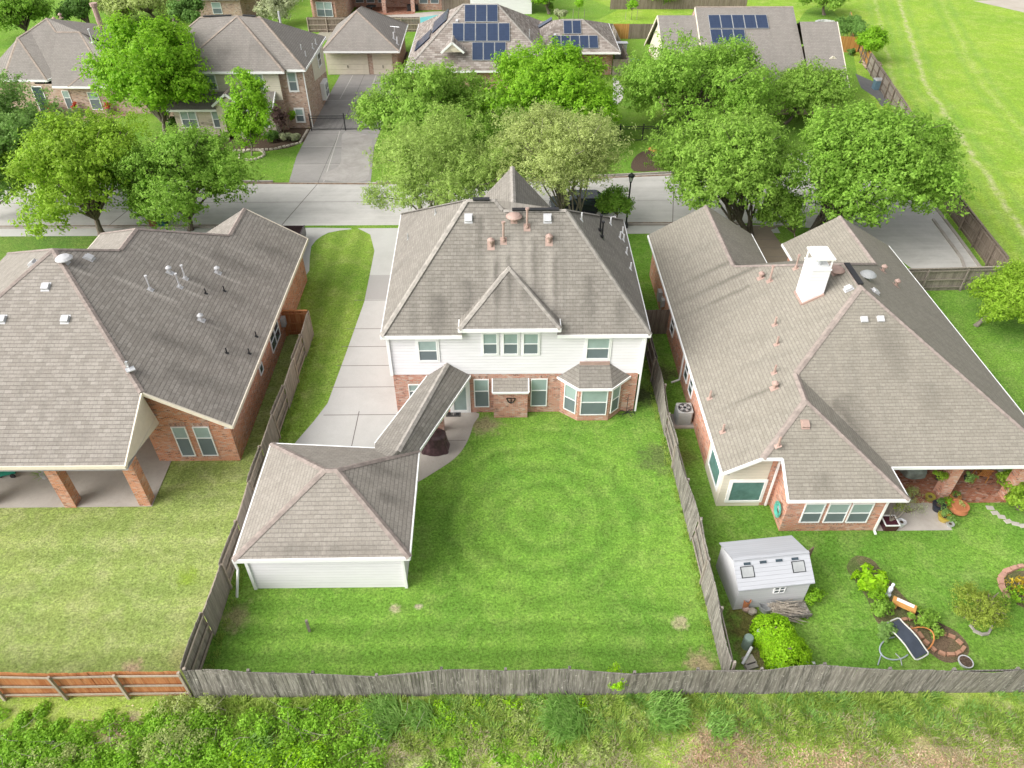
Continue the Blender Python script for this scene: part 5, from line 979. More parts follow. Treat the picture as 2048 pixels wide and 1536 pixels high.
ctree('yard_tree', 'green tree above the ring bed, left of the far field fence', (46.5, 115), (1590, 1690, -30, 30), 'lf_oak', n=5000, lobes=20, group='trees at the top edge', leaf=.28)
ctree('yard_tree', 'small light tree on the bright lawn left of the gabled roof', (24, 119), (1280, 1345, -8, 26), 'lf_mid', n=2500, lobes=14, group='trees at the top edge', leaf=.24)
ctree('fence_tree', 'bushy bright tree leaning over the field fence', (43.4, 93.0), (1722, 1772, 60, 100), 'lf_bright', n=3500, lobes=16, group='small trees by the field fence', leaf=.22, trunk=.09)
for i, (px, py, bx, by, lab) in enumerate(((1706, 42, 1700, 76, 'lollipop tree nearest the golden fence corner'), (1714, 50, 1706, 87, 'second lollipop tree along the field fence from its far end'), (1720, 60, 1712, 94, 'third lollipop tree along the field fence from its far end'),
        (1727, 68, 1717, 102, 'lollipop tree nearest the bushy bright tree'), (1684, 51, 1688, 80, 'lollipop tree in front of the golden fence, farthest left'), (1691, 59, 1694, 86, 'lowest lollipop tree in front of the golden fence'))):
    b = at(bx, by); c = onY(px, py, b.y); tree('topiary_tree', lab, (b.x, b.y), tuple(c), (.75, .75, .6), M['lf_dark'], n=700, lobes=10, lr=.5, leaf=.18, trunk=.05, limbs=4, group='lollipop trees by the field fence', low=-.9)
for px, py, lab in ((1157, 38, 'left staked sapling on the bright far lawn'), (1262, 40, 'right staked sapling on the bright far lawn')):
    b = at(px, py); r = tree('young_tree', lab, (b.x, b.y), (b.x, b.y, 1.9), (.6, .6, .9), M['lf_bright'], n=350, lobes=8, leaf=.18, trunk=.03, limbs=4, group='staked saplings on the far lawn')
    m = MB(); [m.tube([(b.x+s, b.y, 0), (b.x+s, b.y, 1.3)], .03, 5) for s in (-.8, .8)]; m.build('stake', M['palewood'], r)
def bush(name, label, base, r3, mat, n=700, leaf=.1, group=None, lobes=14, cat='shrub', z=0, lr=.42, narrow=.5, jit=.6, droop=0, low=-.3):
    b = V((base[0], base[1], z)); c = (b.x, b.y, z+r3[2]*.85); C, N, L = crown_points(c, r3, n, lobes, lr, low, .12); C[:, 2] = np.maximum(C[:, 2], z+.03)
    rt = thing(name, label, cat, b, group); leafmesh('foliage', C, N, leaf, M[mat], rt, narrow=narrow, jit=jit, droop=droop)
    m = MB()
    for k in range(min(7, len(L))): m.tube(bend(b, L[k], .1, 3), [.03, .022, .01], 5, rnd=.5)
    m.build('stem', M['bark'], rt); return rt
# shrubs across the street
for i, (px, py, r3, mt, lab) in enumerate(((432, 262, (.7, .7, 1.4), 'lf_dark', 'dark upright shrub left of the arched entry'), (565, 275, (.5, .5, 1.9), 'lf_purple', 'thin purple leaved shrub in front of the brick corner'), (596, 250, (.95, .95, 1.4), 'lf_bright', 'round bright shrub below the narrow upper window'),
        (400, 268, (.7, .6, .6), 'lf_dark', 'low dark shrub under the left lower window of the entry house'), (545, 282, (.8, .7, .6), 'lf_dark', 'low dark shrub right of the young tree'), (455, 275, (.8, .6, .5), 'lf_mid', 'low spreading shrub before the stone entry'),
        (575, 282, (1.4, .7, .35), 'lf_pale', 'pale ornamental grass edge beside the row of pale stones'), (360, 262, (.9, .8, .9), 'lf_dark', 'dark shrub at the foot of the tall bright tree'), (1400, 285, (1.6, 1.2, 1.1), 'lf_dark', 'dark shrub by the leaf litter under the deep green tree'),
        (1120, 42, (.9, .8, 1.0), 'lf_pale', 'white flowering shrub by the far outbuilding'), (455, 32, (1.5, 1.3, 1.3), 'lf_mid', 'shrub against the beige brick wall at the top'), (1700, 110, (.5, .5, .4), 'lf_dark', 'tiny shrub near the far right gable end'), (1100, 22, (.7, .5, .6), 'lf_mid', 'low shrub under the patio windows at the top'))):
    b = at(px, py); bush('shrub', lab, (b.x, b.y), r3, mt, n=900, leaf=.15, group='shrubs across the street')
# hedge beside the shed: two joined clipped mounds
hb = V((11.3, 16.9, 0)); ht = thing('hedge', 'clipped lime green hedge of two joined mounds beside the shed', 'hedge', hb)
pts = []; nrm = []
for c, r in (((11.0, 16.45), (.8, .72, .62)), ((11.3, 15.45), (.88, .85, .6)), ((11.15, 15.9), (.8, .7, .58))):
    n = 6500; d = RNG.normal(0, 1, (n, 3)); d /= np.linalg.norm(d, axis=1)[:, None]; d = np.sign(d)*np.abs(d)**.75; rr = 1+RNG.normal(0, .045, n)+.05*np.sin(d[:, 0]*9)*np.cos(d[:, 1]*8)
    q = d*np.array(r)*rr[:, None]; q[:, 2] += r[2]*.75; q[:, 0] += c[0]; q[:, 1] += c[1]; k = q[:, 2] > .05; pts.append(q[k]); nrm.append(d[k]+np.array([0, 0, .3]))
leafmesh('foliage', np.concatenate(pts), np.concatenate(nrm), .05, M['lf_hedge'], ht, jit=.55); m = MB()
for x, y in ((11.0, 16.4), (11.3, 15.5)): m.tube([(x, y, 0), (x, y, 1)], .07)
m.build('stem', M['bark'], ht)
b = at(1618, 1203); bush('shrub', 'small round green shrub at the right corner of the shed', (b.x+.1, b.y), (.45, .45, .45), 'lf_bright', 900, .055, 'garden shrubs')
b = at(1568, 1232)
# garden bed in the right lawn
bed = smooth_poly([tuple(at(x, y)[:2]) for x, y in ((1693, 1135), (1712, 1112), (1745, 1120), (1770, 1150), (1815, 1200), (1870, 1240), (1915, 1265), (1938, 1295), (1928, 1318), (1890, 1325), (1850, 1300), (1810, 1285), (1770, 1262), (1748, 1235), (1735, 1200), (1712, 1165))], 4)
bedm = grassm('bed soil', (.17, .12, .08), (.12, .17, .05), (.25, .18, .12), .6, 2.2, spots=[(17.6, 17.5, .5, (.06, .045, .035), .9), (18.3, 16.9, .45, (.07, .05, .04), .9), (16.8, 18.0, .4, (.08, .06, .045), .8)]); sheet('planting_bed', bed, bedm, .010, **GL)
GS = 'shrubs in the long garden bed'
for px, py, r3, mt, lf, n, lab in ((1738, 1158, (.68, .68, .38), 'lf_hedge', .17, 420, 'clump of broad bright hosta like leaves at the tip of the bed'), (1752, 1188, (.45, .4, .35), 'lf_bright', .06, 500, 'small green shrub left of the white statuette'),
        (1763, 1222, (.55, .5, .42), 'lf_mid', .065, 800, 'rounded shrub left of the orange bench'), (1766, 1262, (.55, .5, .4), 'lf_blue', .06, 900, 'blue green shrub above the curved sun lounger'), (1838, 1232, (.7, .45, .4), 'lf_mid', .06, 800, 'spreading shrub right of the orange bench'),
        (1860, 1255, (.5, .4, .25), 'lf_oak', .055, 500, 'low shrub at the dark mulch right of the bed')):
    b = at(px, py+10); bush('shrub', lab, (b.x, b.y), r3, mt, n, lf, GS, narrow=.55 if lf < .1 else .42)
b = at(1945, 1250); tree('fruit_tree', 'sparse olive green bush tree in the right lawn', (b.x, b.y), (b.x-.1, b.y+.1, 1.0), (1.05, 1.0, .85), M['lf_olive'], n=4200, lobes=26, leaf=.055, trunk=.05, limbs=16, lr=.34, group='garden trees', low=-.6, rough=.3, fork=.1)
b = at(2000, 1215); bush('shrub', 'thin leafy shrub between the olive bush tree and the brick ringed bed', (b.x, b.y), (.5, .35, .4), 'lf_mid', 500, .05, GS)
for px, py, r3, lab in ((2035, 1010, (.9, .8, .8), 'yellow flowering shrub at the patio corner on the right edge'), (2020, 975, (1.0, .9, .8), 'glossy bush at the right end of the brick patio'),): b = at(px, py+10); bush('shrub', lab, (b.x, b.y), r3, 'lf_yel', 1600, .085, 'patio shrubs')
b = at(2040, 930); bush('shrub', 'dark leafy shrub behind the stepping stones, right edge', (b.x, b.y+1), (1, 1, .9), 'lf_dark', 900, .1, 'patio shrubs')
# edging bricks
def edging(pts, mat, label, name='edging_stones', sz=(.3, .16, .12), step=.34, close=True):
    m = MB(); P_ = [V((*p, 0)) for p in pts]; N = len(P_); acc = 0
    for i in range(N if close else N-1):
        a, b = P_[i], P_[(i+1) % N]; L = (b-a).length
        while acc < L: q = a+(b-a)*(acc/L); an = math.atan2((b-a).y, (b-a).x); m.box((q.x, q.y, sz[2]/2), (sz[0]*random.uniform(.8, 1.1), sz[1]*random.uniform(.8, 1.2), sz[2]*random.uniform(.8, 1.2)), an+random.uniform(-.15, .15), top=.9); acc += step
        acc -= L
    return tag(m.build(name, mat, None), label, 'edging')
ring = smooth_poly([tuple(at(x, y)[:2]) for x, y in ((1795, 1245), (1840, 1238), (1870, 1262), (1905, 1275), (1926, 1297), (1905, 1310), (1875, 1305), (1850, 1285), (1830, 1262))], 3)
edging(ring, plain('brick edging', (.36, .2, .13), .9), 'orange brick edging of the lower end of the long bed')
rb_ = [tuple(at(x, y)[:2]) for x, y in ((2060, 1140), (2020, 1140), (2000, 1158), (2010, 1190), (2020, 1205), (2060, 1230))]
sheet('planting_bed', [tuple(at(x, y)[:2]) for x, y in ((2080, 1140), (2020, 1143), (2003, 1158), (2014, 1190), (2025, 1205), (2080, 1232))], bedm, .009, **GL)
edging(smooth_poly(rb_, 2)[:-3], plain('salmon edging', (.42, .24, .18), .9), 'salmon brick edging of the flower bed on the right edge', sz=(.36, .22, .14), step=.4, close=False)
b = at(2035, 1180); bush('flowers', 'yellow flowering plants in the brick edged bed on the right edge', (b.x, b.y), (.5, .6, .3), 'lf_yellowfl', 260, .06, None, cat='flowers')
b = at(2040, 1200); bush('shrub', 'low green plants in the brick edged bed on the right edge', (b.x, b.y), (.6, .7, .25), 'lf_bright', 600, .06, None)
edging(smooth_poly([tuple(at(x, y)[:2]) for x, y in ((1943, 1256), (1958, 1268), (1975, 1268), (1982, 1255), (1976, 1245))], 2)[:-2], M['kerb'], 'curved whitish stone edging below the olive bush tree', sz=(.3, .1, .1), step=.28, close=False)
edging(smooth_poly([(-23.3+1.15*math.cos(a), 66.2+1.15*math.sin(a)) for a in np.linspace(0, 6.28, 11)[:-1]], 2), M['sand'], 'ring of pale stones around the slender young tree', sz=(.32, .2, .16), step=.4)
edging([(-19.3, 72), (-19.4, 69.0), (-21.5, 67.5), (-25.5, 67.2)], M['sand'], 'row of pale stones along the planting bed and long driveway', sz=(.34, .22, .14), step=.42, close=False)
# ------------------------------------------------------------ rough growth along the verge
def scatter(name, boxes, mat, leaf, label, cat, hz=.6, clump=None, narrow=.5, jit=.7, kind='stuff'):
    Cs = []; Ns = []
    for (x0, x1, y0, y1, h, n, cr) in boxes:
        nc = max(3, n//110); cx = RNG.uniform(x0, x1, nc); cy = RNG.uniform(y0, y1, nc); ch_ = h*RNG.uniform(.35, 1.1, nc)
        k = RNG.integers(0, nc, n); d = RNG.normal(0, 1, (n, 3)); d /= np.linalg.norm(d, axis=1)[:, None]; d[:, 2] = np.abs(d[:, 2])
        C = np.stack([cx[k], cy[k], np.zeros(n)], 1)+d*np.stack([np.full(n, cr), np.full(n, cr), ch_[k]], 1)*RNG.uniform(.55, 1.05, n)[:, None]; Cs.append(C); Ns.append(d+np.array([0, 0, .8]))
    C = np.concatenate(Cs); N = np.concatenate(Ns); return leafmesh(name, C, N, leaf, mat, narrow=narrow, jit=jit, kind=kind, label=label, cat=cat)
scatter('weeds', [(-20, -13.8, 10.0, 12.7, .55, 16000, .42), (-14, -9.5, 10.2, 13.4, .7, 15000, .4), (-9.5, -4.5, 10.3, 13.6, .75, 12000, .38), (-20, -12, 12.6, 13.9, .3, 5000, .3), (-9, -2, 12.8, 13.9, .35, 6000, .3), (-6, 2, 11.2, 12.8, .2, 4000, .3)], M['lf_weed'], .058, 'bright leafy brambles below the reddish and grey fence', 'weeds')
scatter('weeds', [(-18.5, -13.0, 10.2, 12.4, .65, 5000, .3), (-13.2, -11.2, 11.5, 13.9, .95, 5000, .4), (-5, 4, 11.4, 13.7, .25, 5000, .3), (-1, 6, 12.6, 13.9, .3, 3500, .3)], M['lf_grey'], .05, 'paler leafy vines mixed through the verge growth', 'weeds')
scatter('weeds', [(-10.5, -6.8, 10.2, 12.2, .7, 7000, .45), (-3, 3, 13, 13.9, .35, 2500, .3)], M['lf_hedge'], .05, 'lime green bushy weeds at the bottom of the photo', 'weeds')
def blades(name, spots, mat, L, W, label=None, cat=None, group=None, kind=None, parent=None, arch=.5, wind=None):
    Q = []
    for (x, y, rad, n, l) in spots:
        a = RNG.uniform(0, 2*np.pi, n); q = np.sqrt(RNG.random(n))*rad; bx = x+q*np.cos(a); by = y+q*np.sin(a)
        dirn = a+RNG.normal(0, .6, n) if wind is None else wind+RNG.normal(0, .85, n); ln = l*RNG.uniform(.5, 1.1, n); out = arch*RNG.uniform(.3, 1.2, n); dx = np.cos(dirn)*out; dy = np.sin(dirn)*out
        sx, sy = -np.sin(dirn)*W/2, np.cos(dirn)*W/2; prev = None; ts = [0, .45, .8, 1]
        for t0, t1, w0, w1 in ((0, .45, 1, .9), (.45, .8, .9, .6), (.8, 1, .6, .05)):
            def P(t): return bx+dx*ln*t**1.6, by+dy*ln*t**1.6, ln*(t-.55*out*t**2.4)+.01
            a0, a1 = P(t0), P(t1); v = np.empty((n, 4, 3))
            v[:, 0] = np.stack([a0[0]-sx*w0, a0[1]-sy*w0, a0[2]], 1); v[:, 1] = np.stack([a0[0]+sx*w0, a0[1]+sy*w0, a0[2]], 1)
            v[:, 2] = np.stack([a1[0]+sx*w1, a1[1]+sy*w1, a1[2]], 1); v[:, 3] = np.stack([a1[0]-sx*w1, a1[1]-sy*w1, a1[2]], 1); Q.append(v)
    return quads(name, np.concatenate(Q), mat, parent, label=label, cat=cat, group=group, kind=kind)
M['bl_blue'] = leafm('grass blade blue green', (.25, .47, .09), (.38, .57, .17), (.17, .35, .06), .5); M['bl_yel'] = leafm('grass blade yellow', (.36, .5, .09), (.5, .6, .15), (.24, .38, .06), .5); M['bl_dry'] = leafm('straw', (.42, .36, .22), (.55, .48, .33), (.28, .22, .13), .2)
# clumps
for x, y, rad, n, l, lab in ((2.3, 13.2, .75, 900, 1.0, 'largest arching blue green grass clump below the fence sapling'), (-4.6, 13.3, .7, 650, .95, 'arching grass clump right of the middle of the grey fence'), 
                             (6.0, 13.5, .75, 600, .9, 'arching grass clump under the end of the leaning fence'), (-9.4, 12.2, .5, 350, .8, 'grass clump among the lime green weeds'), (-3.3, 13.4, .5, 350, .8, 'grass tuft between two larger clumps by the fence'), (8.0, 12.9, .5, 250, .6, 'low sprawling grass tuft right of the leaning fence end')):
    blades('grass_clump', [(x, y, rad, n, l*.78)], M['bl_blue'], l, .045, label=lab, cat='grass clump', group='arching grass clumps on the verge', arch=.95, wind=random.choice((-.5, 3.4, 3.7)))
sp = [(random.uniform(-12, 21), random.uniform(12.2, 14.05), .35, 75, random.uniform(.15, .4)) for _ in range(380)]+[(random.uniform(-12, 21), random.uniform(10.0, 12.3), .35, 45, random.uniform(.1, .28)) for _ in range(190)]
blades('grass', sp, M['bl_yel'], .3, .03, kind='stuff', label='rough yellow green grass on the verge', cat='grass', arch=.7)
sp = [(random.uniform(-3, 21), random.uniform(12.6, 14.1), .3, 60, random.uniform(.15, .45)) for _ in range(170)]
blades('grass', sp, M['bl_blue'], .3, .022, kind='stuff', label='greener grass close under the long grey fence', cat='grass', arch=.7)
sp = [(random.uniform(-9, 20), random.uniform(10.2, 13.0), .5, 60, random.uniform(.15, .35)) for _ in range(130)]
blades('straw', sp, M['bl_dry'], .3, .018, kind='stuff', label='dry straw lying between the verge grasses', cat='straw', arch=1.5)
m = MB()
for _ in range(90):
    x, y = random.uniform(-20, -3), random.uniform(10.3, 13.6); a = random.uniform(0, 6.3); L_ = random.uniform(.4, 1.3); m.tube(bend((x, y, random.uniform(.05, .4)), (x+math.cos(a)*L_, y+math.sin(a)*L_*.6, random.uniform(.4, 1.0)), .15, 4), [.012, .01, .008, .004], 4, cap=False)
tag(m.build('dead_stems', M['palebark'], None), 'dry pale stems poking out of the brambles at the bottom left', 'dead stems', kind='stuff')
M['leaflit'] = leafm('dead leaf', (.48, .33, .2), (.6, .45, .31), (.3, .18, .1), .05)
Cl = []
for x, y, sx, sy, n in ((8.2, 12.1, .8, .5, 1900), (7.5, 11.4, .5, .3, 900), (12, 11.3, 1.6, .5, 2200), (16.5, 11.2, 1.8, .5, 2400), (9, 11.2, 1.2, .4, 1000), (-14.5, 12.9, .8, .4, 300)): Cl.append(np.stack([RNG.normal(x, sx, n), RNG.normal(y, sy, n), RNG.uniform(.01, .05, n)], 1))
Cl = np.concatenate(Cl); leafmesh('leaf_litter', Cl, np.tile([0, 0, 1.], (len(Cl), 1)), .045, M['leaflit'], jit=.35, kind='stuff', label='brown fallen leaves on the bare verge', cat='leaf litter')
b = at(1232, 1382); tree('sapling', 'lime green self sown sapling against the grey fence', (b.x, b.y), (b.x, b.y+.1, .95), (.55, .45, .6), M['lf_hedge'], n=900, lobes=14, leaf=.06, trunk=.02, limbs=10, low=-.8, rough=.25, group=None)
# low tufts that break up the mown lawns and the field
def tufts(name, poly, n, mat, l, w_, label):
    xs = [p[0] for p in poly]; ys = [p[1] for p in poly]; out = []
    X = RNG.uniform(min(xs), max(xs), n); Y_ = RNG.uniform(min(ys), max(ys), n); return [(float(a), float(b_), .05, 3, l*random.uniform(.5, 1.4)) for a, b_ in zip(X, Y_)]
edge = [(8.5+random.uniform(-.12, .3), random.uniform(14.4, 37), .12, 14, random.uniform(.1, .25)) for _ in range(300)]+[(-12.0+random.uniform(-.1, .25), random.uniform(14.4, 38), .12, 14, random.uniform(.1, .25)) for _ in range(260)]+[(random.uniform(-12, 20), 14.5+random.uniform(0, .2), .1, 12, random.uniform(.08, .2)) for _ in range(380)]
blades('grass', edge, M['bl_yel'], .2, .018, kind='stuff', label='unmown grass fringe along the foot of the fences', cat='grass', arch=.6)
# ============================================================ SMALL THINGS
def one(name, m, mat, label, cat, group=None, smooth=False): return tag(m.build(name, mat, None, smooth), label, cat, group)
# garden shed
P0 = V((9.78, 17.88, 0)); P1 = V((12.9, 18.22, 0)); D_s = (P1-P0).normalized(); Nn = V((-D_s.y, D_s.x, 0)); Ls = (P1-P0).length; W_ = 2.25; 
sh = thing('garden_shed', 'white plastic garden shed with grey skylit roof beside the leaning fence', 'shed', tuple(P0))
S = lambda x, y, z: P0+D_s*x+Nn*y+V((0, 0, z))
zw, zr, yr = 1.62, 2.3, .95
m = MB(); m.face([S(0, 0, 0), S(Ls, 0, 0), S(Ls, 0, zw), S(0, 0, zw)]); m.face([S(Ls, W_, 0), S(0, W_, 0), S(0, W_, zw), S(Ls, W_, zw)])
for x in (0, Ls): m.face([S(x, 0, 0), S(x, W_, 0), S(x, W_, zw), S(x, yr, zr-.04), S(x, 0, zw)])
M['shedw'] = siding('shed plastic', (.56, .56, .57), .16); M['shedr'] = siding('shed roof', (.43, .44, .465), .17)
m.build('wall', M['shedw'], sh)
ov = .1; a0, a1, rr0, rr1, c0_, c1_ = S(-ov, -ov, zw-.03), S(Ls+ov, -ov, zw-.03), S(-ov, yr, zr), S(Ls+ov, yr, zr), S(-ov, W_+ov, zw+.02), S(Ls+ov, W_+ov, zw+.02)
m = MB()
for f in ([a0, a1, rr1, rr0], [rr0, rr1, c1_, c0_]): m.face(f); m.face([p-V((0, 0, .05)) for p in f[::-1]])
m.beam(a0-V((0, 0, .03)), a1-V((0, 0, .03)), .03, .07); rf_ = m.build('roof', M['shedr'], sh)
m = MB(); m.beam(rr0+V((0, 0, .005)), rr1+V((0, 0, .005)), .14, .03); m.build('ridge_cap', M['shedr'], rf_)
sl = (rr0-a0).normalized(); sn = D_s.cross(sl)
for x in (.45, 1.15, 1.85, 2.55):
    c = S(x, yr-.2, zr-.12); m = MB(); f = [c+D_s*u+sl*v_+sn*.03 for u, v_ in ((-.15, -.05), (.15, -.05), (.15, .06), (-.15, .06))]; m.face(f); m.build('roof_window', M['dglass'], rf_)
for x in (.42, 2.66):
    c = S(x, .5, zw+.34*.95+.02); m = MB(); bb = MB()
    for s_, mb, t in ((1.0, bb, .04), (.86, m, .055)): mb.face([c+D_s*u*s_+sl*v_*s_+sn*t for u, v_ in ((-.29, -.24), (.29, -.24), (.29, .24), (-.29, .24))])
    fr2 = bb.build('skylight', M['iron'], rf_); m.build('pane', plain('milky pane', (.33, .34, .34), .3), fr2)
wd = window(sh, S(1.55, 0, 1.0), D_s, .5, .42, -Nn, lights=2, rail=.5, fr=.03, mull=.03, top='dglass', bot='dglass')
m = MB(); m.beam(S(Ls+.1, 1.2, .9), S(Ls+.75, 1.55, .9), .05, 1.7); m.build('door', plain('brown door', (.2, .13, .1), .7), sh)
# things at the foot of the shed
def rock(b, s): m.ball((b.x, b.y, s*.45), (s*.6, s*.5, s*.5), 7, 5, wob=.35)
for px, py, s, mt, lab in ((1483, 1212, .55, 'terra', 'orange stack of flower pots in front of the shed'), (1492, 1222, .3, 'copper', 'pinkish stone beside the orange pots'), (1503, 1226, .34, 'palewood', 'brown stone at the right of the pinkish stone')):
    b = at(px, py); m = MB()
    if mt == 'terra':
        for i, (dx, dy) in enumerate(((0, 0), (.2, .08), (.05, .22), (.24, -.14))): m.lathe((b.x+dx-.15, b.y+dy, 0), [(.1, 0), (.15, .28+.12*i), (.17, .3+.12*i), (.14, .3+.12*i), (.1, .1)], 10)
        one('pot_stack', m, M[mt], lab, 'flower pots')
    else: rock(b, s); one('stone', m, M[mt], lab, 'stone', 'stones by the shed')
m = MB()
for i in range(75):
    a = S(random.uniform(1.35, 1.9), random.uniform(-.75, -.15), random.uniform(.32, .7)); L = random.uniform(.7, 1.35); an = random.gauss(-.12, .16); q = a+V((math.cos(an)*L, math.sin(an)*L, random.uniform(-.35, .1))); m.tube(bend(a, q, .06, 4), [random.uniform(.012, .028)]*3+[.007], 5)
one('branch_pile', m, barkm('dry branch', (.40, .35, .29)), 'pile of grey dry branches on a low cart in front of the shed', 'branch pile')
m = MB(); c = S(2.35, -.5, .28); m.box(c, (1.5, .7, .06), math.atan2(D_s.y, D_s.x)); [m.box(c+D_s*sx+Nn*sy+V((0, 0, -.14)), (.08, .08, .26)) for sx in (-.65, .65) for sy in (-.28, .28)]; m.box(c-Nn*.36+V((0, 0, .08)), (1.5, .04, .2), math.atan2(D_s.y, D_s.x)); one('low_cart', m, M['oldwood'], 'low dark cart carrying the dry branches', 'cart')
b = at(1530, 1218); m = MB(); m.lathe((b.x, b.y, 0), [(.26, 0), (.32, .34), (.3, .34), (.25, .05)], 14); one('bucket', m, M['grey'], 'round grey tub left of the branch pile', 'tub')
b = at(1493, 1297); m = MB(); m.lathe((b.x, b.y+.1, 0), [(.2, 0), (.2, .62), (.17, .7), (0, .72)], 18); one('utility_pedestal', m, plain('sage pedestal', (.21, .28, .24), .5, var=.05), 'thick sage green utility pedestal left of the hedge', 'utility pedestal', smooth=False)
b = at(1512, 1288); m = MB(); m.lathe((b.x, b.y+.1, 0), [(.09, 0), (.09, .75), (.1, .76), (.1, .85), (0, .87)], 14); one('utility_post', m, plain('pale sage', (.42, .47, .43), .5, var=.05), 'thin pale utility post beside the thicker pedestal', 'utility post')
a, b = at(1484, 1330), at(1500, 1303); m = MB(); m.tube([a+V((0, 0, .08)), b+V((0, 0, .35))], .06, 10); one('pipe_offcut', m, M['pvc'], 'white pipe leaning on stones in the fence corner', 'pipe')
for px, py, w_, l_, lab in ((1498, 1322, .5, .42, 'flat pinkish stone under the white pipe'), (1502, 1334, .55, .25, 'flat grey stone against the rear fence')):
    b = at(px, py); m = MB(); m.box((b.x, b.y, .06), (w_, l_, .11), .3, top=.9); one('flat_stone', m, M['kerb'] if 'grey' in lab else M['slab'], lab, 'stone', 'flat stones in the fence corner')
b = at(1551, 1336); m = MB(); m.lathe((b.x, b.y+.1, 0), [(.17, 0), (.2, .38), (.21, .4), (.17, .4), (.15, .05)], 12); one('bucket', m, plain('blue plastic', (.12, .3, .5), .4), 'blue bucket half hidden between hedge and rear fence', 'bucket')
# AC unit
b = at(1366, 850); ac = thing('air_conditioner', 'grey round cornered air conditioning unit beside the right brick wall', 'air conditioner', (b.x, b.y, 0))
m = MB(); m.box((b.x+.2, b.y+.25, .05), (1.5, 1.1, .1)); m.build('pad', M['slab'], ac)
def rbox(m, c, w_, d_, z0, z1, r=.12, n=4):
    pts = []
    for cx_, cy_, a0 in ((w_/2-r, d_/2-r, 0), (-w_/2+r, d_/2-r, 90), (-w_/2+r, -d_/2+r, 180), (w_/2-r, -d_/2+r, 270)):
        for k in range(n+1): t = math.radians(a0+90*k/n); pts.append((c[0]+cx_+r*math.cos(t), c[1]+cy_+r*math.sin(t)))
    for i in range(len(pts)): p, q = pts[i], pts[(i+1) % len(pts)]; m.face([(*p, z0), (*q, z0), (*q, z1), (*p, z1)])
    m.face([(*p, z1) for p in pts])
m = MB(); rbox(m, (b.x, b.y+.3), .85, .85, .1, 1.0)
for k in range(14): 
    z = .2+k*.05; m.box((b.x, b.y+.3-.43, z), (.66, .02, .018)); m.box((b.x-.43, b.y+.3, z), (.02, .66, .018))
m.build('casing', plain('unit grey', (.4, .42, .41), .5, var=.05), ac)
m = MB(); m.lathe((b.x, b.y+.3, 1.0), [(.36, .004), (.36, .02), (0, .02)], 24); m.build('fan_opening', M['blackp'], ac)
m = MB()
for k in range(5): an = k*2*math.pi/5; m.beam((b.x, b.y+.3, 1.03), (b.x+.3*math.cos(an), b.y+.3+.3*math.sin(an), 1.03), .14, .01)
m.build('fan_blade', M['grey'], ac); m = MB()
for r_ in (.12, .24, .35): m.tube([(b.x+r_*math.cos(t), b.y+.3+r_*math.sin(t), 1.06) for t in np.linspace(0, 2*math.pi, 25)], .006, 4, cap=False)
m.build('fan_grille', M['galv'], ac)
m = MB(); m.lathe((b.x+.75, b.y+.35, .1), [(.22, 0), (.26, .28), (.22, .3), (0, .3)], 12); one('planter', m, M['palewood'], 'wooden tub behind the air conditioning unit', 'tub')
# covered grill, doormat, plant hanger
b = at(870, 905); gt = thing('covered_grill', 'barbecue under a dark plum cover on the slab by the walkway', 'grill', (b.x, b.y+.3, 0)); m = MB()
prof = []
for z, wx, wy in ((0, 1.0, .62), (.35, .9, .52), (.8, .84, .46), (.98, .8, .42), (1.12, .55, .34), (1.2, .2, .15)):
    prof.append([(b.x+wx*.75*math.copysign(abs(math.cos(t))**.6, math.cos(t))*(1+.05*math.sin(t*9+z*3)), b.y+.35+wy*math.copysign(abs(math.sin(t))**.6, math.sin(t))*(1+.07*math.sin(t*7)), z) for t in np.linspace(0, 2*math.pi, 33)[:-1]])
for i in range(len(prof)-1):
    for k in range(32): m.face([prof[i][k], prof[i][(k+1) % 32], prof[i+1][(k+1) % 32], prof[i+1][k]])
m.face(prof[-1]); m.build('cover', M['tarp'], gt, smooth=True); m = MB(); [m.box((b.x+s*.5, b.y+.35, .07), (.06, .3, .12)) for s in (-1, 1)]; m.build('leg', M['iron'], gt)
b = at(907, 829); m = MB(); m.box((b.x, b.y, .03), (.8, .42, .02)); dm_ = one('doormat', m, M['blackp'], 'dark doormat with a small flower pattern before the back door', 'doormat')
m = MB()
for k in range(4): an = k*math.pi/2; m.box((b.x+.08*math.cos(an), b.y+.06*math.sin(an), .042), (.07, .05, .003), an)
for sx in (-.35, .35): m.box((b.x+sx, b.y, .042), (.012, .36, .003))
for sy in (-.17, .17): m.box((b.x, b.y+sy, .042), (.7, .012, .003))
o_ = m.build('pattern', plain('mat pattern', (.3, .28, .26), .9), dm_); o_.data.transform(Matrix.Translation((0, 0, 0)))
b = at(1252, 828); m = MB(); m.tube([(b.x, b.y, 0), (b.x, b.y, 1.3)], .018, 6); m.tube([(b.x, b.y, 1.1), (b.x-.12, b.y, 1.3), (b.x-.2, b.y, 1.15)], .012, 5)
for a in range(7): m.tube([(b.x, b.y, .1), (b.x+.4*math.cos(a), b.y+.25*math.sin(a*1.3), .14), (b.x+.5*math.cos(a+.3), b.y+.3*math.sin(a), .03)], .018, 5)
one('plant_stand', m, M['iron'], 'black iron plant hook with coiled base by the bay wall corner', 'plant stand')
b = at(619, 1262); m = MB(); m.box((b.x, b.y, .4), (.1, .1, .8), .2); one('wooden_post', m, M['palewood'], 'lone grey post standing in the ringed lawn', 'post')
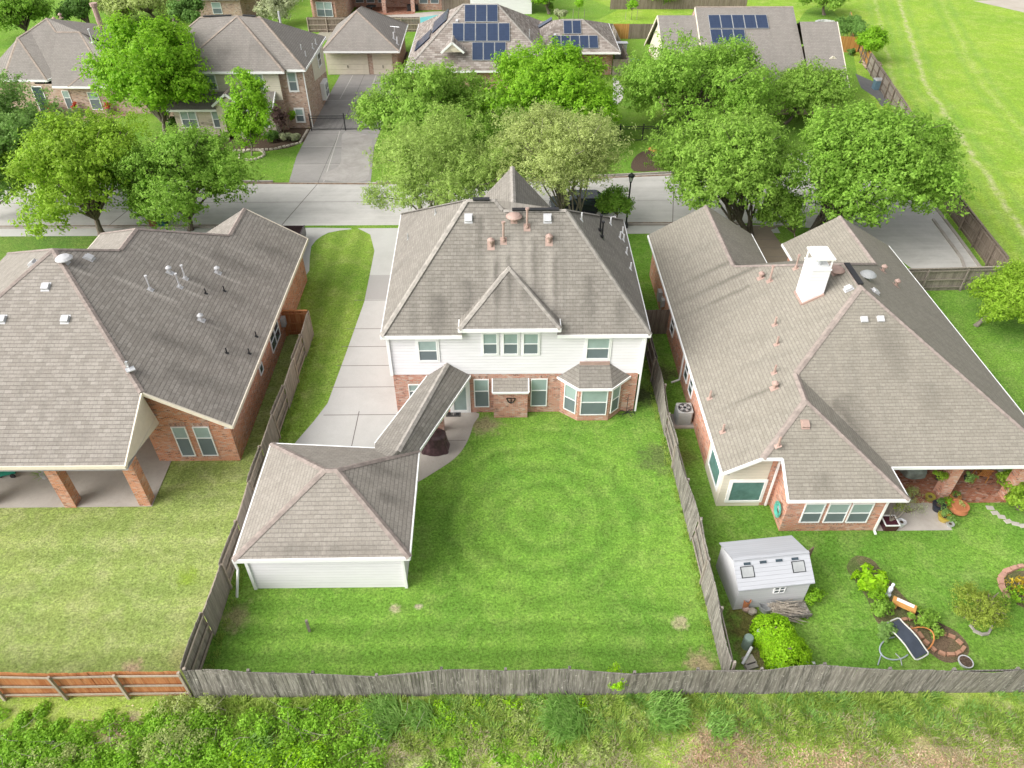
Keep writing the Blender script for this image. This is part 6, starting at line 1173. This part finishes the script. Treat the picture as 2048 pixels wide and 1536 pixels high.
# hose reel on the wall, pots and patio things
hr = thing('garden_hose', 'coiled turquoise hose hanging on the salmon brick wall', 'garden hose', (12.9, 22.6, .9)); m = MB()
for k in range(6): m.tube([(12.9-.03*(k % 3), 22.6+(.2+.03*k)*math.cos(t), 1.0+(.26+.035*k)*math.sin(t)) for t in np.linspace(0, 2*math.pi, 21)], .02, 5, cap=False)
m.build('coil', plain('turquoise hose', (.1, .42, .33), .5), hr); m = MB(); m.box((12.93, 22.6, 1.05), (.1, .25, .15)); m.build('bracket', M['grey'], hr)
def pot(px, py, r, h, mat, label, plant=None, pr=.3, shape=0, lf=.05, n=260):
    b = at(px, py); rt = thing('potted_plant' if plant else 'flower_pot', label, 'potted plant' if plant else 'flower pot', (b.x, b.y, 0), 'pots around the patio'); m = MB()
    prof = [(r*.65, 0), (r*.95, h*.7), (r, h*.9), (r*1.06, h*.9), (r*1.06, h), (r*.88, h), (r*.85, h*.85), (0, h*.85)] if shape == 0 else [(r*.6, 0), (r*1.05, h*.45), (r*.9, h*.9), (r*1.0, h), (r*.8, h), (r*.78, h*.86), (0, h*.86)]
    m.lathe((b.x, b.y, 0), prof[:-1], 18); m.build('pot', mat, rt); s = MB(); s.lathe((b.x, b.y, 0), [(r*.86, h*.84), (0, h*.86)], 18); s.build('potting_soil', M['soil'], rt)
    if plant:
        C, N, L = crown_points((b.x, b.y, h+pr*.55), (pr, pr, pr*.75), n, 9, .45, -.3); leafmesh('foliage', C, N, lf, M[plant], rt, narrow=.35)
    return rt
yell = plain('mustard glaze', (.45, .33, .06), .3); dkb = plain('dark glaze', (.025, .03, .045), .2)
pot(1857, 1000, .23, .3, plain('olive glaze', (.25, .22, .04), .3), 'small olive glazed pot left of the brick column')
pot(1873, 1020, .3, .42, dkb, 'dark glazed pot with spiky green plant at the foot of the column', 'lf_dark', .3)
pot(1906, 1000, .27, .34, plain('brown glaze', (.3, .15, .05), .4), 'brown glazed pot right of the brick column', 'lf_dark', .2, n=120)
pot(1913, 1024, .42, .5, M['terra'], 'largest terracotta pot on the lawn edge', 'lf_grey', .2, 1, n=90)
pot(1890, 1017, .2, .28, M['terra'], 'small terracotta pot with upright green plant between larger pots', 'lf_bright', .28)
pot(1885, 1040, .3, .32, yell, 'mustard yellow bowl with blue green plant on the patio edge', 'lf_blue', .32)
pot(1898, 1052, .18, .2, M['galv'], 'low pot of trailing silver plant at the corner of the concrete patio', 'lf_blue', .3)
pot(1799, 1052, .2, .36, M['ventw'], 'white bucket shaped pot beside the square planter')
b = at(1778, 1060); pt = thing('potted_plant', 'dark square planter with white rim and a bare stemmed shrub', 'potted plant', (b.x, b.y+.2, 0), 'pots around the patio'); m = MB(); m.box((b.x, b.y+.2, .22), (.6, .55, .44), 0, top=1.15); m.build('pot', plain('plum glaze', (.07, .02, .03), .25), pt)
m = MB()
for q in ((0, -.31, .7, .05), (0, .31, .7, .05), (-.33, 0, .05, .6), (.33, 0, .05, .6)): m.box((b.x+q[0], b.y+.2+q[1], .46), (q[2], q[3], .05))
m.build('rim', M['white'], pt); m = MB()
for k in range(5): m.tube(bend((b.x, b.y+.2, .4), (b.x+random.uniform(-.4, .5), b.y+.3+random.uniform(-.1, .5), random.uniform(1.2, 1.9)), .15, 5), [.025, .02, .016, .012, .006], 5)
m.build('stem', M['palebark'], pt); C, N, L = crown_points((b.x+.2, b.y+.4, 1.3), (.5, .5, .6), 260, 9, .3, -.8, .3); leafmesh('foliage', C, N, .05, M['lf_olive'], pt, narrow=.3)
for (px, py, z, rr, mt, lab) in ((1815, 1012, 1.0, (1.0, .45, .55), 'lf_pale', 'feathery pale plant leaning over the concrete patio'), (1822, 990, .6, (.5, .5, .5), 'lf_grey', 'wispy grey shrub under the patio eave')):
    b = at(px, py+14); bush('patio_plant', lab, (b.x, b.y), rr, mt, 650, .05, 'wispy plants on the patio', narrow=.22, z=0, cat='plant')
for (px, py, z, lab, mt) in ((1880, 951, 1.7, 'hanging yellow green plant left of the patio column', 'lf_yel'), (1937, 953, 1.5, 'hanging silvery plant right of the patio column', 'lf_blue')):
    p = onY(px, py, 24.1); hp = thing('hanging_plant', lab, 'hanging plant', tuple(p), 'hanging plants under the patio roof'); C, N, L = crown_points(p, (.4, .35, .32), 420, 10, .4, -.8); leafmesh('foliage', C, N, .06, M[mt], hp, narrow=.35); m = MB(); m.lathe((p.x, p.y, p.z-.25), [(.12, 0), (.2, .2), (0, .2)], 10); m.tube([(p.x, p.y, p.z), (p.x, p.y, 2.84)], .01, 4); m.build('basket', M['iron'], hp)
# bistro table and chairs in teak
b = at(1965, 948); tb = thing('patio_table', 'round teak table under the patio roof edge', 'table', (b.x, b.y+.9, 0)); m = MB(); m.lathe((b.x, b.y+.9, .7), [(0, 0), (.62, 0), (.62, .04), (0, .04)], 22); m.build('tabletop', M['teak'], tb)
for k in range(4): m = MB(); an = k*math.pi/2+.7; m.beam((b.x+.42*math.cos(an), b.y+.9+.42*math.sin(an), 0), (b.x+.38*math.cos(an), b.y+.9+.38*math.sin(an), .7), .06, .06); m.build('leg', M['teak'], tb)
ch_ = thing('patio_chair', 'teak slatted chair on the near side of the round table', 'chair', (0, 0, 0), 'teak patio chairs')
m = MB(); [m.box((x, 0, .43), (.075, .46, .025)) for x in (-.2, -.1, 0, .1, .2)]; m.build('seat', M['teak'], ch_)
m = MB(); [m.beam((x, -.24, .5), (x, -.34, .95), .05, .02) for x in (-.2, -.12, -.04, .04, .12, .2)]; m.beam((-.27, -.345, .97), (.27, -.345, .97), .04, .07); m.beam((-.27, -.25, .5), (.27, -.25, .5), .04, .05); m.build('backrest', M['teak'], ch_)
for x, y in ((-.25, .22), (.25, .22), (-.25, -.24), (.25, -.24)): m = MB(); m.box((x, y, .32 if y > 0 else .25), (.045, .045, .64 if y > 0 else .5)); m.build('leg', M['teak'], ch_)
for s in (-.27, .27): m = MB(); m.beam((s, .26, .65), (s, -.3, .66), .06, .03); m.build('armrest', M['teak'], ch_)
p = at(1960, 962); ch_.location = (p.x, p.y+.15, .02); ch_.rotation_euler.z = -.25
for dx, dy, rz, lab in ((-.95, 1.1, -1.4, 'teak chair left of the round table, in the shade'), (.95, 1.25, 1.5, 'teak chair right of the round table, in the shade')): copy_tree(ch_, None, (b.x+dx, b.y+dy-.2, .02), rz, lab)
# covered swing seat
b = at(1828, 955); sw = thing('covered_lounger', 'patio chair under a loose grey green cover', 'covered chair', (b.x, b.y+.4, 0)); m = MB(); rs = []
for z, wx, wy, oy in ((.1, .62, .62, 0), (.45, .6, .6, 0), (.62, .55, .5, .05), (1.0, .5, .28, .35), (1.12, .3, .14, .42)): rs.append([(b.x+wx*math.copysign(abs(math.cos(t))**.7, math.cos(t))*(1+.06*math.sin(5*t)), b.y+.4+oy+wy*math.copysign(abs(math.sin(t))**.7, math.sin(t)), z) for t in np.linspace(0, 2*math.pi, 25)[:-1]])
for i in range(4):
    for k in range(24): m.face([rs[i][k], rs[i][(k+1) % 24], rs[i+1][(k+1) % 24], rs[i+1][k]])
m.face(rs[-1]); m.build('cover', plain('grey green cover', (.22, .26, .23), .7, var=.35, sc=3), sw, smooth=True); m = MB(); [m.box((b.x+sx*.4, b.y+.4+sy*.4, .06), (.05, .05, .12)) for sx in (-1, 1) for sy in (-1, 1)]; m.build('leg', M['iron'], sw)
for i, (px, py) in enumerate(((1980, 1016), (1990, 1026), (2003, 1034), (2016, 1043), (2031, 1048), (2046, 1052))):
    p = at(px, py); m = MB(); m.box((p.x, p.y, .015), (.36, .24, .04), random.uniform(-.5, .2), top=.92); one('stepping_stone', m, M['slab'], ['stepping stone closest to the brick patio', 'second stepping stone from the brick patio', 'third stepping stone from the brick patio', 'fourth stepping stone from the brick patio', 'fifth stepping stone from the brick patio', 'stepping stone at the right edge of the photo'][i], 'stepping stone', 'stepping stones across the right lawn')
for i, (px, py) in enumerate(((2010, 940), (2025, 948), (2018, 956))):
    p = at(px, py); m = MB(); m.lathe((p.x, p.y, 0), [(.38, 0), (.36, .05), (0, .05)], 7, sx=1.2, sy=.8); one('flagstone', m, M['slab'], ['flagstone nearest the patio roof corner', 'flagstone beside the dark shrub on the right', 'lowest flagstone above the glossy bush'][i], 'stone', 'flagstones by the brick patio')
# garden bed ornaments
p = at(1768, 1190); sta = MB(); sta.lathe((p.x+.15, p.y, 0), [(.14, 0), (.13, .1), (.06, .14), (.09, .3), (.1, .5), (.06, .62), (.035, .66), (.07, .74), (.06, .82), (0, .85)], 12); one('statuette', sta, plain('chalk white', (.62, .66, .7), .8), 'small white garden statuette in the long bed', 'statue', smooth=True)
a = at(1785, 1210); bt_ = thing('garden_bench', 'small orange stone bench with whitish seat in the long bed', 'bench', (a.x, a.y, 0)); d_ = V((.83, -.55, 0)); n_ = V((.55, .83, 0)); orr = plain('orange stone', (.5, .25, .07), .8)
m = MB(); m.beam(a+V((0, 0, .34))-d_*.1, a+V((0, 0, .34))+d_*.85, .38, .09); m.build('seat', orr, bt_); m = MB(); m.beam(a+n_*.08+V((0, 0, .395))+d_*.05, a+n_*.08+V((0, 0, .395))+d_*.75, .16, .02); m.build('inlay', M['pvc'], bt_)
for s in (.02, .72): m = MB(); m.beam(a+d_*s+V((0, 0, .14)), a+d_*(s+.14)+V((0, 0, .14)), .3, .28); m.build('leg', orr, bt_)
# curved sun lounger: sling in a tubular frame on two hoops
c = at(1818, 1290); lg = thing('rocking_lounger', 'curved rocking lounger with black sling and pale tube frame by the bed', 'lounger', (c.x, c.y, 0))
u = (at(1850, 1325)-at(1790, 1262)); u.z = 0; u.normalize(); v2_ = V((-u.y, u.x, 0)); o_c = at(1812, 1300)+V((0, .25, 0))
def LP(s, t, z): return o_c+u*s*.82+v2_*t*1.35+V((0, 0, z))
def prof_z(s): return .45+.1*math.cos(s*3.0)+(.22*max(0, -s)**1.3)
m = MB(); SS = np.linspace(-.95, .95, 15)
for i in range(14):
    for j in range(3): m.face([LP(SS[i], -.24+.16*j, prof_z(SS[i])), LP(SS[i+1], -.24+.16*j, prof_z(SS[i+1])), LP(SS[i+1], -.08+.16*j, prof_z(SS[i+1])), LP(SS[i], -.08+.16*j, prof_z(SS[i]))], .5)
m.build('sling', plain('black mesh', (.045, .055, .075), .6, var=.2), lg)
m = MB(); loop = [LP(s, -.27, prof_z(s)) for s in SS]+[LP(.98+.06*math.cos(t), .27*math.sin(t), prof_z(.95)) for t in (-.9, 0, .9)]+[LP(s, .27, prof_z(s)) for s in SS[::-1]]+[LP(-.98-.06*math.cos(t), -.27*math.sin(t), prof_z(-.95)) for t in (-.9, 0, .9)]+[LP(SS[0], -.27, prof_z(SS[0]))]
m.tube(loop, .03, 7, cap=False); m.build('frame', plain('pale tube', (.5, .5, .46), .4), lg)
m = MB(); m.tube([LP(.15+.62*math.cos(t), .35+.62*math.sin(t), .06+.25*abs(math.sin(t))) for t in np.linspace(-.4, 3.5, 16)], .028, 7); m.build('hoop', plain('orange tube', (.5, .2, .06), .4), lg)
m = MB(); m.tube([LP(.0+.55*math.cos(t), -.35+.55*math.sin(t), .05) for t in np.linspace(2.6, 6.6, 16)], .03, 7); m.tube([LP(-.1, -.85, .04), LP(.3, -1.25, .04)], .025, 6); m.build('hoop', plain('grey tube', (.33, .38, .4), .4), lg)
b = at(1928, 1328); m = MB(); m.lathe((b.x, b.y, 0), [(.2, 0), (.24, .1), (.29, .16), (.29, .21), (.25, .21), (.24, .12)], 20); bo = one('bird_bath_bowl', m, M['ventw'], 'low white rimmed bowl near the rear fence, bottom right', 'bowl'); m = MB(); m.lathe((b.x, b.y, .12), [(.25, 0), (.25, .075), (0, .08)], 16); m.build('bowl_fill', M['soil'], bo)
m = MB(); p, q = at(1805, 1330), at(1812, 1318); m.tube([at(1803, 1332)+V((0, 0, .05)), at(1800, 1318)+V((0, 0, .05)), at(1790, 1308)+V((0, 0, .05))], .02, 6); one('hose_end', m, M['grey'], 'grey hose end trailing from the lounger to the fence', 'hose')
m = MB(); p = at(1618, 1334); m.beam(p+V((-.2, .1, .1)), p+V((.25, .1, .12)), .1, .05); one('white_plank', m, M['white'], 'short white plank lying behind the rear fence', 'plank')
# left patio: plants and mower
b = at(92, 955); pt2 = thing('potted_plant', 'white potted spiky plant behind the left patio column', 'potted plant', (b.x, b.y, 0)); m = MB(); m.lathe((b.x, b.y, .03), [(.15, 0), (.22, .3), (.19, .3), (0, .27)], 14); m.build('pot', M['ventw'], pt2); blades('foliage', [(b.x, b.y, .1, 40, .7)], M['bl_blue'], .5, .05, parent=pt2, arch=.8)
b = at(20, 948); mw = thing('push_mower', 'green push mower at the left edge of the shaded patio', 'mower', (b.x, b.y, 0)); m = MB(); m.box((b.x, b.y, .25), (.75, .5, .16), .3, top=.85); m.lathe((b.x, b.y, .3), [(.16, 0), (.16, .2), (.1, .26), (0, .26)], 12); m.build('deck', plain('mower green', (.02, .22, .15), .4), mw)
for sx in (-.33, .33):
    for sy in (-.27, .27): m = MB(); m.tube([(b.x+sx, b.y+sy-.03, .13), (b.x+sx, b.y+sy+.03, .13)], .13, 14); m.build('wheel', M['blackp'], mw)
m = MB(); [m.tube([(b.x-.3, b.y+s, .3), (b.x-1.0, b.y+s, .95)], .018, 6) for s in (-.2, .2)]; m.tube([(b.x-1.0, b.y-.2, .95), (b.x-1.0, b.y+.2, .95)], .02, 6); m.build('handle', M['iron'], mw)
# ------------------------------------------------------------ street things
lp = V((9.6, 52.0, 0)); ls = thing('street_lamp', 'black street lamp with lantern head behind the middle house', 'street lamp', tuple(lp)); zt = sol(1257, 362, 0, 1, 52.0).z
m = MB(); m.lathe(tuple(lp), [(.18, 0), (.18, .3), (.1, .45), (.07, .6), (.06, zt-.15), (.1, zt-.1), (.1, zt)], 12); m.build('pole', M['iron'], ls)
m = MB(); m.lathe((lp.x, lp.y, zt), [(.13, .0), (.2, .38), (0, .38)], 8); m.build('lantern_glass', plain('frosted glass', (.62, .66, .66), .3, var=.05), ls); m = MB(); m.lathe((lp.x, lp.y, zt+.36), [(.27, 0), (.24, .12), (.1, .22), (.03, .3), (0, .34)], 8); [m.tube([(lp.x+.13*math.cos(a), lp.y+.13*math.sin(a), zt), (lp.x+.2*math.cos(a), lp.y+.2*math.sin(a), zt+.38)], .014, 4) for a in (.4, 1.97, 3.54, 5.11)]; m.build('lantern_cap', M['iron'], ls)
def car(name, label, c, L, W, H, paint, ang, pick=False):
    rt = thing(name, label, 'car' if not pick else 'pickup', (0, 0, 0)); m = MB()
    hx = L/2
    if not pick: prof = [(-hx, .45), (-hx+.05, .9), (-hx+.25, 1.0), (-hx+.95, 1.08), (-hx+1.7, H-.05), (-hx+2.1, H), (hx-.9, H-.02), (hx-.25, 1.05), (hx-.02, .95), (hx, .45), (hx-.1, .28), (-hx+.1, .28)]
    else: prof = [(-hx, .5), (-hx+.05, .95), (-hx+1.2, 1.1), (-hx+1.8, H-.04), (-hx+2.1, H), (-hx+3.4, H-.02), (-hx+3.6, 1.15), (-hx+3.62, .75), (hx, .75), (hx, .5), (hx-.1, .38), (-hx+.1, .38)]
    def wd(z): return W/2*(1 if z < 1.0 else 1-(z-1.0)*.28)
    A = [(x, -wd(z), z) for x, z in prof]; B = [(x, wd(z), z) for x, z in prof]; n = len(prof)
    for i in range(n): m.face([A[i], A[(i+1) % n], B[(i+1) % n], B[i]])
    m.face(A[::-1]); m.face(B)
    if pick: m.box((hx-.95, W/2-.05, .95), (1.9, .1, .42)); m.box((hx-.95, -W/2+.05, .95), (1.9, .1, .42)); m.box((hx-.03, 0, .93), (.07, W-.1, .4))
    m.build('body', paint, rt)
    g = MB()
    if not pick:
        for s in (-1, 1): g.face([(-hx+1.25, s*(wd(1.2)+.005), 1.12), (hx-.55, s*(wd(1.2)+.005), 1.1), (hx-1.0, s*(wd(H-.1)+.008), H-.1), (-hx+1.85, s*(wd(H-.1)+.008), H-.1)])
        g.face([(-hx+1.02, -W*.42, 1.13), (-hx+1.02, W*.42, 1.13), (-hx+1.68, W*.38, H-.06), (-hx+1.68, -W*.38, H-.06)]); g.face([(hx-.28, -W*.4, 1.12), (hx-.28, W*.4, 1.12), (hx-.85, W*.37, H-.06), (hx-.85, -W*.37, H-.06)])
    else:
        g.face([(-hx+1.25, -W*.42, 1.16), (-hx+1.25, W*.42, 1.16), (-hx+1.76, W*.38, H-.06), (-hx+1.76, -W*.38, H-.06)]); g.face([(-hx+3.585, -W*.4, 1.25), (-hx+3.585, W*.4, 1.25), (-hx+3.46, W*.38, H-.12), (-hx+3.46, -W*.38, H-.12)])
        for s in (-1, 1): g.face([(-hx+1.6, s*(wd(1.2)+.004), 1.15), (-hx+3.45, s*(wd(1.2)+.004), 1.15), (-hx+3.3, s*(wd(H-.1)+.007), H-.12), (-hx+1.95, s*(wd(H-.1)+.007), H-.12)])
    g.build('windows', M['dglass'], rt)
    for sx in (-hx+.85, hx-.85):
        for s in (-1, 1):
            w_ = MB(); w_.tube([(sx, s*(W/2-.2), .33), (sx, s*(W/2+.01), .33)], .33, 18); wo = w_.build('wheel', M['blackp'], rt); q = MB(); q.tube([(sx, s*(W/2+.01), .33), (sx, s*(W/2+.025), .33)], .19, 12); q.build('rim', M['galv'], wo)
    for s in (-1, 1): h = MB(); h.box((-hx+.04, s*W*.36, .78), (.1, .32, .14)); h.build('headlight', M['pvc'], rt); h = MB(); h.box((hx-.02, s*W*.42, .85), (.06, .14, .25)); h.build('tail_light', plain('red lens', (.35, .01, .01), .3), rt)
    rt.location = c; rt.rotation_euler.z = ang; return rt
car('parked_car', 'dark blue black car parked in the street behind the middle roof', (6.1, 54.6, 0), 4.7, 1.85, 1.6, plain('black blue paint', (.015, .02, .035), .2, .6), .03)
car('parked_pickup', 'dark pickup with open bed parked behind the roof of the left house', (-16.0, 47.7, 0), 5.6, 1.95, 1.85, plain('dark pickup paint', (.03, .02, .02), .25, .6), math.pi/2, True)
for px, py, mt, lab in ((311, 452, plain('brown bin', (.16, .07, .035), .5), 'brown wheeled bin under the kerb tree'), (327, 452, plain('green bin', (.02, .09, .08), .5), 'dark green wheeled bin under the kerb tree')):
    b = at(px, py); r = thing('wheeled_bin', lab, 'bin', (b.x, b.y, 0), 'wheeled bins at the kerb'); m = MB(); m.box((b.x, b.y, .5), (.56, .6, .9), 0, top=1.12); m.build('body', mt, r); m = MB(); m.box((b.x, b.y, 1.0), (.68, .74, .08), 0, top=.85); m.build('lid', mt, r); m = MB(); m.tube([(b.x-.3, b.y+.3, .12), (b.x+.3, b.y+.3, .12)], .12, 12); m.build('wheel', M['blackp'], r)
# things in the far yards
b = at(1268, 140); r = thing('wheeled_bin', 'teal wheeled bin in the alley beside the gabled house', 'bin', (b.x, b.y, 0)); m = MB(); m.box((b.x, b.y, .55), (.6, .65, 1.0), 0, top=1.15); m.build('body', plain('teal bin', (.01, .1, .09), .5), r); m = MB(); m.box((b.x, b.y, 1.1), (1.0, .8, .1)); m.build('lid', plain('teal lid', (.16, .36, .33), .5), r)
b = at(1240, 118); m = MB(); m.box((b.x, b.y, 1.9), (1.5, .9, .06)); m.box((b.x, b.y, .9), (1.3, .7, 1.8)); one('storage_box', m, M['galv'], 'pale topped storage box behind the weathered gate panel', 'storage box')
b = at(1755, 178); r = thing('storage_box', 'blue grey deck box with light lid by the field fence', 'storage box', (b.x, b.y, 0)); m = MB(); m.box((b.x, b.y, .5), (1.1, .8, 1.0)); m.build('body', plain('blue grey plastic', (.13, .22, .28), .5), r); m = MB(); m.box((b.x, b.y, 1.05), (1.2, .9, .12), 0, top=.9); m.build('lid', M['galv'], r); 
m = MB()
for i in range(26): q = at(1733+random.uniform(-10, 8), 128+random.uniform(-7, 9)); m.beam(q+V((0, 0, .06+.25*random.random())), q+V((random.uniform(.5, 1.1), random.uniform(-2.2, -1.2), .06+.2*random.random())), .2, .06)
one('lumber_pile', m, woodm('lumber', (.5, .34, .27), (.3, .2, .15), (.7, .65, .6)), 'heap of pinkish and white boards against the field fence', 'lumber pile')
for px, py, lab in ((352, 234, ''), (0, 0, '')): pass
for (px, py, r, mt, pl2, lab) in ((119, 232, .4, M['darkbark'], 'lf_dark', 'dark planter with green plant right of the entry door'), (158, 230, .38, M['darkbark'], 'lf_red', 'planter with red plant between the two front windows'), (222, 230, .35, M['darkbark'], 'lf_red', 'planter with reddish plant under the second front window'), (68, 236, .4, M['darkbark'], 'lf_dark', 'dark planter left of the entry door'), (107, 232, .3, M['terra'], 'lf_red', 'small red flowering pot beside the entry steps')):
    b = at(px, py); rt = thing('potted_plant', lab, 'potted plant', (b.x, b.y, 0), 'planters before the tan brick house'); m = MB(); m.lathe((b.x, b.y, 0), [(r*.7, 0), (r, .6), (r*.85, .6), (0, .5)], 12); m.build('pot', mt, rt); C, N, L = crown_points((b.x, b.y, .85), (r*1.1, r*1.1, .4), 160, 8, .45, -.3); leafmesh('foliage', C, N, .12, M[pl2], rt)
for i, (px, py) in enumerate(((1304, 300), (1312, 304), (1320, 307))): b = at(px, py); m = MB(); m.ball((b.x, b.y, .1), (.4, .3, .16), 8, 5, wob=.3); one('flat_stone', m, orr, ['orange stone nearest the iron fence', 'middle orange stone of the leaf litter edge', 'orange stone farthest right on the leaf litter edge'][i], 'stone', 'orange stones by the leaf litter')
b = at(1685, 22); edging([(45.2+1.3*math.cos(a), 110.5+1.0*math.sin(a)) for a in np.linspace(0, 6.28, 13)[:-1]], M['ventw'], 'white stone ring around the tree in the far right yard', sz=(.5, .3, .25), step=.5)
for a_, nm in (((-19.0, 117.5, .45), 'dark patio table under the far covered patio'),): m = MB(); m.lathe((a_[0], a_[1], 0), [(.1, 0), (.1, .68), (.75, .7), (.75, .76), (0, .76)], 14); one('patio_table', m, M['iron'], nm, 'table')
